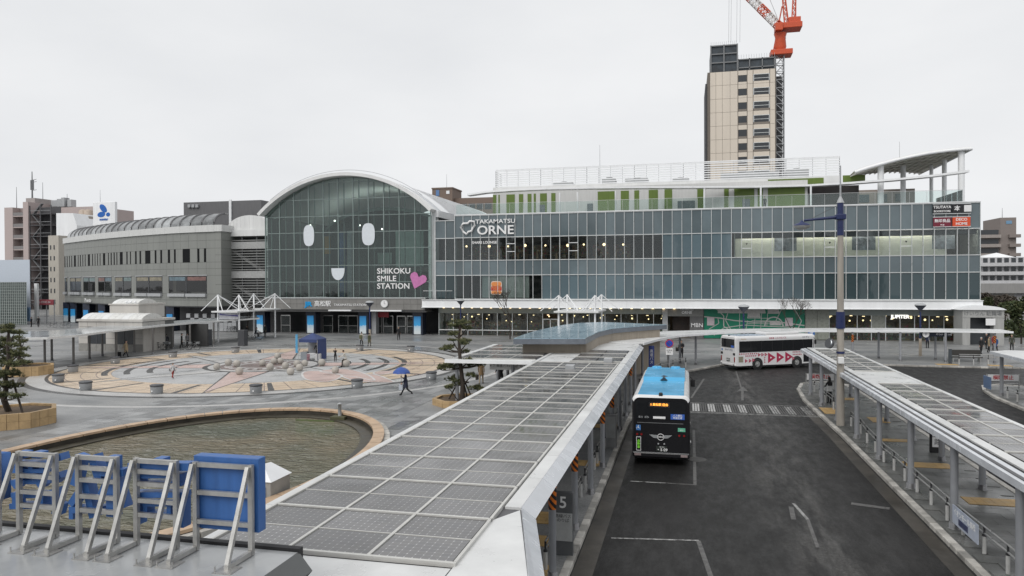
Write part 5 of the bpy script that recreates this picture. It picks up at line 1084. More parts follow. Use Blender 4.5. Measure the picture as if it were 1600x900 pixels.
def seg(s0, s1, z0, z1, d0, d1, mi=0, b=None):
    b = b or MB(); k = max(1, int((s1 - s0) / 3)); 
    for i in range(k):
        a, c = s0 + (s1 - s0) * i / k, s0 + (s1 - s0) * (i + 1) / k; pa, _, na = at2(a); pc, _, nc = at2(c)
        v = [(*(pa + na * d0), z0), (*(pc + nc * d0), z0), (*(pc + nc * d1), z0), (*(pa + na * d1), z0), (*(pa + na * d0), z1), (*(pc + nc * d0), z1), (*(pc + nc * d1), z1), (*(pa + na * d1), z1)]
        b.add(v, [(0, 1, 2, 3), (7, 6, 5, 4), (4, 5, 1, 0), (5, 6, 2, 1), (6, 7, 3, 2), (7, 4, 0, 3)], mi)
    return b
tile = M('grey_tile', (.215, .222, .208), .5, var=.10, scale=.25, streak=True)
seg(0, LT, 4.2, 15.8, .06, 6).build('wall', M('wall_joint', (.06, .062, .06), .7), cv)
ncol = 30; cwid = LT / ncol
for z0, z1 in ((4.2, 5.15), (5.15, 6.15), (9.05, 10.1), (10.1, 11.1), (13.25, 14.5), (14.5, 15.8)):
    for i in range(ncol): seg(i * cwid + .015, (i + 1) * cwid - .015, z0 + .015, z1 - .015, 0, .055).build('cladding_panel', tile, cv)
def band(z0, z1, gaps):
    gaps = sorted(gaps); s = 0; edges = []
    for a, b_ in gaps + [(LT, LT)]:
        n = max(1, round((a - s) / 1.9)) if a - s > .05 else 0
        for i in range(n): seg(s + (a - s) * i / n + .012, s + (a - s) * (i + 1) / n - .012, z0 + .015, z1 - .015, 0, .055).build('cladding_panel', tile, cv)
        s = b_
Zx = lambda v: .2667 * v
win = [(s_of(Zx(b_)), s_of(Zx(a))) for a, b_ in ((335, 395), (410, 475), (488, 557), (575, 655), (673, 770), (797, 952), (988, 1212))]
band(6.15, 9.05, win)
wg = glass('cafe_glass', (.35, .4, .4), .6, solid=(.03, .03, .03)); tops = [M('awn_%d' % i, c, .5, var=.4, scale=2) for i, c in enumerate([(.12, .17, .20), (.22, .20, .15), (.15, .2, .2), (.18, .10, .09)])]
for k, (a, b_) in enumerate(win):
    wn = seg(a, b_, 6.2, 9.0, .05, .058).build('window', M('win_back', (.02, .02, .022), .5), cv)
    m_ = (a + b_) / 2
    for q0, q1 in ((a + .06, m_ - .12), (m_ + .12, b_ - .06)):
        seg(q0, q1, 6.5, 8.95, .02, .035).build('pane', wg, wn); seg(q0 + .15, q1 - .15, 8.25, 8.85, .01, .018).build('window_poster', tops[(k + int(q0)) % 4], wn)
        seg(q0, q1, 5.7, 6.2, -.35, -.03).build('awning', lightgrey, wn)
    seg(m_ - .1, m_ + .1, 6.2, 9, -.02, .03).build('post', darkgrey, wn); seg(a - .1, b_ + .1, 9.0, 9.12, -.1, .05).build('lintel', lightgrey, wn)
sl = [(1197, 1210), (1157, 1170), (1072, 1113), (1020, 1032), (984, 997), (940, 951), (908, 918), (852, 882), (818, 828), (792, 802), (762, 769), (742, 749), (703, 721), (683, 689), (667, 673), (650, 656), (634, 639), (604, 618), (585, 590), (570, 575), (556, 560), (541, 546), (515, 528), (498, 503), (484, 489), (470, 475), (457, 462), (434, 446), (419, 424), (406, 411), (392, 397), (379, 384), (358, 370), (345, 350), (333, 338)]
gs_ = [(s_of(Zx(b_)), s_of(Zx(a))) for a, b_ in sl]; band(11.1, 13.25, gs_)
for k, (a, b_) in enumerate(gs_):
    if b_ - a > .08: seg(a, b_, 11.1, 13.25, .05, .058).build('slit_window', M('slit', (.010, .011, .012), .8, spec=.15), cv)
for i in range(ncol // 2): seg(i * cwid * 2 + .01, (i + 1) * cwid * 2 - .01, 15.8, 16.85, -.25, .8).build('white_coping', M('coping_pale', (.56, .565, .555), .5, var=.08, streak=True), cv)
ribm = M('vault_rib', (.10, .10, .105), .5); vg = M('vault_glass', (.24, .25, .255), .3, .1, var=.55, scale=.5, rvar=.1, orand=.35)
VP_ = [(.4 + 2.6 * (1 - math.cos(PI / 2 * k / 6)), 16.86 + 2.0 * math.sin(PI / 2 * k / 6)) for k in range(7)]; nr = 22
for i in range(nr):
    s0, s1 = .6 + (LT - 1) * i / nr, .6 + (LT - 1) * (i + 1) / nr; b = MB()
    for (d0, z0), (d1, z1) in zip(VP_, VP_[1:]):
        pa, _, na = at2(s0 + .2); pc, _, nc = at2(s1 - .05); b.add([(*(pa + na * d0), z0), (*(pc + nc * d0), z0), (*(pc + nc * d1), z1), (*(pa + na * d1), z1)], [(0, 1, 2, 3)])
    b.build('vault_pane', vg, cv); pa, _, na = at2(s0 + .08); MB().path([(*(pa + na * d), z) for d, z in VP_], .17, 6).build('vault_rib', ribm, cv)
seg(.4, LT, 18.72, 18.92, 2.7, 3.1).build('vault_top', M('vault_top', (.25, .25, .25), .6), cv); pass
# end wall toward the stair tower
MB().box(-71.0 + .05, -70.0, 100.6, 113, 4.2, 15.8).build('end_wall_core', MATS['wall_joint'], cv)
for r, (z0, z1) in enumerate(((4.2, 5.15), (5.15, 6.15), (6.15, 7.6), (7.6, 9.05), (9.05, 10.1), (10.1, 11.1), (11.1, 12.2), (12.2, 13.25), (13.25, 14.5), (14.5, 15.8))):
    for k in range(3): MB().box(-70.0, -69.95, 100.4 + k * 2.6, 102.97 + k * 2.6, z0 + .015, z1 - .015).build('cladding_panel', tile, cv)
    MB().box(-71.0, -69.95, 100.3, 100.36, z0 + .015, z1 - .015).build('cladding_panel', tile, cv)
MB().box(-71.2, -69.7, 100.1, 113, 15.82, 16.84).build('white_coping', MATS['coping_pale'], cv)
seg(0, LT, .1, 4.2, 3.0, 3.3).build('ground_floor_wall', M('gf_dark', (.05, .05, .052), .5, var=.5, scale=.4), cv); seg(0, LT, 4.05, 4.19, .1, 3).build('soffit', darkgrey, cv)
for k, px in enumerate((92, 112, 132, 156, 263, 187)): p, d, n_ = at2(s_of(px)); pillar(p.x, p.y + .3, 'dark pillar with blue sea poster under the curved building', 4.1, 1.5)
text('Pronto', 1.0, white_print, (at2(s_of(139))[0].x, at2(s_of(139))[0].y - .3, 4.7), cv, rot=(PI / 2, 0, -.45), ext=.05)
lk = thing('coin_lockers', 'bank of black and white checked lockers under the curved building', 'lockers', (-73, 102.4, PZ)); 
for i in range(12):
    for k in range(4): MB().bbox(-78 + i * .75, -77.28 + i * .75, 102.6, 103.2, .2 + k * .7, .88 + k * .7, .015).build('locker_door', lightgrey if (i + k) % 2 or k < 2 else matte_black, lk)
# ================================================================ buildings behind
def win_grid(par, x0, x1, y, z0, z1, nx, nz, mat, fw=.6, fh=.55, name='window'):
    src = None; cw_, ch = (x1 - x0) / nx, (z1 - z0) / nz
    for i in range(nx):
        for k in range(nz):
            cx, cz = x0 + (i + .5) * cw_, z0 + (k + .5) * ch
            if src is None: src = MB().box(cx - cw_ * fw / 2, cx + cw_ * fw / 2, y - .06, y - .01, cz - ch * fh / 2, cz + ch * fh / 2).build(name, mat, par)
            else: inst(src, par, (cx, y - .035, cz - ch * fh / 2))
wdark = M('far_window', (.035, .04, .045), .15, var=.2, scale=.3)
# beige tower under construction
TY = 185; tx = lambda px: xat(px, TY)
tw = thing('tower_block', 'tall beige tower block under construction with dark unfinished top', 'tower', (13, 190, 0))
tp = M('tower_panel', (.60, .535, .455), .6, var=.05, scale=.2, streak=True); tj = M('tower_joint', (.14, .12, .10), .7)
MB().box(tx(1106), tx(1213), TY + .08, TY + 18, 0, 58.2).build('core', tj, tw); MB().box(tx(1103), tx(1106) - .05, TY + 2, TY + 16, 0, 56).build('scaffold_side', M('scaffold', (.07, .07, .075), .8), tw)
MB().box(tx(1214), tx(1225), TY + 3, TY + 14, 0, 57).build('scaffold_side', MATS['scaffold'], tw)
ZX = lambda v: tx(1080 + v / 3.46); cols = [104, 135, 170, 212, 253]; ptile = {}
fh = 3.26; floors = [58.15 - fh * k for k in range(13)]
for zt in floors:
    for a, b_ in list(zip(cols, cols[1:])) + [(305, 335), (427, 455)]: MB().box(ZX(a) + .03, ZX(b_) - .03, TY, TY + .08, zt - fh + .03, zt - .03).build('cladding_panel', tp, tw)
    for a, b_ in ((255, 303), (337, 425)): MB().box(ZX(a) + .03, ZX(b_) - .03, TY, TY + .08, zt - 1.1, zt - .03).build('cladding_panel', tp, tw)
for k, zt in enumerate(floors):
    for a, b_ in ((255, 303), (337, 425)):
        w_ = MB().box(ZX(a) + .1, ZX(b_) - .1, TY + .02, TY + .07, zt - 2.7, zt - 1.15).build('window', wdark, tw)
        if b_ == 425: MB().box(ZX(a) + .02, ZX(a) + .16, TY - .06, TY + .01, zt - 2.75, zt - 1.05).box(ZX(b_) - .16, ZX(b_) - .02, TY - .06, TY + .01, zt - 2.75, zt - 1.05).box(ZX(a) + .17, ZX(b_) - .17, TY - .06, TY + .01, zt - 1.18, zt - 1.05).box(ZX(a) + .17, ZX(b_) - .17, TY - .06, TY + .01, zt - 2.1, zt - 2.0).build('frame', alu, w_)
        MB().box(ZX(a) + .05, ZX(b_) - .05, TY + .0, TY + .06, zt - fh + .02, zt - 2.72).build('spandrel', tp if k < 2 else M('tower_spandrel', (.19, .165, .14), .6), tw)
MB().box(tx(1111.5), tx(1153), TY + 1, TY + 12, 58.2, 64.6).build('unfinished_core', M('steel_dark', (.035, .045, .055), .6, var=.6, scale=.5), tw); MB().box(tx(1154), tx(1211), TY + 1, TY + 12, 58.2, 60.9).build('unfinished_core', MATS['steel_dark'], tw)
for px in (1111.5, 1132, 1153): MB().bar((tx(px), TY + .8, 58.2), (tx(px), TY + .8, 64.9), .3).build('steel_column', midgrey, tw)
for z in (60.6, 62.7, 64.7): MB().bar((tx(1111), TY + .8, z), (tx(1153), TY + .8, z), .28).build('steel_beam', midgrey, tw)
for px in (1154, 1172, 1192, 1211): MB().bar((tx(px), TY + .8, 58.2), (tx(px), TY + .8, 61.2), .25).build('steel_column', midgrey, tw)
for z in (59.0, 61.0): MB().bar((tx(1154), TY + .8, z), (tx(1211), TY + .8, z), .25).build('steel_beam', midgrey, tw)
for k in range(14): x = tx(1112 + k * 3); MB().bar((x, TY + .6, 64.7), (x, TY + .6, 65.6), .06).build('guard_post', lightgrey, tw)
for k in range(15): x = tx(1155 + k * 4); MB().bar((x, TY + .6, 61.0), (x, TY + .6, 62.1), .06).build('guard_post', lightgrey, tw)
# tower crane
cr_red = M('crane_orange', (.52, .07, .02), .45, var=.12); cr_white = M('crane_white', (.6, .58, .56), .5); cr_grey = M('crane_mast', (.34, .35, .36), .5, .3)
KY = 188; kp = lambda px, py: ony(px, py, KY)
cn = thing('tower_crane', 'orange and white tower crane on a grey lattice mast beside the tower', 'crane', (kp(1218, 240).x, KY, 0))
def lattice(name, p, q, w0, w1, n, mats, par, r=.12, alt=1):
    p, q = Vector(p), Vector(q); a, b_ = MB().frame(p, q); prev = None; m = MB()
    for i in range(n + 1):
        c = p.lerp(q, i / n); w_ = (w0 + (w1 - w0) * i / n) / 2; ring_ = [c + a * w_ + b_ * w_, c - a * w_ + b_ * w_, c - a * w_ - b_ * w_, c + a * w_ - b_ * w_]
        if prev:
            mi = (i // alt) % len(mats) if len(mats) > 1 else 0
            for k in range(4): m.bar(prev[k], ring_[k], r, r, mi); m.bar(prev[k], ring_[(k + 1) % 4], r * .7, r * .7, mi); m.bar(ring_[k], ring_[(k + 1) % 4], r * .7, r * .7, mi)
        prev = ring_
    return m.build(name, mats, par)
mb_, mt_ = kp(1218, 250), kp(1218, 88); lattice('mast', (mb_.x, KY, 0), (mb_.x, KY, mt_.z), 1.9, 1.9, 32, [cr_grey], cn, .22)
x0, x1, z0, z1 = kp(1203, 0).x, kp(1244, 0).x, kp(1220, 88).z, kp(1220, 80).z; MB().bbox(x0, x1 - 1, KY - 2, KY + 2, z0, z1, .1).build('climbing_deck', cr_red, cn)
MB().lathe([(1.1, z1), (1.4, z1 + 1), (1.2, z1 + 3.2), (1.5, z1 + 4.2)], (mb_.x + .2, KY, 0), 12).build('slew_column', cr_red, cn)
x0, x1, z2 = kp(1211, 0).x, kp(1252, 0).x, kp(1230, 47).z; MB().bbox(x0, x1, KY - 2, KY + 2.2, z2, z2 + 1.3, .1).build('machine_deck', cr_red, cn); MB().bbox(x1 - 3, x1 - .3, KY - 1.6, KY + 1.6, z2 + 1.3, z2 + 2.6, .1).build('winch_house', cr_red, cn)
MB().bbox(x0 - .2, x0 + 1.5, KY - 2.6, KY - 1, z2 - .6, z2 + 1.2, .08).build('cab', cr_red, cn)
pv = kp(1221, 45); tip = kp(1100, -75); lattice('jib', pv, pv.lerp(tip, .62), 1.6, 1.5, 18, [cr_red, cr_white], cn, .2, 3)
for px in (1222, 1242): a = kp(1229 if px == 1222 else 1240, 38); q = kp(px, -30); lattice('a_frame', a, q, .9, .5, 8, [cr_red], cn, .18)
MB().tube(kp(1208, 82), kp(1222, 10), .15, .15, 6).build('back_stay', cr_red, cn); MB().tube(kp(1228, 60), kp(1200, -8), .06, .06, 5).build('luffing_rope', lightgrey, cn)
for px in (1138.5, 1142, 1151, 1156): MB().tube(kp(px, 66), kp(px + 1, -40), .035, .035, 4).build('hoist_rope', lightgrey, cn)
# pink hotel with a dark open stair, left
HY2 = 178; hx = lambda px, y=HY2: xat(px, y); hz = lambda py, px=80, y=HY2: ony(px, py, y).z
pk = thing('pink_building', 'pale pink tall building with dark external stair and rooftop antenna', 'building', (hx(70), HY2 + 8, 0)); pinkm = M('pink_wall', (.43, .36, .345), .7, var=.06, scale=.1, streak=True)
MB().box(hx(8), hx(21), HY2, HY2 + 20, 0, hz(322)).build('wall', pinkm, pk); MB().box(hx(37), hx(45), HY2, HY2 + 20, 0, hz(314)).build('wall', pinkm, pk); MB().box(hx(21), hx(37), HY2 + 2.5, HY2 + 20, 0, hz(322)).build('wall', M('pink_recess', (.30, .25, .24), .7), pk); MB().box(hx(79), hx(131), HY2 + 4, HY2 + 20, 0, hz(322)).build('wall', pinkm, pk)
MB().box(hx(28), hx(42), HY2 + 3, HY2 + 14, hz(322), hz(306)).build('roof_house', M('roof_house', (.33, .30, .29), .7), pk)
for k in range(9):
    z = hz(337) - k * 3.3; MB().box(hx(20.5), hx(37), HY2 + .1, HY2 + 2.4, z, z + .25).build('balcony_slab', pinkm, pk); MB().box(hx(21), hx(36.5), HY2 + .1, HY2 + .2, z + .26, z + 1.25).build('balcony_rail', M('rail_grey', (.2, .19, .19), .6), pk); MB().box(hx(27), hx(33), HY2 + 2.42, HY2 + 2.49, z + .3, z + 2.2).build('balcony_door', wdark, pk)
sg = M('stair_grey', (.085, .085, .09), .6); MB().box(hx(46), hx(78), HY2 + 4.1, HY2 + 6, 0, hz(321)).build('stair_back', M('stair_back', (.075, .075, .08), .8), pk)
for k in range(15):
    z = hz(334) - k * 3.3; MB().box(hx(45.5), hx(78.5), HY2 + .5, HY2 + 4, z, z + .2).build('stair_landing', sg, pk); a, b_ = (hx(48), hx(62)); MB().bar((a, HY2 + 1.2, z + (3.2 if k % 2 else 0)), (b_, HY2 + 1.2, z + (0 if k % 2 else 3.2)), .9, .25).build('stair_flight', M('stair_flight', (.13, .13, .135), .6), pk); MB().bar((hx(45.5), HY2 + .5, z + 1.1), (hx(78.5), HY2 + .5, z + 1.1), .08).build('stair_rail', lightgrey, pk)
for px in (45.5, 62, 78.5): MB().bar((hx(px), HY2 + .5, 0), (hx(px), HY2 + .5, hz(320)), .25).build('stair_post', sg, pk)
an = MB(); p = ony(50.5, 312, HY2 + 8); an.tube((p.x, p.y, p.z - 1), (p.x, p.y, ony(50, 268, HY2 + 8).z), .28, .12, 6)
for dz in (3.0, 5.5, 6.2): an.bar((p.x, p.y, p.z + dz - .2), (p.x + 1.6, p.y, p.z + dz), .12)
for dx in (-.45, .45): an.bar((p.x + dx, p.y, p.z + 3), (p.x + dx, p.y, p.z + 6), .25)
an.build('antenna_mast', midgrey, pk)
for px, top in ((26, 292), (67, 285), (105, 303), (114, 312)): p = ony(px, 318, HY2 + 8); MB().tube((p.x, p.y, p.z - 2), (p.x, p.y, ony(px, top, HY2 + 8).z), .12, .05, 5).build('aerial', midgrey, pk)
for px, w_, h in ((84, 2.2, 1.8), (92, 1.6, 2.2), (98, 1.2, 2.6), (108, 1.4, 2)): p = ony(px, 322, HY2 + 7); MB().bbox(p.x - w_ / 2, p.x + w_ / 2, p.y, p.y + 2, p.z - .2, p.z + h, .08).build('roof_tank', lightgrey, pk)
wb = thing('white_annex', 'white ribbed annex with beige water tanks beside the pink building', 'building', (hx(105, 165), 168, 0)); MB().add([(hx(89, 165), 165, 0), (hx(121, 165), 165, 0), (hx(121, 165), 165, ony(120, 352, 165).z), (hx(115, 165), 165, ony(115, 333, 165).z), (hx(89, 165), 165, ony(89, 333, 165).z)] + [(hx(89, 165), 172, 0), (hx(121, 165), 172, 0), (hx(121, 165), 172, ony(120, 352, 165).z), (hx(115, 165), 172, ony(115, 333, 165).z), (hx(89, 165), 172, ony(89, 333, 165).z)], [(0, 1, 2, 3, 4), (9, 8, 7, 6, 5), (2, 7, 8, 3), (3, 8, 9, 4), (1, 6, 7, 2), (4, 9, 5, 0)]).build('wall', white, wb)
MB().box(hx(117, 170), hx(140, 170), 170, 175, 0, ony(130, 338, 170).z).build('tank_block', M('tank_beige', (.36, .32, .28), .6), wb)
for px in (126, 134): p = ony(px, 338, 171); MB().lathe([(1.2, 0), (1.2, 1.6), (.4, 2.0)], (p.x, 172, p.z), 12).build('water_tank', M('tank_tan', (.40, .33, .27), .6), wb)
cb2 = thing('cream_building', 'narrow cream building with small windows beside the dark stair', 'building', (hx(82, 150), 152, 0)); MB().box(hx(76, 150), hx(92, 150), 150, 156, 0, ony(80, 368, 150).z).build('wall', M('cream_wall', (.42, .39, .34), .7, streak=True), cb2); win_grid(cb2, hx(77, 150), hx(88, 150), 150, 2, ony(80, 378, 150).z, 2, 6, wdark, .3, .4)
bb_ = thing('rooftop_billboard', 'white rooftop billboard with three blue petals', 'billboard', (hx(162, 160), 160, 0)); p0, p1 = ony(145, 316, 160), ony(180, 350, 160)
MB().bbox(p0.x, p1.x, 160, 160.8, p1.z - 14, p0.z, .1).build('panel', white, bb_); pb_ = M('petal_blue', (.01, .11, .42), .4)
for cx, cy, a, l, w_ in ((161, 325.5, -.75, 1.05, .62), (158, 335, .15, .95, .55), (168.5, 335, .1, .48, .42)):
    c = ony(cx, cy, 159.9); MB().ext([(c.x + l * 1.25 * math.cos(t) * math.cos(a) - w_ * 1.25 * math.sin(t) * math.sin(a), 159.93, c.z + l * 1.25 * math.cos(t) * math.sin(a) + w_ * 1.25 * math.sin(t) * math.cos(a)) for t in [2 * PI * k / 20 for k in range(20)]], (0, .05, 0)).build('petal', pb_, bb_)
text('sunstar', .9, pb_, ony(162, 342.5, 159.9), bb_, ext=.02, bold=.02); MB().tube((p0.x + 1.9, 160.4, p0.z), (p0.x + 1.9, 160.4, p0.z + 3.2), .06, .03, 5).build('rod', lightgrey, bb_)
wbx = thing('pale_blue_building', 'plain pale blue box building behind the lattice screen', 'building', (-130, 128, 0)); MB().slab([(xat(-60, 124), 124), (xat(46.5, 124), 124), (xat(46.5, 124) * 1.08, 134), (xat(-60, 124) * 1.08, 134)], 0, ony(20, 406, 124).z).build('wall', M('paleblue', (.50, .55, .62), .6, var=.05), wbx); MB().box(xat(41, 123.8), xat(46.3, 123.8), 123.7, 123.95, 0, ony(40, 480, 124).z).build('blue_panel', M('bluepan', (.16, .27, .42), .5), wbx)
gl_ = thing('lattice_building', 'dark green glass block with white lattice grid beside the left pines', 'building', (-118, 112, 0)); LY = 113; lx0, lx1 = xat(-60, LY), xat(41.5, LY); lt0 = ony(20, 441, LY).z
MB().slab([(lx0, LY), (lx1, LY), (lx1 * 1.07, LY * 1.07), (lx0 * 1.07, LY * 1.07)], 0, lt0).build('glass_body', M('lattice_glass', (.075, .095, .088), .3, var=.2, scale=.4), gl_)
lm_ = MB()
for i in range(34): x = lx0 + (lx1 - lx0) * i / 33; lm_.bar((x, LY - .05, .2), (x, LY - .05, lt0), .07)
for k in range(16): z = .3 + (lt0 - .3) * k / 15; lm_.bar((lx0, LY - .06, z), (lx1, LY - .06, z), .06)
lm_.build('lattice_grid', M('lattice_bar', (.33, .36, .35), .5), gl_, kind='stuff')
rs = thing('red_shop_sign', 'red shop sign board on posts beyond the left pines', 'sign', onz(68, 506, PZ)); p0, p1 = ony(53, 468, 118), ony(83, 476.5, 118); MB().bbox(p0.x, p1.x, 118, 118.25, p1.z, p0.z, .03).build('board', M('sign_red2', (.36, .08, .10), .5, var=.15, scale=2), rs)
text('BIG ECHO 24', .55, white_print, ((p0.x + p1.x) / 2, 117.98, (p0.z + p1.z) / 2), rs, ext=.01)
for px in (55, 71, 83): MB().tube((xat(px, 118.1), 118.3, .1), (xat(px, 118.1), 118.3, p0.z), .1, .1, 6).build('post', lightgrey, rs)
MB().bbox(xat(53, 117), xat(57.5, 117), 117, 117.5, .1, ony(55, 443, 117).z, .05).build('white_pylon', white, label='slim white pylon beside the red shop sign', cat='pylon')
gb = thing('grey_box_building', 'windowless dark grey box building behind the curved building', 'building', (-85, 130, 0)); MB().box(xat(288, 126), xat(409, 126), 126, 140, 0, ony(360, 314, 126).z).build('wall', M('dark_siding', (.125, .125, .13), .6, streak=True), gb); MB().box(xat(359.5, 125.9), xat(363, 125.9), 125.7, 125.98, 10, ony(360, 313, 126).z + .1).build('white_pipe', white, gb)
for px in (296, 302, 308): p = ony(px, 322, 125.8); MB().bbox(p.x - .3, p.x + .3, 125.6, 125.95, p.z - .3, p.z + .3, .04).build('flood_lamp', lightgrey, gb)
bn = thing('brown_building', 'brown stepped building behind the hall roof with small roof signs', 'building', (xat(720, 230), 235, 0)); bm2 = M('brown_wall', (.17, .125, .10), .7); MB().box(xat(676, 230), xat(707.5, 230), 230, 240, 0, ony(690, 295, 230).z).build('tower', bm2, bn); MB().box(xat(702, 232), xat(775, 232), 232, 245, 0, ony(735, 309, 232).z).build('wing', bm2, bn); win_grid(bn, xat(706, 232), xat(770, 232), 232, 20, ony(735, 311, 232).z, 5, 3, wdark, .8, .4)
MB().box(xat(682, 229.9), xat(687, 229.9), 229.85, 229.98, ony(685, 306, 230).z, ony(685, 297, 230).z).build('roof_sign', M('sign_b3', (.1, .2, .4), .5), bn); MB().box(xat(698, 229.9), xat(703, 229.9), 229.85, 229.98, ony(700, 303, 230).z, ony(700, 298, 230).z).build('roof_sign', white, bn); MB().tube(ony(698, 294, 232), ony(698, 272, 232), .08, .04, 5).build('rod', lightgrey, bn); MB().box(xat(676, 229.9) - .2, xat(707.5, 229.9) + .2, 229.8, 240, ony(690, 295, 230).z, ony(690, 293, 230).z).build('roof_edge', bm2, bn)
# right edge: apartments, viaduct
ap = thing('brown_apartments', 'brown apartment tower with stacked balconies at its side', 'building', (74, 235, 0)); AY = 232; am = M('apt_brown', (.22, .19, .175), .7, var=.06)
MB().box(xat(1525, AY), xat(1562, AY), AY, AY + 12, 0, ony(1550, 359, AY).z).build('wall', am, ap); MB().box(xat(1562, AY), xat(1587, AY), AY - .3, AY + 12, 0, ony(1575, 340, AY).z).build('lift_tower', am, ap)
for k in range(9):
    z = ony(1550, 372, AY).z - k * 2.6; MB().box(xat(1525, AY), xat(1561.5, AY), AY - 1.2, AY - .02, z, z + .9).build('balcony', M('apt_balc', (.30, .27, .25), .7), ap); MB().box(xat(1574, AY), xat(1591.5, AY), AY - 1.5, AY - .32, z, z + .9).build('balcony', am, ap); MB().box(xat(1527, AY), xat(1560, AY), AY - .1, AY - .01, z + 1.0, z + 2.3).build('window_band', wdark, ap)
MB().tube(ony(1566, 340, AY + 5), ony(1566, 325, AY + 5), .1, .05, 5).build('rod', lightgrey, ap); MB().box(xat(1571, AY), xat(1580, AY), AY - .4, AY - .31, ony(1575, 350, AY).z, ony(1575, 345, AY).z).build('roof_sign', M('sign_b4', (.15, .28, .42), .5), ap)
wa = thing('white_apartments', 'low white apartment block with long balconies and dark openings', 'building', (74, 192, 0)); AY = 192; MB().box(xat(1520, AY), xat(1660, AY), AY, AY + 12, 0, ony(1560, 402, AY).z).build('wall', M('apt_white', (.44, .44, .45), .7, var=.06), wa)
for k in range(4):
    z = ony(1560, 416, AY).z - k * 2.05; MB().box(xat(1520, AY), xat(1660, AY), AY - 1.4, AY - .02, z, z + .8).build('balcony', M('apt_w2', (.50, .50, .51), .6), wa)
    for j in range(10): MB().box(xat(1536 + j * 11, AY), xat(1543 + j * 11, AY), AY - .1, AY - .01, z + .85, z + 1.9).build('window', wdark, wa)
MB().add([(xat(1534, AY), AY + 1, ony(1560, 402, AY).z), (xat(1590, AY), AY + 1, ony(1560, 402, AY).z), (xat(1568, AY), AY + 4, ony(1560, 394, AY).z), (xat(1534, AY), AY + 10, ony(1560, 402, AY).z), (xat(1590, AY), AY + 10, ony(1560, 402, AY).z)], [(0, 1, 2), (1, 4, 2), (4, 3, 2), (3, 0, 2)]).build('roof_tent', white, wa)
vd = thing('viaduct', 'grey concrete viaduct crossing beyond the bare trees', 'viaduct', (80, 165, 0)); MB().box(xat(1510, 165), 150, 165, 175, ony(1570, 458, 165).z, ony(1570, 443, 165).z).build('deck_girder', M('viad', (.25, .245, .24), .7, streak=True), vd)
for k in range(4): MB().box(62 + k * 18, 64 + k * 18, 167, 172, 0, ony(1570, 458, 165).z).build('pier', concrete, vd)
bkz = thing('bicycle_park_kiosk', 'small pale stone bicycle park entrance with rounded white roof', 'kiosk', (34, 97, PZ)); KY2 = 97.2; kx = lambda px: xat(px, KY2); kst = M('kiosk_stone', (.34, .34, .33), .6, var=.1, streak=True)
for a, b_ in ((1504, 1516), (1553, 1569)): MB().box(kx(a), kx(b_), KY2, KY2 + 3, PZ, 3.4).build('pier', kst, bkz)
MB().box(kx(1504), kx(1569), KY2 - .05, KY2 + 3, 3.4, 4.3).build('lintel', kst, bkz); MB().box(kx(1516), kx(1553), KY2 + 1.2, KY2 + 1.3, PZ, 3.4).build('dark_opening', M('kiosk_dark', (.035, .04, .045), .4), bkz); MB().box(kx(1540), kx(1555), KY2 - .1, KY2 - .051, 2.5, 3.3).build('notice', white_print, bkz)
b = MB(); P = [(kx(1498) + (kx(1572) - kx(1498)) * k / 12, 4.31 + .5 * math.sin(PI * k / 12) ** .6) for k in range(13)]; MB().ext([(x, KY2 - .3, z) for x, z in P], (0, 3.8, 0)).build('roof', white, bkz); text('けいりん 駐輪場', .55, midgrey, ((kx(1516) + kx(1555)) / 2, KY2 - .07, 3.85), bkz, ext=.01)
# domed kiosk on the plaza
kk = thing('domed_kiosk', 'pale stone kiosk with low white vaulted skylights and dark windows', 'kiosk', (-63.5, 73, PZ)); ks_ = M('kiosk_tile', (.47, .45, .42), .6, var=.1, scale=.6, streak=True); kb = M('kiosk_base', (.24, .235, .22), .6, var=.15)
kx0, kx1, ky0, ky1 = xat(122, 71.2), xat(222, 71.2), 71.2, 76.5
MB().box(kx0 + .05, kx1 - .05, ky0 + .06, ky1, PZ, 3.55).build('core', M('kiosk_joint', (.12, .12, .115), .7), kk)
for i in range(7):
    w_ = (kx1 - kx0) / 7; x = kx0 + i * w_
    MB().box(x + .012, x + w_ - .012, ky0 - .02, ky0 + .05, PZ, .95).build('base_stone', kb, kk)
    for k in range(4):
        z = .97 + k * .65
        if i in (1, 2, 4, 5) and k < 3: continue
        MB().box(x + .012, x + w_ - .012, ky0, ky0 + .05, z + .01, z + .63).build('wall_tile', ks_, kk)
for i in (1, 4): w_ = (kx1 - kx0) / 7; wn = MB().box(kx0 + i * w_ + .05, kx0 + (i + 2) * w_ - .05, ky0 + .02, ky0 + .055, .98, 2.9).build('window', wdark, kk); MB().box(kx0 + (i + 1) * w_ - .04, kx0 + (i + 1) * w_ + .04, ky0 - .01, ky0 + .019, .98, 2.9).build('frame', darkgrey, wn)
for j in range(4):
    for k in range(5): MB().box(kx1 - .045, kx1 + .0, ky0 + .1 + j * .9, ky0 + .98 + j * .9, PZ + k * .67 + .01, PZ + (k + 1) * .67).build('wall_tile', ks_, kk)
MB().box(kx0 - .15, kx1 + .15, ky0 - .15, ky1, 3.55, 3.8).build('cornice', ks_, kk)
def vault(x0, x1, y0, y1, z, h, par, n=9):
    P = [(y0 + (y1 - y0) * k / 10, z + h * math.sin(PI * k / 10) ** .7) for k in range(11)]
    for i in range(n): w_ = (x1 - x0) / n; MB().ext([(x0 + i * w_ + .015, y, zz) for y, zz in P], (w_ - .03, 0, 0)).build('skylight_strip', M('skylight_white', (.62, .62, .6), .3, var=.06) if i % 3 else offwhite, par)
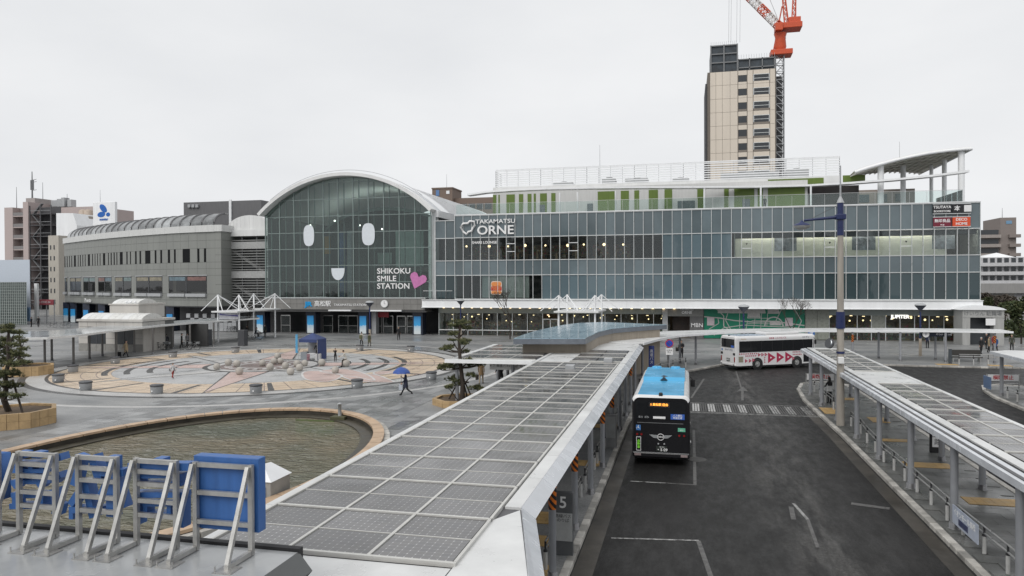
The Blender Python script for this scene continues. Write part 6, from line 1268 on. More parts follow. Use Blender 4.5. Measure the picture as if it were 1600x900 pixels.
vault(kx0 + .2, kx1 - .2, ky0 + .1, ky0 + 3.6, 3.8, .65, kk); ux0, ux1 = xat(171, 73.6), xat(216, 73.6); MB().box(ux0, ux1, 73.6, 78, 3.8, 5.35).build('upper_wall', ks_, kk); MB().box(ux0 - .1, ux1 + .1, 73.5, 78.1, 5.35, 5.5).build('cornice', ks_, kk); vault(ux0 + .2, ux1 - .2, 73.7, 77, 5.5, .55, kk, 6)
for x in (ux1 - 1.6, ux1 - 1, ux1 - .4): MB().ball((x, 73.55, 5.7), .14, 8, 6).build('roof_lamp', white, kk)
for dx in (1.2, 6.2): MB().bbox(kx1 + dx, kx1 + dx + .9, 80, 80.8, PZ, 2.1, .03).build('vending_machine', darkgrey, kk)
MB().box(kx1 + .02, kx1 + 3, 78.6, 78.8, PZ, 2.9).build('porch_recess_shade', M('porch_shade', (.05, .05, .05), .6), kk)  # dark sheet standing in for the shade inside the open porch

# unseen mid-rise blocks added behind the viewpoint for the glass fronts to mirror
for k, (x0, x1, h, c, lab) in enumerate(((-66, -38, 27, (.35, .34, .32), 'wide grey office block out of view, added for the glass front to mirror'), (-6, 14, 40, (.42, .40, .37), 'slim tall hotel block out of view, added for the glass front to mirror'), (34, 62, 23, (.28, .26, .25), 'low brown block out of view, added for the glass front to mirror'))):
    t_ = thing('added_block', lab, 'building', ((x0 + x1) / 2, -80, 0)); MB().box(x0, x1, -95, -72, -2, h).build('wall', M('block_wall_%d' % k, c, .7, streak=True), t_)
    for f in range(int(h / 3.4)): MB().box(x0 + 1, x1 - 1, -71.98, -71.9, 1.2 + f * 3.4, 2.9 + f * 3.4).build('window_band', wdark, t_)
    MB().box(x0 - .3, x1 + .3, -95.3, -71.7, h, h + .6).build('parapet', offwhite, t_)
# ================================================================ buses
def bus(name, label, L, mats, roofmat, wid=2.46, H=3.02):
    # local frame: rear at y=0, front at y=L
    t = thing(name, label, 'bus', local=True)
    def sec(y, ins, top):
        hw, r = wid / 2 - ins, .26; P = [(-hw, y, .36 + ins), (-hw, y, top - r)]
        for i in range(1, 6): a = PI - PI / 2 * i / 5; P.append((-hw + r + r * math.cos(a), y, top - r + r * math.sin(a)))
        for i in range(6): a = PI / 2 - PI / 2 * i / 5; P.append((hw - r + r * math.cos(a), y, top - r + r * math.sin(a)))
        P.append((hw, y, .36 + ins)); return P
    S = [sec(0, .07, H - .1), sec(.06, .015, H - .03), sec(.2, 0, H), sec(L - .25, 0, H), sec(L - .08, .03, H - .05), sec(L, .1, H - .16)]; b = MB(); n = len(S[0])
    for k in range(len(S) - 1):
        for i in range(n): j = (i + 1) % n; b.add([S[k][i], S[k][j], S[k + 1][j], S[k + 1][i]], [(3, 2, 1, 0)], 1 if 2 <= i <= 10 else 0, False)
    b.add(S[0], [list(range(n))[::-1]], 0); b.add(S[-1], [list(range(n))], 0)
    b.build('body', mats, t)
    MB().box(-wid / 2 + .1, wid / 2 - .1, .3, L - .3, .22, .37).build('chassis', matte_black, t)
    for y in (2.25 if L < 9 else 2.7, L - 2.05 if L < 9 else L - 2.4):
        for s in (-1, 1):
            b = MB(); x = s * (wid / 2 - .11); P = [(.28, -.125), (.45, -.125), (.48, -.08), (.48, .08), (.45, .125), (.28, .125)]; k = 20; v = []
            for r, xx in P:
                for i in range(k): a = 2 * PI * i / k; v.append((x + xx, y + r * math.cos(a), .48 + r * math.sin(a)))
            fs = [(q * k + i, q * k + (i + 1) % k, (q + 1) * k + (i + 1) % k, (q + 1) * k + i) for q in range(5) for i in range(k)]; b.add(v, fs, 0, True)
            wl = b.build('wheel', rubber, t)
            MB().tube((x + s * .02, y, .48), (x + s * .125, y, .48), .285, .24, 18).tube((x + s * .125, y, .48), (x + s * .16, y, .48), .1, .08, 10).build('rim', steel, wl)
            MB().tube((x - s * .02, y, .5), (x + s * .113, y, .5), .56, .56, 24).build('wheel_arch', matte_black, t)
    return t
def panel(b, y0, y1, z0, z1, x): return b.box(min(x, x + .012), max(x, x + .012), y0, y1, z0, z1)
glass_blk = M('bus_window', (.010, .011, .013), .06, var=.03, rvar=.02)
lampred = M('tail_lamp_red', (.25, .01, .01), .2); lampor = M('lamp_orange', (.45, .14, .02), .25)
blue_roof = M('bus_roof_blue', (.07, .36, .62), .22, var=.08, scale=.8, rvar=.08); bus_white = M('bus_white', (.66, .66, .66), .2, var=.04, scale=1, rvar=.05); bus_black = M('bus_black', (.010, .010, .012), .14, var=.05, rvar=.04)
L1 = 9.8
b1 = bus('city_bus', 'black city bus with bright blue roof seen from behind at the bay', L1, [bus_black, bus_white], None)
H = 3.02; wv = 1.23
MB().bbox(-.98, .98, .22, L1 - .3, H - .004, H + .02, .008).build('roof_skin', blue_roof, b1)
MB().ext([(-1.0, 4.7, H + .02), (-1.0, 4.95, H + .17), (-1.0, L1 - .8, H + .17), (-1.0, L1 - .4, H + .02)], (2.0, 0, 0)).build('roof_fairing', blue_roof, b1)
MB().add([(-.17, 4.64, H + .03), (.17, 4.64, H + .03), (0, 4.62, H + .2), (-.17, 5.2, H + .175), (.17, 5.2, H + .175), (0, 5.2, H + .23)], [(0, 1, 2), (0, 2, 5, 3), (1, 4, 5, 2), (3, 5, 4)]).build('roof_notch', M('notch_dark', (.02, .04, .06), .5), b1)
for x in (-.5, .5): MB().lathe([(.26, 0), (.26, .05), (.2, .07)], (x, 9.0, H + .17), 16).build('roof_vent', blue_roof, b1)
MB().bbox(-.08, .08, .06, .3, H - .05, H + .1, .03).build('rear_camera', matte_black, b1)
MB().box(-1.06, 1.06, -.028, -.004, 2.0, 2.78).build('rear_window', glass_blk, b1); ds = MB().box(-.5, .38, -.036, -.029, 2.52, 2.74).build('destination_display', matte_black, b1)
led = M('amber_led', (.8, .3, .05), .5, emit=(1, .38, .05, 2.2)); text('5 高松駅 経由', .125, led, (-.06, -.038, 2.63), ds, ext=.001, bold=.01, name='display_text')
MB().box(.42, 1.0, -.036, -.029, 2.02, 2.25).build('blue_sticker', M('sticker_blue', (.04, .12, .45), .4), b1); text('バス優先\n発進妨害', .1, white_print, (.71, -.0375, 2.135), b1, ext=.001, bold=.01)
MB().box(-.32, .2, -.036, -.029, 2.03, 2.13).build('white_sticker', white_print, b1); text('乗合  高松', .1, lightgrey, (-.72, -.03, 2.08), b1, ext=.001)
MB().box(-1.0, .95, -.02, -.004, 1.83, 1.85).build('panel_seam', midgrey, b1)
MB().box(-1.05, -.85, -.02, -.004, 1.5, 1.73).build('wheelchair_sticker', M('sticker_blue2', (.05, .16, .40), .4), b1)
wc = MB(); wc.path([(-.97 + .055 * math.cos(a), -.022, 1.58 + .055 * math.sin(a)) for a in [k * PI / 6 for k in range(8)]], .009, 4); wc.bar((-.95, -.022, 1.6), (-.95, -.022, 1.69), .02, .01); wc.bar((-.95, -.022, 1.62), (-.89, -.022, 1.58), .02, .01); wc.ball((-.95, -.022, 1.705), .016, 6, 5); wc.build('wheelchair_mark', white_print, b1)
MB().box(.72, 1.03, -.02, -.004, 1.5, 1.66).build('green_sticker', M('sticker_green', (.12, .42, .28), .4), b1); text('eco', .1, white_print, (.875, -.0215, 1.58), b1, ext=.001)
lg1 = MB()   # winged round badge
for s in (-1, 1):
    for k, (l, z) in enumerate(((.34, .055), (.30, .02), (.25, -.015), (.2, -.05))): lg1.add([(s * .14, -.02, 1.25 + z + .012), (s * (.14 + l), -.02, 1.25 + z + .03), (s * (.14 + l - .02), -.02, 1.25 + z + .006), (s * .14, -.02, 1.25 + z - .012)], [(0, 1, 2, 3) if s > 0 else (3, 2, 1, 0)])
bd = lg1.build('badge_wings', lightgrey, b1); MB().path([(.135 * math.cos(a), -.02, 1.24 + .135 * math.sin(a)) for a in [2 * PI * k / 24 for k in range(24)]], .014, 6, closed=True).build('badge_ring', white_print, b1); text('MINI', .1, white_print, (0, -.021, 1.24), b1, ext=.002, bold=.02)
fr_ = MB()
for a in ((-1.04, -1.02, .62, 1.22), (-.86, -.84, .62, 1.22)): fr_.box(a[0], a[1], -.02, -.004, a[2], a[3])
fr_.box(-1.02, -.86, -.02, -.004, 1.2, 1.22).box(-1.02, -.86, -.02, -.004, .62, .64).build('label_frame', white_print, b1); text('自\n動\n車', .13, M('label_green', (.15, .45, .03), .5, emit=(.2, .7, .05, .3)), (-.94, -.021, .9), b1, ext=.001, bold=.02)
MB().box(-.2, .26, -.03, -.004, .62, .85).build('number_plate', M('plate_dark', (.02, .025, .022), .4), b1); text('・5 09', .17, white_print, (.05, -.032, .69), b1, ext=.001, bold=.02); text('香川200', .06, white_print, (.05, -.032, .81), b1, ext=.001)
for x in (-.1, .15): MB().tube((x, -.035, .95), (x, 0, .95), .035, .035, 8).build('plate_lamp', lightgrey, b1)
for x in (-1.0, -.82, .78, .98): MB().tube((x, -.03, 1.33), (x, 0, 1.33), .045, .045, 10).build('tail_lamp', lampred, b1)
MB().bbox(-1.2, 1.2, -.06, .25, .36, .56, .04).build('bumper', bus_black, b1); MB().box(-1.19, 1.19, -.066, -.055, .565, .58).build('bumper_trim', lightgrey, b1)
for s in (-1, 1): MB().box(s * .98 - .14, s * .98 + .14, -.07, -.061, .42, .52).build('reverse_lamp', M('lamp_clear', (.25, .2, .2), .2), b1); MB().bbox(s * 1.42 - .12, s * 1.42 + .12, L1 - .3, L1 - .2, 2.1, 2.5, .04).tube((s * 1.2, L1 - .25, 2.7), (s * 1.42, L1 - .25, 2.5), .02, .02, 6).build('mirror', matte_black, b1); MB().box(s * 1.232 - .006, s * 1.232 + .006, .5, L1 - .4, 1.55, 2.6).build('side_window', glass_blk, b1)
move(b1, (-1.1, 32.25, 0), 0)
L2 = 8.5
b2 = bus('city_bus', 'white city bus with red triangles on its side turning round the circle', L2, [bus_white, bus_white], None, 2.36, 3.0); sx2 = 1.18
MB().box(-.98, .98, -.03, -.004, 1.95, 2.72).build('rear_window', glass_blk, b2); MB().box(.5, .95, -.036, -.031, 1.97, 2.16).build('blue_sticker', MATS['sticker_blue'], b2); text('コトデンバス', .21, navy, (.1, -.01, 1.72), b2, ext=.003, bold=.01); MB().box(-.98, -.82, -.015, -.004, 1.6, 1.8).build('mark', MATS['sticker_blue2'], b2)
for s in (-1, 1): MB().box(s * .93 - .15, s * .93 + .15, -.02, -.004, 1.3, 1.5).build('vent', matte_black, b2); MB().box(s * 1.0 - .07, s * 1.0 + .07, -.02, -.004, .7, 1.15).build('tail_lamp', lampred, b2); MB().box(s * .95 - .12, s * .95 + .12, -.075, -.062, .42, .5).build('reflector', matte_black, b2)
MB().box(-.18, .3, -.03, -.004, .72, 1.0).build('number_plate', M('plate_green', (.05, .06, .05), .4), b2); text('88 船', .18, white_print, (.06, -.032, .85), b2, ext=.001, bold=.02); MB().bbox(-1.15, 1.15, -.06, .22, .36, .55, .04).build('bumper', bus_white, b2); MB().bbox(-.06, .06, .05, .2, 2.95, 3.06, .02).build('rear_camera', matte_black, b2)
MB().box(sx2 - .004, sx2 + .012, .35, L2 - .35, 1.55, 2.55).build('side_window_band', glass_blk, b2)
for k in range(7): y = .5 + k * 1.12; MB().box(sx2 + .013, sx2 + .02, y + 1.02, y + 1.06, 1.57, 2.53).build('window_bar', matte_black, b2)
for y in (L2 - 1.35,): d = MB().box(sx2 + .013, sx2 + .022, y, y + .95, .5, 2.5).build('door', glass_blk, b2)
MB().box(sx2 + .0, sx2 + .02, .3, .75, .7, 1.2).build('side_grille', M('grille_tan', (.24, .22, .16), .6), b2)
def tri(y, z, s, hollow=False):
    MB().ext([(sx2 + .004, y, z - s / 2), (sx2 + .004, y, z + s / 2), (sx2 + .004, y + s * .85, z)], (.008, 0, 0)).build('red_triangle', red_print, b2)
    if hollow: MB().ext([(sx2 + .013, y + s * .25, z - s * .1), (sx2 + .013, y + s * .25, z + s * .1), (sx2 + .013, y + s * .45, z)], (.004, 0, 0)).build('white_triangle', white_print, b2)
for k in range(3): tri(3.35 + k * .92, 1.0, .95, True)
for k in range(9): tri(.35 + k * .22, 1.42, .17)
for k in range(6): tri(1.0 + k * .2, 1.23, .17)
for y, z in ((.95, .8), (1.35, .8), (1.7, .85)): tri(y, z, .34, True)
for y in (2.3, 2.65, 3.0): tri(y, 1.3, .34, True)
for k in range(3): tri(2.95, .62 + k * .2, .16)
for k in range(8): tri(6.0 + k * .17, 1.42, .15); tri(6.0 + k * .17, 1.2, .15) if k < 6 else None
tri(5.95, .85, .34, True); tri(7.7, .7, .34, True); tri(7.45, 1.32, .28)
text('▶▶▶ ことでんバス', .2, red_print, (sx2 + .004, 4.4, 2.74), b2, rot=(PI / 2, 0, PI / 2), ext=.003, bold=.01); text('コトデン', .2, navy, (sx2 + .004, 7.4, 2.74), b2, rot=(PI / 2, 0, PI / 2), ext=.003, bold=.01); text('Kotoden', .16, M('pale_orange', (.5, .35, .2), .5), (sx2 + .004, .8, 2.74), b2, rot=(PI / 2, 0, PI / 2), ext=.003)
MB().bbox(-.8, .8, 3.4, 7.0, 2.99, 3.26, .1).build('roof_unit', bus_white, b2); MB().bbox(-1.0, 1.0, .4, 3.3, 2.985, 3.015, .01).build('roof_panel', M('roof_pale_blue', (.33, .40, .48), .3), b2)
for s in (-1, 1): MB().bbox(s * 1.38 - .1, s * 1.38 + .1, L2 - .25, L2 - .15, 2.1, 2.5, .03).tube((s * 1.15, L2 - .2, 2.7), (s * 1.38, L2 - .2, 2.5), .02, .02, 6).build('mirror', matte_black, b2)
hd = math.radians(31); a = -(PI / 2 - hd); rear_r = Vector((4.2, 67.6)); off = Vector((math.cos(hd + PI / 2), math.sin(hd + PI / 2))) * 1.18
move(b2, (rear_r.x + off.x, rear_r.y + off.y, 0), a)

# ================================================================ people
skin_m = M('skin', (.46, .29, .21), .55, var=.06); hair_m = M('hair_black', (.012, .010, .009), .5)
PC = {}
def cloth(c):
    k = tuple(c)
    if k not in PC: PC[k] = M('cloth_%d' % len(PC), c, .85, var=.15, scale=9)
    return PC[k]
def person(label, loc, face, h=1.7, top=(.02, .02, .022), legs=(.02, .02, .022), shoe=(.02, .02, .02), stride=0.0, armL=(0.0, .15), armR=(0.0, .15), lean=0.0, sit=False, coat=None, hood=False, hat=None, bulk=1.0, drop=0.0, group=None, hair=None, mask=False):
    # face: heading of the figure (radians, 0 = +Y, counter-clockwise); arm = (swing forward, elbow bend)
    t = thing('person', label, 'person', local=True, group=group); s = h / 1.72
    V = []; E = []; R = []
    def v(x, y, z, r, par=None):
        V.append(Vector((x, y, z)) * s); R.append(r * s)
        if par is not None: E.append((par, len(V) - 1))
        return len(V) - 1
    zp = .93 if not sit else .50; ln = lambda z: math.tan(lean) * (z - zp)
    pel = v(0, 0, zp, .135 * bulk); wst = v(0, ln(zp + .17), zp + .17, .125 * bulk, pel); ch = v(0, ln(zp + .37), zp + .37, .15 * bulk, wst); nb_ = v(0, ln(zp + .53), zp + .53, .085, ch); nk = v(0, ln(zp + .6) + .01, zp + .61, .055, nb_)
    tips = []
    for sd, (sw, el) in ((-1, armL), (1, armR)):
        sh = v(sd * .185 * bulk, ln(zp + .49), zp + .49, .062 * bulk, ch); L1_, L2_ = .29, .25
        ex = sd * (.225 * bulk), ln(zp + .49) + L1_ * math.sin(sw), zp + .49 - L1_ * math.cos(sw); e = v(*ex, .05 * bulk, sh)
        a2 = sw + el; wx = (sd * (.225 * bulk - .05 * min(1, el)), ex[1] + L2_ * math.sin(a2), ex[2] - L2_ * math.cos(a2)); w_ = v(*wx, .036, e); tips.append((Vector(wx) * s, a2, sd))
    feet = []
    for sd in (-1, 1):
        st = stride * sd
        if sit: hp = v(sd * .1, 0, zp - .01, .1, pel); kn = v(sd * .12, .42 - .2 * drop, zp + .02 - .55 * drop, .075, hp); an_ = v(sd * .12, .46 - .2 * drop, .09 - drop, .045, kn)
        else:
            hp = v(sd * .095, 0, zp - .08, .1 * bulk, pel); back = min(0, st); ky = .42 * math.sin(st); kn = v(sd * .1, ky + .03 * abs(st), zp - .08 - .42 * math.cos(st), .07, hp); an_ = v(sd * .1, ky + .42 * math.sin(st + 1.2 * back), zp - .08 - .42 * math.cos(st) - .42 * math.cos(st + 1.2 * back) + .03, .045, kn)
        a_ = V[an_] / s; v(a_.x, a_.y + .15, max(.03 - drop, a_.z - .055), .036, an_); v(a_.x, a_.y - .03, max(.03 - drop, a_.z - .06), .036, an_); feet.append(a_)
    me = bpy.data.meshes.new('body'); me.from_pydata(V, E, []); o = bpy.data.objects.new('body', me); TMP.collection.objects.link(o)
    md = o.modifiers.new('skin', 'SKIN'); md.use_smooth_shade = True
    for i, sv in enumerate(me.skin_vertices[0].data): sv.radius = (R[i], R[i] * (.78 if i in (pel, wst, ch) else 1)); sv.use_root = (i == pel)
    md2 = o.modifiers.new('sub', 'SUBSURF'); md2.levels = 1
    TMP.view_layers[0].update(); ev = o.evaluated_get(TMP.view_layers[0].depsgraph); m2 = bpy.data.meshes.new_from_object(ev); bpy.data.objects.remove(o)
    b = MB(); zn = (zp + .555) * s; lo = min(p.co.z for p in m2.vertices)
    fs = [list(p.vertices) for p in m2.polygons]; cs = [sum((m2.vertices[i].co for i in f), Vector()) / len(f) for f in fs]; b.v = [p.co.copy() for p in m2.vertices]
    for f, c in zip(fs, cs):
        hand = any((c - tp[0]).length < .055 * s for tp in tips); b.f.append(f); b.s.append(True)
        b.m.append(3 if (c.z > zn or hand) else (2 if c.z < (.1 - drop) * s else (1 if (c.z < (zp - .02) * s and abs(c.x) < .2 * s * bulk + .02 and not (sit and c.y < -.1)) and not any((c - tp[0]).length < .2 * s for tp in tips) else 0)))
    # head: skull, jaw, nose, ears, eyes
    hc = Vector((0, ln(zp + .72) + .025, zp + .725)) * s
    b.ball(hc, .105 * s, 14, 10, 3, (.78, .95, 1.12)); b.ball(hc + Vector((0, .03, -.062)) * s, .065 * s, 10, 8, 5 if mask else 3, (.85, .95, .8)); b.ball(hc + Vector((0, .105, -.012)) * s, .018 * s, 6, 5, 3, (.8, 1, 1.3))
    for sd in (-1, 1): b.ball(hc + Vector((sd * .083, 0, -.005)) * s, .022 * s, 6, 5, 3, (.4, .8, 1.2)); b.ball(hc + Vector((sd * .033, .092, .012)) * s, .011 * s, 6, 5, 4)
    b.ball(hc + Vector((0, .088, -.055)) * s, .02 * s, 6, 4, 4 if not mask else 5, (1.2, .5, .25))
    for tp, a2, sd in tips:                                     # palm, four fingers, thumb
        d = Vector((0, math.sin(a2), -math.cos(a2))); n_ = Vector((1, 0, 0)); q = tp + d * .05 * s
        b.ball(q, .04 * s, 8, 6, 3, (.55, 1, 1.1)); f2 = Vector((0, math.sin(a2 + .5), -math.cos(a2 + .5))); sidev = d.cross(n_)
        for k in range(4): base = q + d * .03 * s + sidev * (k - 1.5) * .018 * s; L_ = (.05, .058, .054, .042)[k] * s; b.path([base, base + d * L_ * .6, base + d * L_ * .6 + f2 * L_ * .6], [.009 * s, .008 * s, .006 * s], 5, 3)
        b.path([q - d * .01 * s + sidev * -.035 * s, q + d * .02 * s + sidev * -.05 * s, q + d * .045 * s + sidev * -.05 * s], [.010 * s, .009 * s, .007 * s], 5, 3)
    bo = b.build('body', [cloth(top), cloth(legs), cloth(shoe), skin_m, matte_black, white_print], t)
    hb = MB(); hm = hair_m if hat is None else cloth(hat); P = []
    v_, n = [], 14
    for k in range(6):
        a = PI / 2 - (PI * .62) * k / 5
        for i in range(n):
            th = 2 * PI * i / n; front = math.sin(th) > .25; aa = max(a, .35) if front else a
            v_.append(hc + Vector((.092 * math.cos(aa) * math.cos(th), -.006 + .11 * math.cos(aa) * math.sin(th), .012 + .122 * math.sin(aa))) * s)
    hb.add(v_, [(k * n + i, (k + 1) * n + i, (k + 1) * n + (i + 1) % n, k * n + (i + 1) % n) for k in range(5) for i in range(n)], 0, True); hb.build('hair' if hat is None else 'cap', hm, t)
    if hair == 'long': MB().lathe([(.09, -.18), (.1, -.02), (.085, .08)], hc / 1 + Vector((0, -.05, 0)) * s, 10, sy=.6).build('long_hair', hair_m, t)
    if coat:
        c_, zl = coat; z0 = zp * s; MB().lathe([(.215 * s * bulk, zl * s), (.19 * s * bulk, (zl + zp) / 2 * s), (.165 * s * bulk, z0 + .06), (.15 * s * bulk, z0 + .25 * s)], (0, .0, 0), 14, sy=.85).build('coat_skirt', cloth(c_), t)
    move(t, loc, face); return t
def bag(label, loc, size, col, cat='bag', wheels=False):
    t = thing('bag' if not wheels else 'suitcase', label, cat, loc); x, y, z = loc; a, d, hgt = size
    MB().bbox(x - a / 2, x + a / 2, y - d / 2, y + d / 2, z + (.05 if wheels else 0), z + hgt, .04).build('shell', cloth(col), t)
    MB().path([(x - a * .25, y, z + hgt), (x - a * .2, y, z + hgt + .16), (x + a * .2, y, z + hgt + .16), (x + a * .25, y, z + hgt)], .013, 6).build('handle', matte_black, t)
    if wheels:
        for s in (-1, 1): MB().tube((x + s * a * .35, y - .03, z + .03), (x + s * a * .35, y + .03, z + .03), .03, .03, 8).build('wheel', rubber, t)
    return t
g = lambda px, py: onz(px, py, PZ)
BLK, NAV, GRY, TAN = (.014, .014, .016), (.015, .02, .045), (.12, .12, .125), (.27, .21, .13)
q = g(634, 619); person('person in dark clothes walking under the blue umbrella', q, PI / 2 + .2, 1.68, (.02, .025, .05), BLK, stride=.42, armR=(.35, 1.9), armL=(.2, .5), coat=((.02, .025, .05), .62))
um = thing('umbrella', 'open bright blue umbrella held over a walking person', 'umbrella', (q.x - .25, q.y, 1.1)); b = MB(); uc = Vector((q.x - .3, q.y, 0)); n = 8; v_ = []
umb_blue = M('umbrella_blue', (.025, .075, .30), .4, var=.08)
for k, (r, z) in enumerate(((.02, 2.12), (.22, 2.07), (.42, 1.96), (.58, 1.80), (.64, 1.69))):
    for i in range(n * 4): th = 2 * PI * i / (n * 4); sc = 1 - (.06 * k / 4 if i % 4 else 0) + (0 if i % 4 != 2 else -.03 * k / 4); v_.append(uc + Vector((r * sc * math.cos(th), r * sc * math.sin(th), z + (.02 * k / 4 if i % 4 else 0))))
b.add(v_, [(k * 32 + i, (k + 1) * 32 + i, (k + 1) * 32 + (i + 1) % 32, k * 32 + (i + 1) % 32) for k in range(4) for i in range(32)]); b.build('canopy', umb_blue, um)
for i in range(8): th = 2 * PI * i / 8; MB().bar(uc + Vector((0, 0, 2.08)), uc + Vector((.62 * math.cos(th), .62 * math.sin(th), 1.69)), .012).build('rib', matte_black, um)
MB().tube(uc + Vector((0, 0, 1.1)), uc + Vector((0, 0, 2.2)), .012, .01, 6).build('shaft', steel, um); MB().path([uc + Vector((0, 0, 1.12)), uc + Vector((0, 0, 1.02)), uc + Vector((.03, 0, .98)), uc + Vector((.06, 0, 1.02))], .016, 6).build('handle', matte_black, um)
bag('pale shopping bag carried by the person under the umbrella', (q.x - .28, q.y - .15, .55), (.3, .14, .42), (.42, .45, .5))
person('child in white top and red trousers standing alone on the plaza circle', g(270, 591), -1.9, 1.22, (.55, .55, .55), (.25, .03, .02), stride=.25, armL=(.4, .6), armR=(-.2, .4))
q = g(197, 558); person('person in long tan coat pulling a black suitcase past the kiosk', q, -PI / 2 + .1, 1.7, TAN, BLK, stride=.35, armR=(-.5, .1), coat=(TAN, .55)); bag('small black wheeled suitcase behind the person in tan coat', (q.x - .75, q.y - .1, PZ), (.36, .22, .55), BLK, 'suitcase', True)
person('child in black raising both arms to take a picture among the stone balls', g(524, 565), PI + .3, 1.3, BLK, BLK, armL=(1.25, 1.3), armR=(1.25, 1.3))
q = onz(541, 572.5, PZ + .02); person('person in white jacket sitting on a stone ball', (q.x, q.y, PZ + .27), PI / 2 + .4, 1.62, (.50, .48, .43), (.05, .04, .035), sit=True, lean=.35, armL=(.6, .9), armR=(.6, .9), drop=.28)
q = g(565, 541); person('person in pale jacket with a rucksack walking toward the entrance', q, .1, 1.72, (.48, .46, .40), BLK, stride=.18); rk = bag('olive rucksack on the back of the person in pale jacket', (q.x, q.y - .24, 1.05), (.32, .2, .45), (.10, .10, .05), 'rucksack')
person('person in olive coat beside the one with rucksack', g(577, 541), -.2, 1.55, (.07, .075, .04), (.06, .06, .045), stride=.15, coat=((.07, .075, .04), .6))
q = g(623, 531); person('man in dark suit walking out of the station doors', q, PI + .2, 1.74, BLK, BLK, stride=.2)
q = g(1065, 560); person('person in bulky black coat carrying a bag near the ring canopy posts', q, 2.6, 1.78, BLK, BLK, bulk=1.25, armL=(.25, 1.2), armR=(.3, .9)); bag('round black shoulder bag hanging beside the bulky black coat', (q.x - .42, q.y - .1, .85), (.34, .25, .4), (.02, .02, .02))
person('person in black striding past the truss canopy', g(386, 528), 1.2, 1.72, BLK, BLK, stride=.5, armL=(-.3, .3), armR=(.4, .3))
person('person in dark jacket with pale mask standing by the entrance pillar', g(414, 526), PI, 1.7, (.03, .04, .035), BLK, mask=True)
q = g(752, 600); person('person in brown coat carrying a dark bag under the branch canopy', q, .1, 1.68, (.17, .11, .055), (.30, .25, .18), stride=.22, coat=((.17, .11, .055), .72)); bag('dark handbag held low by the person in brown coat', (q.x - .33, q.y, .45), (.2, .3, .38), (.03, .025, .02))
person('person in black bending forward beneath the branch canopy', g(783, 603), .6, 1.65, BLK, BLK, lean=.4, bulk=1.2, armL=(.6, .3), armR=(.4, .4))
grp = 'people waiting at the kiosk porch'
for px, py, lab, tp in ((248, 546, 'person in black hood at the kiosk porch near the bicycles', BLK), (260, 545, 'person in dark jacket turned away at the kiosk porch', (.03, .03, .04)), (284, 544, 'broad person in charcoal coat at the kiosk doorway', (.03, .035, .035)), (293, 543, 'person in grey jacket leaning at the kiosk doorway', GRY)): person(lab, g(px, py), U(0, 6), 1.72, tp, BLK, bulk=1.15, group=grp, stride=.12)
person('woman in black with white shirt hem waiting on the middle island', onz(1296, 630, .13), .5, 1.62, BLK, BLK, hair='long', armL=(.3, 1.2), armR=(.2, .9), coat=((.45, .45, .45), .82))
person('man in navy jacket standing before the grocery window', g(1449, 544), PI, 1.75, NAV, BLK)
gq = 'people crowding beside the bicycle park kiosk'
for px, py, lab, tp, ht in ((1533, 553, 'person in black coat and pale hat beside the kiosk crowd', BLK, (.35, .35, .35)), (1545, 551, 'person in beige coat in the kiosk crowd', TAN, None), (1556, 551, 'person in blue jacket in the kiosk crowd', (.03, .08, .2), None), (1541, 545, 'tall person in dark jacket behind the kiosk crowd', BLK, (.3, .3, .3)), (1552, 547, 'person in red jacket half hidden in the kiosk crowd', (.2, .03, .04), None), (1581, 548, 'person in dark green parka apart from the kiosk crowd', (.05, .055, .04), (.25, .2, .15))): person(lab, g(px, py), U(1.5, 4.5), 1.7, tp, BLK, hat=ht, group=gq, bulk=1.1, stride=.1)
person('dark figure standing beyond the far end of the curved building', g(49, 511), 2, 1.75, BLK, BLK, bulk=1.2); person('tall dark figure with luggage near the red shop sign', g(60, 511), 1, 1.85, BLK, BLK, stride=.2)
person('person on the roof terrace leaning at the glass balustrade', (xat(1195, 102), 102, 17.2), PI, 1.7, (.04, .045, .04), BLK)
# bicycles
def bicycle(label, loc, rz, col=(.05, .05, .055)):
    t = thing('bicycle', label, 'bicycle', local=True)
    for x in (-.5, .52): wl = MB().path([(x + .32 * math.cos(a), 0, .33 + .32 * math.sin(a)) for a in [2 * PI * k / 24 for k in range(24)]], .018, 6, closed=True).build('wheel', rubber, t); s_ = MB(); [s_.bar((x, 0, .33), (x + .31 * math.cos(a), 0, .33 + .31 * math.sin(a)), .006) for a in [2 * PI * k / 10 for k in range(10)]]; s_.build('spokes', steel, wl, kind='stuff')
    fm = MB(); [fm.tube(p, q, .018, .018, 6) for p, q in (((-.5, 0, .33), (-.1, 0, .3)), ((-.1, 0, .3), (-.22, 0, .8)), ((-.22, 0, .72), (-.5, 0, .33)), ((-.1, 0, .3), (.38, 0, .7)), ((-.18, 0, .62), (.36, 0, .78)), ((.36, 0, .92), (.52, 0, .33)))]; fm.build('frame', cloth(col), t)
    MB().bbox(-.35, -.1, -.08, .08, .82, .89, .03).build('saddle', matte_black, t); MB().path([(.28, -.28, .98), (.36, -.1, 1.0), (.36, .1, 1.0), (.28, .28, .98)], .014, 6).build('handlebar', steel, t); MB().bbox(.45, .8, -.16, .16, .72, .95, .02).build('basket', midgrey, t)
    return move(t, loc, rz)
q = g(401, 530.5); bicycle('bicycle ridden past the truss canopy', q, 0); person('cyclist in dark jacket riding past the truss canopy', (q.x - .2, q.y, PZ + .36), -PI / 2, 1.65, (.03, .035, .045), BLK, sit=True, lean=.3, armL=(.9, .3), armR=(.9, .3))
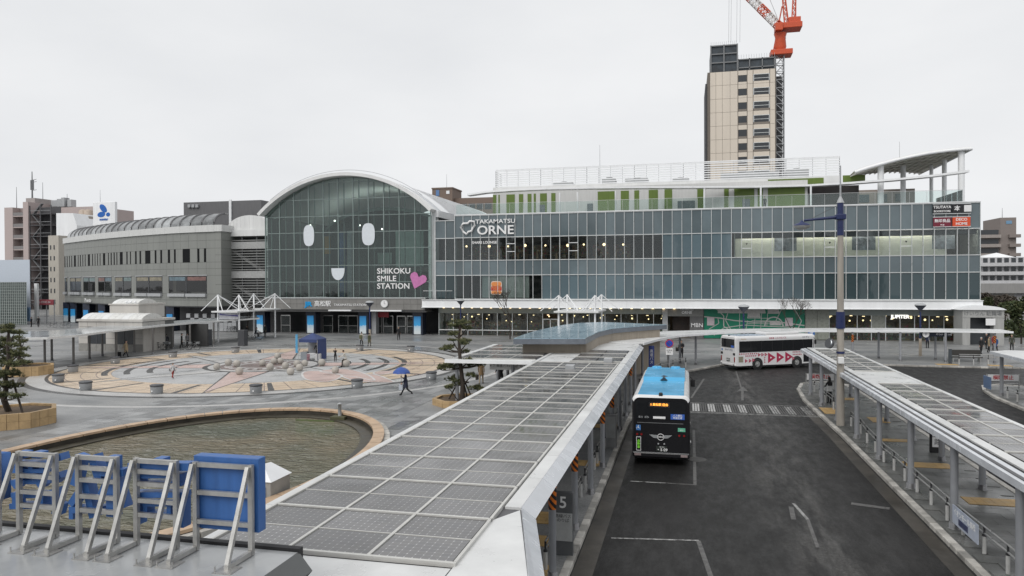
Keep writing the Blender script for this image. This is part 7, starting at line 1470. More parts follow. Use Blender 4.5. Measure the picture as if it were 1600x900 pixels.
for k, px in enumerate((250, 258, 290, 301)): q = g(px, 547); bicycle(['bicycle parked beside the person in black hood', 'second bicycle parked beside the person in black hood', 'bicycle parked at the doorway of the kiosk porch', 'bicycle with pale frame parked at the kiosk porch edge'][k], q, U(-.3, .3), [(.05, .05, .055), (.1, .1, .11), (.05, .05, .05), (.35, .35, .36)][k])
for k, px in enumerate((358, 362, 81, 102)): q = g(px, 519 if px > 200 else 512); bicycle(['bicycle leaning near the locker wall', 'bicycle beside another near the locker wall', 'dark bicycle parked at the far end of the curved building', 'dark bicycle parked by the far poster pillars'][k], q, U(0, 1))
# ================================================================ trees
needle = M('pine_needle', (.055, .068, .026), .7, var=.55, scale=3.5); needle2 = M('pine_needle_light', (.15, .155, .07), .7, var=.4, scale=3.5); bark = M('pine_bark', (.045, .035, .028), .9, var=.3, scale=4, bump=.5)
def pine(label, base, trunk, pads, seedn, dens=1.0, nl=.17):
    random.seed(seedn); t = thing('pine_tree', label, 'tree', base); base = Vector(base)
    pts = [Vector(p) for p in trunk]; n = len(pts); tk = MB().path(pts, [.17 - .12 * i / (n - 1) for i in range(n)], 9).build('trunk', bark, t)
    for c, rx, rz in pads:
        c = Vector(c); b = MB(); nt_ = int(170 * dens * rx * (rx + rz)); 
        at_ = min(pts, key=lambda p: (p - c).length + (3 if p.z > c.z + .1 else 0)); mid = at_.lerp(c, .5) + Vector((0, 0, -.08)); MB().path([at_, mid, c + Vector((0, 0, -rz * .4))], [.06, .045, .02], 6).build('branch', bark, t)
        sub = [(c + Vector((U(-1, 1) * rx * .72, U(-1, 1) * rx * .72, U(-.3, .4) * rz)), U(.34, .55) * rx, U(.4, .7) * rz) for _ in range(8)] + [(c, rx * .6, rz * .7)]
        for _ in range(nt_):
            sc, sr, sz = random.choice(sub)
            while True:
                u = Vector((U(-1, 1), U(-1, 1), U(-.6, 1)))
                if u.length < 1: break
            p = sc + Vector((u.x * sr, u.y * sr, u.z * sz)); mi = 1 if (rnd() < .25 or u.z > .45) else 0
            for k in range(9):
                d = Vector((U(-1, 1), U(-1, 1), U(-.1, 1.3))).normalized(); l = nl * U(.7, 1.2); s_ = d.cross(Vector((U(-1, 1), U(-1, 1), U(-1, 1)))).normalized() * nl * .12
                b.add([p - s_, p + s_, p + d * l], [(0, 1, 2)], mi)
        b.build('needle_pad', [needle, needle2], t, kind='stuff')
    return t
D1 = 44.6; pm = lambda px, py, y: ony(px, py, y); kpx = 46 / 1150
base = g(722, 631)
tr = [pm(722, 632, D1), pm(723, 600, D1), pm(720, 575, D1), pm(718, 550, D1), pm(717, 528, D1), pm(719, 508, D1), pm(719, 500, D1)]; tr[0].z = PZ
pads = []
for px, py, rx, rz in ((719, 504, 15, 5), (712, 510, 13, 4.5), (728, 513, 10, 4), (709, 522, 10, 4), (708, 532, 9, 3), (728, 535, 14, 5.5), (700, 543, 14, 5), (693, 546, 8, 3), (726, 549, 9, 3.5), (732, 563, 9, 3.5), (700, 572, 17, 5), (690, 577, 9, 4), (746, 570, 16, 4.5), (756, 566, 8, 3), (736, 586, 9, 5), (706, 592, 13, 6), (702, 605, 11, 5), (716, 600, 8, 5), (748, 607, 13, 5)):
    pads.append((pm(px, py, D1 + U(-.5, .5)), rx * kpx, rz * kpx * 1.2))
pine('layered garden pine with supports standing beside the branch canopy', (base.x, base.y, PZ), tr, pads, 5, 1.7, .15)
for dx, dy in ((-.9, -.3), (.8, -.3), (.2, .9)): pass
sup = thing('tree_support', 'wooden tripod props supporting the garden pine trunk', 'support', (base.x, base.y, PZ))
for dx, dy in ((-1.0, -.2), (.95, -.3), (.1, 1.0)): MB().tube((base.x + dx, base.y + dy, PZ), (base.x + dx * .12, base.y + dy * .12, 1.75), .05, .05, 7).build('prop', bark, sup)
MB().tube((base.x - .5, base.y - .15, 1.5), (base.x + .5, base.y - .15, 1.55), .05, .05, 7).build('cross_prop', bark, sup)
def planter(label, c, r, h, nside=8, th=.25):
    t = thing('tree_planter', label, 'planter', (c[0], c[1], PZ)); m = M('planter_tan', (.42, .29, .15), .6, var=.22, scale=1.5, bump=.2)
    P = [(c[0] + r * math.cos(2 * PI * (i + .5) / nside), c[1] + r * math.sin(2 * PI * (i + .5) / nside)) for i in range(nside)]; Q = [(c[0] + (r - th) * math.cos(2 * PI * (i + .5) / nside), c[1] + (r - th) * math.sin(2 * PI * (i + .5) / nside)) for i in range(nside)]
    for i in range(nside):
        j = (i + 1) % nside
        for k in range(2):
            for f in range(3):
                L_ = lambda a, b_, u: (a[0] + (b_[0] - a[0]) * u, a[1] + (b_[1] - a[1]) * u); u0, u1 = f / 3 + .006, (f + 1) / 3 - .006
                MB().slab([L_(P[i], P[j], u0), L_(P[i], P[j], u1), L_(Q[i], Q[j], u1), L_(Q[i], Q[j], u0)], PZ + k * h / 2 + .004, PZ + (k + 1) * h / 2 - .006).build('wall_stone', m, t)
    MB().slab(Q, PZ, PZ + h - .12).build('soil', M('soil', (.10, .07, .045), .95, var=.4, scale=5, bump=.6), t); return t
planter('low terracotta edged planter under the garden pine', (base.x, base.y), 1.9, .42)
q = g(14, 668); D2 = q.y + .2; kp2 = 46 / 1150 * .98; planter('tan stone planter holding the near left pine', (q.x - .6, q.y + .9), 2.15, .85)
tb = Vector((q.x - .9, q.y + .9, .6)); tr = [tb, pm(6, 625, D2), pm(10, 605, D2), pm(8, 588, D2), pm(14, 565, D2), pm(12, 540, D2), pm(14, 515, D2), pm(14, 506, D2)]
pads = [(pm(px, py, D2 + U(-.6, .8)), rx * kp2, rz * kp2 * 1.2) for px, py, rx, rz in ((14, 511, 11, 6), (5, 517, 10, 5), (22, 520, 9, 4), (10, 532, 14, 6), (24, 540, 9, 4), (0, 541, 12, 6), (13, 552, 15, 7), (29, 553, 10, 4), (2, 565, 14, 7), (20, 570, 15, 6), (35, 566, 8, 4), (6, 586, 16, 7), (22, 587, 10, 4), (2, 601, 14, 6), (20, 603, 12, 4), (8, 617, 13, 5), (26, 620, 10, 3.5), (-8, 580, 12, 9), (-10, 610, 12, 8))]
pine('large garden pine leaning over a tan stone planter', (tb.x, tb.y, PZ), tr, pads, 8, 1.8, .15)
MB().tube((q.x + .6, q.y + .3, .9), (tb.x + .2, tb.y, 2.6), .06, .06, 7).build('tree_prop', bark, label='slanting wooden prop beside the near left pine trunk', cat='prop')
q = g(36, 588); planter('tan planter holding the second left pine', (q.x - .8, q.y + 1.3), 2.0, .8); D3 = q.y + 1.2; tb = Vector((q.x - .8, q.y + 1.3, .6)); k3 = .062
tr = [tb, pm(30, 560, D3), pm(33, 545, D3), pm(30, 530, D3), pm(31, 518, D3)]
pads = [(pm(px, py, D3 + U(-.6, .8)), rx * k3, rz * k3) for px, py, rx, rz in ((31, 520, 9, 4), (24, 528, 9, 4), (37, 534, 9, 4), (33, 546, 11, 4), (40, 556, 9, 4), (24, 555, 10, 5), (36, 568, 11, 4), (42, 573, 7, 3))]
pine('darker garden pine behind the near one in a second planter', (tb.x, tb.y, PZ), tr, pads, 9, .9, .17)
random.seed(21)
def bare(label, base, h, spread=.5, depth=5, leaf=None, nleaf=0, ls=.2, r0=None):
    t = thing('bare_tree' if not leaf else 'leafy_tree', label, 'tree', base); b = MB(); tips = []
    def grow(p, d, l, r, k):
        q = p + d * l * .5 + Vector((U(-.05, .05), U(-.05, .05), .02)) * l; e = q + (d + Vector((U(-.2, .2), U(-.2, .2), U(0, .15)))).normalized() * l * .5
        b.path([p, q, e], [r, r * .85, r * .68], 6 if k > 2 else 4); tips.append(e)
        if k > 0:
            for _ in range(3 if rnd() < .5 else 2): grow(e, (d + Vector((U(-1, 1), U(-1, 1), U(-.25, .8))) * spread).normalized(), l * U(.62, .82), r * .66, k - 1)
    grow(Vector(base), Vector((U(-.05, .05), 0, 1)), h * .3, r0 or h * (.022 if leaf else .013), depth); b.build('trunk', bark, t)
    if leaf:
        lb2 = MB()
        for _ in range(nleaf):
            p = random.choice(tips) + Vector((U(-1, 1), U(-1, 1), U(-.7, .9))) * h * .085; d = Vector((U(-1, 1), U(-1, 1), U(-1, 1))).normalized() * ls; e = d.cross(Vector((U(-1, 1), U(-1, 1), U(-1, 1)))).normalized() * ls * .5
            lb2.add([p - d * .5, p + e * .5, p + d * .5, p - e * .5], [(0, 1, 2, 3)], 1 if rnd() < .4 else 0)
        lb2.build('crown', leaf, t, kind='stuff')
    return t
bare('leafless young tree before the shop doors', g(797, 530), 7.0, .5, 7); bare('leafless dark tree beside the town map mural', g(1237, 541), 6.2, .6, 7); bare('thin leafless tree before the domed kiosk', Vector((-57.5, 88, PZ)), 5, .5, 6)
lf1 = [M('leaf_dark', (.035, .05, .016), .7, var=.4, scale=2), M('leaf_olive', (.075, .085, .03), .7, var=.4, scale=2)]; lf2_ = [M('leaf_brown', (.07, .055, .04), .8, var=.3), M('leaf_greybrown', (.10, .085, .07), .8, var=.3)]
bare('dense evergreen tree at the far right by the bicycle park', (xat(1596, 100), 100, 0), 5.2, .7, 5, lf1, 5200, .42); bare('brown winter tree under the viaduct', (xat(1551, 125), 125, 0), 5.4, .75, 5, lf2_, 3600, .4); bare('greyish winter tree beside the white apartments', (xat(1572, 135), 135, 0), 5.4, .75, 5, lf2_, 3200, .4); bare('olive green tree beside the far viaduct pier', (xat(1622, 118), 118, 0), 6.4, .7, 5, lf1, 4200, .45); bare('dark evergreen behind the bicycle kiosk roof', (xat(1538, 122), 122, 0), 4.8, .7, 5, lf1, 3400, .4)
hg = MB()
for _ in range(5200): p = Vector((U(36, 75), U(110, 120), U(.1, 2.2))); d = Vector((U(-1, 1), U(-1, 1), U(-1, 1))).normalized() * .35; e = d.cross(Vector((U(-1, 1), U(-1, 1), U(-1, 1)))).normalized() * .2; hg.add([p - d, p + e, p + d, p - e], [(0, 1, 2, 3)], 1 if rnd() < .3 else 0)
hg.build('hedge', lf1, label='dark hedge along the road behind the bicycle park', cat='hedge', kind='stuff')

# ================================================================ plaza furniture
ballm = M('ball_stone', (.38, .355, .32), .6, var=.14, scale=2.5, bump=.15); src = None
for px, py in ((370, 573), (374, 585), (357, 571), (339, 577.5), (410, 572), (422, 578.5), (446, 576), (454, 585.5), (438, 568.5), (468, 579.5), (476, 572), (434, 561), (464, 573), (503, 571.5), (524, 583), (541, 572.5), (428, 569)):
    q = onz(px, py, PZ + .02)
    if src is None: src = MB().lathe([(.14, 0), (.25, .07), (.31, .18), (.335, .32), (.31, .46), (.23, .58), (.12, .64), (.02, .655)], (q.x, q.y, PZ), 20).build('stone_ball', ballm, label='grey stone ball seat scattered on the plaza circle', cat='stone seat', group='stone balls on the plaza circle')
    else: o = inst(src, None, (q.x, q.y, PZ)); o.rotation_euler = (0, 0, U(0, 6)); k_ = U(.92, 1.05); o.scale = (k_, k_, k_)
sp_ = None; pgm = M('pot_grey', (.27, .28, .29), .55, var=.1, scale=2)
for k, (px, py) in enumerate(((400, 614.5), (245, 615), (134, 609.5), (91, 597), (114, 581.5), (180, 568), (270, 558.5), (368, 551), (558, 606), (674, 593), (562, 547.5), (642, 549), (500, 545))):
    q = g(px, py)
    if sp_ is None:
        sp_ = thing('bollard_seat', 'round grey concrete bollard seat with dark rim at the circle edge', 'bollard', (q.x, q.y, PZ), group='bollard seats round the plaza circle')
        MB().lathe([(.36, 0), (.4, .05), (.42, .5), (.42, .52)], (q.x, q.y, PZ), 20).build('drum', pgm, sp_); MB().lathe([(.44, .521), (.46, .56), (.46, .62), (.4, .65), (.05, .64)], (q.x, q.y, PZ), 20).build('rim', darkgrey, sp_); MB().tube((q.x + .05, q.y - .43, .35), (q.x + .05, q.y - .405, .35), .06, .06, 10).build('plaque', white_print, sp_)
    else: dup(sp_, (q.x, q.y, PZ), U(-.5, .5))
# pop-up tent
A_, B_ = onz(470, 561, PZ), onz(503, 561, PZ); ty0 = (A_.y + B_.y) / 2 - 1.6; ty1 = ty0 + 1.9; tx0, tx1 = xat(466, ty0), xat(495, ty0); tent = thing('popup_tent', 'navy pop-up tent with tables beside the stone balls', 'tent', ((tx0 + tx1) / 2, ty0 + 1.5, PZ)); tcl = M('tent_navy', (.03, .05, .15), .6, var=.15, scale=1.5)
zt, za = 1.95, 2.5; c_ = ((tx0 + tx1) / 2, (ty0 + ty1) / 2); P = [(tx0, ty0), (tx1, ty0), (tx1, ty1), (tx0, ty1)]
b = MB(); v_ = [(x, y, zt + .3) for x, y in P] + [(*c_, za + .35)]; b.add(v_, [(0, 1, 4), (1, 2, 4), (2, 3, 4), (3, 0, 4)])
v_ = [(x, y, zt + .3) for x, y in P] + [(x, y, zt) for x, y in P]; b.add(v_, [(i, 4 + i, 4 + (i + 1) % 4, (i + 1) % 4) for i in range(4)]); b.build('canopy', tcl, tent)
for x, y in P: MB().tube((x, y, PZ), (x, y, zt + .25), .025, .025, 6).build('leg', steel, tent)
MB().box(tx1 - .02, tx1 + .01, ty0, ty1, PZ + .05, zt).build('side_wall', tcl, tent); MB().box(tx0 + .05, tx0 + .9, ty1 - .02, ty1, .6, zt).build('rear_wall', M('tent_grey', (.3, .31, .33), .6), tent)
tb_ = thing('stall_table', 'folding stall table with printed cloth under the navy tent', 'table', (c_[0], ty0 + .5, PZ)); MB().box(c_[0] - .6, c_[0] + .6, ty0 + .2, ty0 + .8, .8, .84).build('top', white_print, tb_); MB().box(c_[0] - .6, c_[0] + .1, ty0 + .16, ty0 + .19, .2, .8).build('cloth', M('cloth_pr', (.22, .12, .14), .7, var=.5, scale=6), tb_)
for x in (-.55, .55): MB().bar((c_[0] + x, ty0 + .7, PZ), (c_[0] + x, ty0 + .7, .8), .04).build('leg', steel, tb_)
bag('white cool box standing by the stall table', (c_[0] + .95, ty0 + .3, PZ), (.5, .4, .7), (.5, .5, .5), 'box'); bag('grey plastic crate left of the stall table', (tx0 + .45, ty0 + .4, PZ), (.7, .5, .85), (.22, .24, .26), 'crate')
sbd = thing('sandwich_board', 'slim blue banner stand at the corner of the navy tent', 'banner', (tx0 - .1, ty0, PZ)); MB().box(tx0 - .3, tx0 - .06, ty0 - .1, ty0 - .07, .9, 2.75).build('banner', M('banner_blue', (.08, .3, .5), .6), sbd); MB().tube((tx0 - .32, ty0 - .08, PZ), (tx0 - .32, ty0 - .08, 2.8), .015, .015, 5).build('pole', steel, sbd)
person('stall keeper in black behind the table under the navy tent', (c_[0] + .35, ty0 + 1.25, PZ), PI, 1.7, BLK, BLK, armL=(.5, .8), armR=(.5, .8))
# ================================================================ lamps, signs, rails
lm1 = thing('lamp_mast', 'tall concrete lamp mast with navy collars and one arm', 'lamp', (8.05, 42.6, .115)); x, y = 8.05, 42.6; pole = M('lamp_concrete', (.31, .285, .25), .7, var=.15, streak=True)
MB().tube((x, y, .1), (x, y, 10.5), .21, .15, 16).build('pole', pole, lm1); MB().tube((x, y, 5.35), (x, y, 6.25), .235, .23, 16).build('collar', navy, lm1); MB().tube((x, y, 10.35), (x, y, 12.1), .175, .165, 16).build('collar', navy, lm1); MB().tube((x, y, 12.1), (x, y, 14.1), .05, .035, 8).build('spire', lightgrey, lm1); MB().lathe([(.2, 12.1), (.12, 12.3), (.05, 12.45)], (x, y, 0), 12).build('cap', lightgrey, lm1)
MB().tube((x, y, 11.35), (6.2, 42.6, 11.2), .1, .06, 10).build('arm', navy, lm1); MB().tube((x - .1, y, 12.0), (6.5, 42.6, 11.25), .015, .015, 5).build('stay', darkgrey, lm1); MB().bbox(7.8, 8.3, 42.35, 42.85, 11.2, 11.5, .04).build('arm_clamp', navy, lm1)
MB().lathe([(.05, 11.2), (.12, 11.1), (.42, 10.98), (.46, 10.92)], (6.1, 42.6, 0), 18).build('lamp_hood', navy, lm1); MB().lathe([(.45, 10.92), (.38, 10.8), (.2, 10.72), (.05, 10.7)], (6.1, 42.6, 0), 18).build('lamp_glass', M('lamp_glass', (.45, .45, .43), .2), lm1)
MB().tube((x, y, 4.0), (x, y, 4.12), .215, .215, 14).build('collar', navy, lm1)
mr_ = thing('convex_mirror', 'round convex traffic mirror on a bracket of the lamp mast', 'mirror', (7.5, 42.2, 3.5)); c = ony(1297, 537, 42.2); MB().tube(c + Vector((.02, .05, 0)), c + Vector((-.07, -.02, .03)), .27, .27, 20).build('back', darkgrey, mr_); MB().ball(c + Vector((.05, .05, 0)), .26, 14, 8, 0, (.25, 1, 1)).build('mirror_face', M('mirror_face', (.7, .72, .74), .03, 1.0, var=.02, rvar=.01), mr_); MB().tube(c, (x - .2, y, c.z - .1), .03, .03, 6).build('bracket', lightgrey, mr_)
MB().bbox(7.85, 8.15, 42.13, 42.36, 3.5, 3.85, .03).build('control_box', offwhite, label='pale control box strapped to the lamp mast', cat='box')
pl_ = None
for k, (px, py, lab) in enumerate(((720, 529, 'plaza lamp with bowl head before the left shop window'), (578, 536, 'plaza lamp with bowl head before the station clock'), (1438, 556, 'plaza lamp with bowl head before the grocery window'), (1162, 560, 'plaza lamp with bowl head before the green mural'))):
    q = g(px, py); t_ = thing('plaza_lamp', lab, 'lamp', (q.x, q.y, PZ), group='plaza lamps with bowl heads')
    MB().tube((q.x, q.y, PZ), (q.x, q.y, 1.9), .15, .14, 12).build('stone_base', M('lamp_stone', (.36, .31, .25), .7), t_); MB().tube((q.x, q.y, 1.9), (q.x, q.y, 4.6), .1, .08, 10).build('pole', navy, t_); MB().lathe([(.09, 4.6), (.1, 4.75), (.5, 5.2), (.55, 5.3)], (q.x, q.y, 0), 14).build('bowl', M('bowl_dark', (.04, .045, .06), .4), t_); MB().lathe([(.56, 5.301), (.5, 5.4), (.3, 5.5), (.02, 5.53)], (q.x, q.y, 0), 14).build('dome', lightgrey, t_)
def rail(label, pts, z0, zp=.5, zr=.78):
    t = thing('hand_rail', label, 'railing', (pts[0].x, pts[0].y, z0))
    for p in pts:
        MB().tube((p.x, p.y, z0), (p.x, p.y, z0 + zp), .055, .055, 10).build('post', M('rail_post', (.42, .42, .41), .5), t); MB().lathe([(.06, 0), (.06, .05), (.03, .07), (.03, zr - zp)], (p.x, p.y, z0 + zp), 8).build('bracket', matte_black, t)
    for dz in (0, -.2): MB().path([(p.x, p.y, z0 + zr + dz) for p in pts], .028, 8).build('rail_tube', steel, t)
    return t
pz = [onz(*p, .13) for p in ((1330, 666), (1345, 678), (1355, 692), (1368, 706), (1381, 722), (1397, 735), (1414, 751), (1433, 769), (1455, 789), (1480, 813), (1505, 836), (1538, 865), (1575, 897), (1620, 940))]
rail('long steel hand rail on short posts along the middle island kerb', pz, .13); pz = [onz(*p, .13) for p in ((1262, 612), (1270, 620), (1278, 629), (1290, 640))]; rail('short steel hand rail at the rounded tip of the middle island', [p + Vector((.45, 0, 0)) for p in pz], .13)
for k, (a, n_) in enumerate(((19.6, 3), (23.6, 3), (27.6, 3), (31.5, 3), (36, 3), (41, 3))): rail(['steel hand rail beside the number five stop board', 'steel hand rail after the striped post of stop five', 'steel hand rail on the left platform opposite the bus tail', 'steel hand rail on the left platform beside the bus', 'steel hand rail on the left platform beside the bus front', 'steel hand rail on the left platform past the bus'][k], [Vector((-3.75, a + i * 1.45, 0)) for i in range(n_)], PZ)
rail('curved steel hand rail along the far kerb', [onz(*p, PZ) + Vector((-.25, .35, 0)) for p in ((1012, 604), (1022, 594), (1036, 586), (1056, 580), (1076, 576))], PZ, .55, .95)
rail('steel hand rail on the farther bus island', [Vector((20.5, 54.5 - i * 1.5, 0)) for i in range(6)], .13)
# stop boards and signs
q = onz(880, 868, PZ); s5 = thing('stop_board', 'dark and white bus stop board with number five', 'sign', (q.x, q.y, PZ)); MB().bbox(q.x - .28, q.x + .28, q.y, q.y + .14, PZ, 1.95, .015).build('case', M('board_grey', (.09, .095, .1), .4), s5); MB().box(q.x - .27, q.x + .27, q.y - .012, q.y - .001, .55, 1.35).build('timetable', M('board_pale', (.36, .37, .37), .5), s5); text('5', .46, white_print, (q.x, q.y - .005, 1.64), s5, ext=.003, bold=.015); text('路線バス\nのりば', .12, darkgrey, (q.x, q.y - .015, 1.2), s5, ext=.001)
q = onz(955, 700, PZ); s6 = thing('stop_board', 'pale bus timetable board farther along the left platform', 'sign', (q.x, q.y, PZ)); MB().bbox(q.x - .3, q.x + .25, q.y, q.y + .14, PZ, 1.7, .015).build('case', M('board_mid', (.22, .225, .23), .4), s6); MB().box(q.x - .26, q.x + .2, q.y - .012, q.y - .001, .6, 1.6).build('timetable', M('board_pale2', (.30, .31, .31), .5), s6)
q = onz(1465, 708, .13); s7 = thing('stop_board', 'black framed bus timetable board on the middle island', 'sign', (q.x, q.y, .13)); MB().bbox(q.x - .3, q.x + .3, q.y, q.y + .15, .13, 1.75, .015).build('case', matte_black, s7)
for z0, z1 in ((.4, .85), (.88, 1.22), (1.25, 1.65)): MB().box(q.x - .22, q.x + .24, q.y - .014, q.y - .002, z0, z1).build('sheet', white_print, s7)
text('時刻表\nバス停', .1, darkgrey, (q.x, q.y - .02, 1.45), s7, ext=.001); text('路', .3, darkgrey, (q.x, q.y - .02, .62), s7, ext=.001)
def prism_sign(label, x, y0, y1, txt, z=2.8):
    t = thing('hanging_sign', label, 'sign', (x, y0, z - .5)); MB().ext([(x - .3, y0, z), (x + .3, y0, z), (x, y0, z - .5)], (0, y1 - y0, 0)).build('prism_body', M('prism_navy', (.012, .016, .03), .3), t)
    n_ = Vector((-.5, 0, -.3)).normalized(); text(txt, .26, white_print, (x - .165, (y0 + y1) / 2, z - .24), t, rot=(PI / 2 + .54, 0, -PI / 2), ext=.002); return t
prism_sign('navy triangular hanging stop sign near the timetable board', 8.62, 21.2, 24.2, '⑪ のりば  Bus Stop'); prism_sign('navy triangular hanging stop sign toward the island tip', 8.62, 36.0, 38.4, '⑫ のりば'); prism_sign('navy triangular hanging stop sign at the island tip', 8.62, 45.0, 47.5, '⑬ のりば')
t = thing('hanging_sign', 'navy hanging stop board numbered one under the ring canopy', 'sign', (21, 77, 2.3)); p0, p1 = ony(1438, 517, 77.2), ony(1485, 526, 77.2); MB().bbox(p0.x, p1.x, 77.1, 77.35, p1.z, 2.95, .02).build('board', M('prism_navy', (.012, .016, .03), .3), t); MB().tube((p0.x + .45, 77.11, (p1.z + 2.95) / 2), (p0.x + .45, 77.08, (p1.z + 2.95) / 2), .3, .3, 18).build('number_disc', white_print, t); text('1', .4, navy, (p0.x + .45, 77.07, (p1.z + 2.95) / 2), t, ext=.002, bold=.02); text('のりば Bus Stop', .2, white_print, (p0.x + 2.0, 77.09, (p1.z + 2.95) / 2), t, ext=.002)
t = thing('hanging_sign', 'navy hanging stop board numbered two above the white bus', 'sign', (6, 76, 2.3)); MB().bbox(5.2, 8.6, 76.0, 76.25, 2.2, 2.92, .02).build('board', MATS['prism_navy'], t); MB().tube((5.7, 76.01, 2.56), (5.7, 75.98, 2.56), .3, .3, 18).build('number_disc', white_print, t); text('2', .4, navy, (5.7, 75.97, 2.56), t, ext=.002, bold=.02); text('のりば', .25, white_print, (7.2, 75.99, 2.56), t, ext=.002)
pz0, pz1 = onz(1503, 832, .13), onz(1538, 868, .13); t = thing('rail_board', 'pale grey advertising board fixed to the island hand rail', 'sign', (pz1.x, pz1.y, .4)); xb = pz1.x - .14; MB().box(xb - .03, xb, pz1.y, pz1.y + 2.05, .42, .98).build('panel', M('rail_board_grey', (.38, .42, .50), .4), t); text('イオンモール高松', .22, white_print, (xb - .032, pz1.y + 1.05, .80), t, rot=(PI / 2, 0, -PI / 2), ext=.002, bold=.01); MB().box(xb - .04, xb - .031, pz1.y + .75, pz1.y + 1.5, .5, .68).build('blue_mark', navy, t)
q = onz(1046, 592, PZ); np_ = thing('no_parking_sign', 'round blue no parking sign with white plate on a grey post', 'sign', (q.x, q.y, PZ)); MB().tube((q.x, q.y, PZ), (q.x, q.y, 3.3), .045, .045, 8).build('post', postgrey, np_); MB().tube((q.x, q.y - .05, 2.95), (q.x, q.y - .07, 2.95), .32, .32, 22).build('red_rim', M('sign_red', (.5, .02, .03), .4), np_); MB().tube((q.x, q.y - .07, 2.95), (q.x, q.y - .08, 2.95), .26, .26, 22).build('blue_disc', M('sign_blue2', (.02, .07, .4), .4), np_); MB().bar((q.x - .19, q.y - .09, 3.14), (q.x + .19, q.y - .09, 2.76), .07, .01).build('red_slash', MATS['sign_red'], np_); MB().box(q.x - .28, q.x + .28, q.y - .08, q.y - .05, 2.05, 2.58).build('plate', white_print, np_); text('駐停車\n禁止', .15, darkgrey, (q.x, q.y - .083, 2.32), np_, ext=.001)
q = onz(1018, 590, PZ); vs_ = thing('vertical_sign', 'narrow upright navy sign at the end of the left platform', 'sign', (q.x, q.y, PZ)); MB().bbox(q.x - .22, q.x + .22, q.y, q.y + .1, .9, 2.7, .02).build('board', M('vs_blue', (.03, .05, .2), .4), vs_); MB().tube((q.x, q.y + .05, PZ), (q.x, q.y + .05, .9), .04, .04, 8).build('post', postgrey, vs_); text('高\n速\nバ\nス', .3, white_print, (q.x, q.y - .004, 1.8), vs_, ext=.001)
def barrier(label, c, wd, rz=0):
    t = thing('barrier', label, 'barrier', local=True)
    for s in (-1, 1): MB().tube((s * wd / 2, 0, 0), (s * wd / 2, 0, 1.15), .04, .04, 8).build('post', steel, t)
    for z in (.25, .5): MB().tube((-wd / 2, 0, z), (wd / 2, 0, z), .025, .025, 8).build('bar', steel, t)
    MB().box(-wd / 2 + .05, wd / 2 - .05, -.06, -.03, .68, 1.12).build('board', white_print, t); text('横断禁止', .34, M('text_red', (.5, .03, .04), .5), (0, -.065, .9), t, ext=.002, bold=.015); return move(t, c, rz)
q0, q1 = onz(1265, 612, .13), onz(1293, 612, .13); barrier('white barrier with red no crossing characters at the middle island tip', ((q0.x + q1.x) / 2 + .3, 56.2, .13), 1.9)
barrier('white barrier with red no crossing characters on the farther island tip', (21.6, 58.2, .13), 2.1, .1)
q = onz(1546, 612, .13); MB().bbox(q.x - .03, q.x + .05, q.y - .2, q.y + 1.0, .3, 1.15, .01).build('blue_panel_sign', M('bps', (.12, .18, .3), .5), label='small blue lettered panel beside the farther barrier', cat='sign')
bn_ = thing('bench', 'dark bench with steel rails under the ring canopy', 'bench', (25.6, 77.2, PZ)); MB().bbox(24.3, 27, 77.2, 77.7, .55, .63, .02).build('seat', M('bench_dark', (.04, .038, .035), .6), bn_); MB().bbox(24.3, 27, 77.75, 77.83, .7, 1.25, .02).build('backrest', MATS['bench_dark'], bn_)
for x in (24.5, 26.8): MB().box(x - .04, x + .04, 77.25, 77.8, PZ, .55).build('leg', steel, bn_)
rail('low steel rail in front of the ring canopy bench', [Vector((24.4 + i * 1.2, 75.4, 0)) for i in range(4)], PZ, .5, .9)
MB().bbox(23.6, 23.85, 75.5, 75.7, PZ, 1.5, .02).build('display_post', M('dp', (.05, .06, .07), .4), label='slim dark display post beside the ring canopy bench', cat='post')
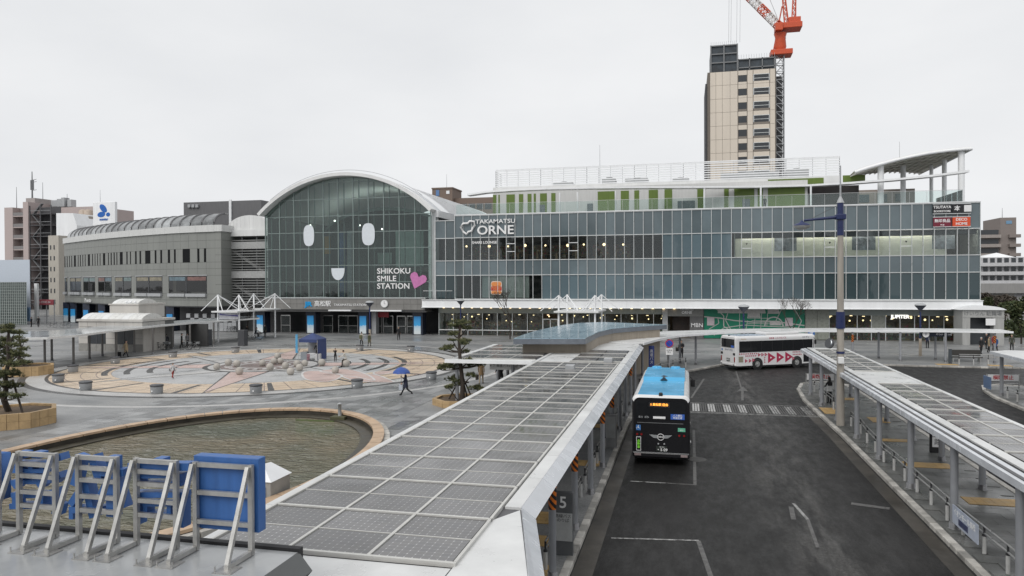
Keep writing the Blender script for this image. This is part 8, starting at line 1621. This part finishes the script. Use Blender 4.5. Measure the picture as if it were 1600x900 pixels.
t = thing('wayfinding_arrow', 'small blue arrow sign on posts beside the pale shop panels', 'sign', (xat(1267, 95), 95, PZ)); p0, p1 = ony(1262.5, 517, 95), ony(1273, 523.5, 95); MB().box(p0.x, p1.x, 95, 95.06, p1.z, p0.z).build('panel', M('arrow_blue', (.02, .13, .42), .4), t); text('→', .5, white_print, ((p0.x + p1.x) / 2, 94.99, (p0.z + p1.z) / 2), t, ext=.002, bold=.03); MB().tube((p0.x, 95.03, PZ), (p0.x, 95.03, p0.z), .03, .03, 6).build('post', postgrey, t)
ib = thing('information_board', 'pale information board with purple wave hanging from the truss canopy', 'sign', (A_.x, A_.y, 2.5)); p0, p1 = ony(342, 485, 84.6), ony(373, 499, 84.6); MB().bbox(p0.x, p1.x, 84.6, 84.72, p1.z, p0.z, .02).build('panel', M('ib_pale', (.5, .5, .53), .5), ib); MB().ext([(p0.x + .1, 84.59, p1.z + .55), (p1.x - .1, 84.59, p1.z + .35), (p1.x - .1, 84.59, p1.z + .6), (p0.x + 1.4, 84.59, p1.z + .55), (p0.x + .1, 84.59, p1.z + .75)], (0, .008, 0)).build('wave', M('ib_purple', (.12, .11, .3), .5), ib); text('高松駅バスターミナル', .22, darkgrey, ((p0.x + p1.x) / 2, 84.59, p0.z - .25), ib, ext=.002)
# tactile paving: every tile its own
tac = None
def tactile(label_parent, x0, y0, nx, ny, z, s=.3):
    global tac
    for i in range(nx):
        for j in range(ny):
            c = (x0 + (i + .5) * s, y0 + (j + .5) * s, z)
            if tac is None:
                tac = MB().bbox(c[0] - s / 2 + .004, c[0] + s / 2 - .004, c[1] - s / 2 + .004, c[1] + s / 2 - .004, z, z + .02, .004).build('tactile_tile', yellow_print, label_parent)
            else: inst(tac, label_parent, c)
for px, py, nx, ny in ((1455, 731, 6, 3), (1402, 690, 5, 2), (1378, 660, 3, 5), (1253, 645, 3, 7), (1560, 790, 6, 3), (1330, 625, 3, 3)): q = onz(px, py, .15); tactile(isla, max(7.85, q.x - nx * .15), q.y, nx, ny, .139)
for y in (19.0, 31.0, 39.2, 21.3): tactile(plaza, -5.1, y, 5, 3, PZ + .004)
tactile(plaza, -5.1, 23.3, 3, 4, PZ + .004)
for x in (22.3, 26.6): tactile(plaza, x, 74.3, 6, 3, PZ + .004)
bpy.data.scenes.remove(TMP)
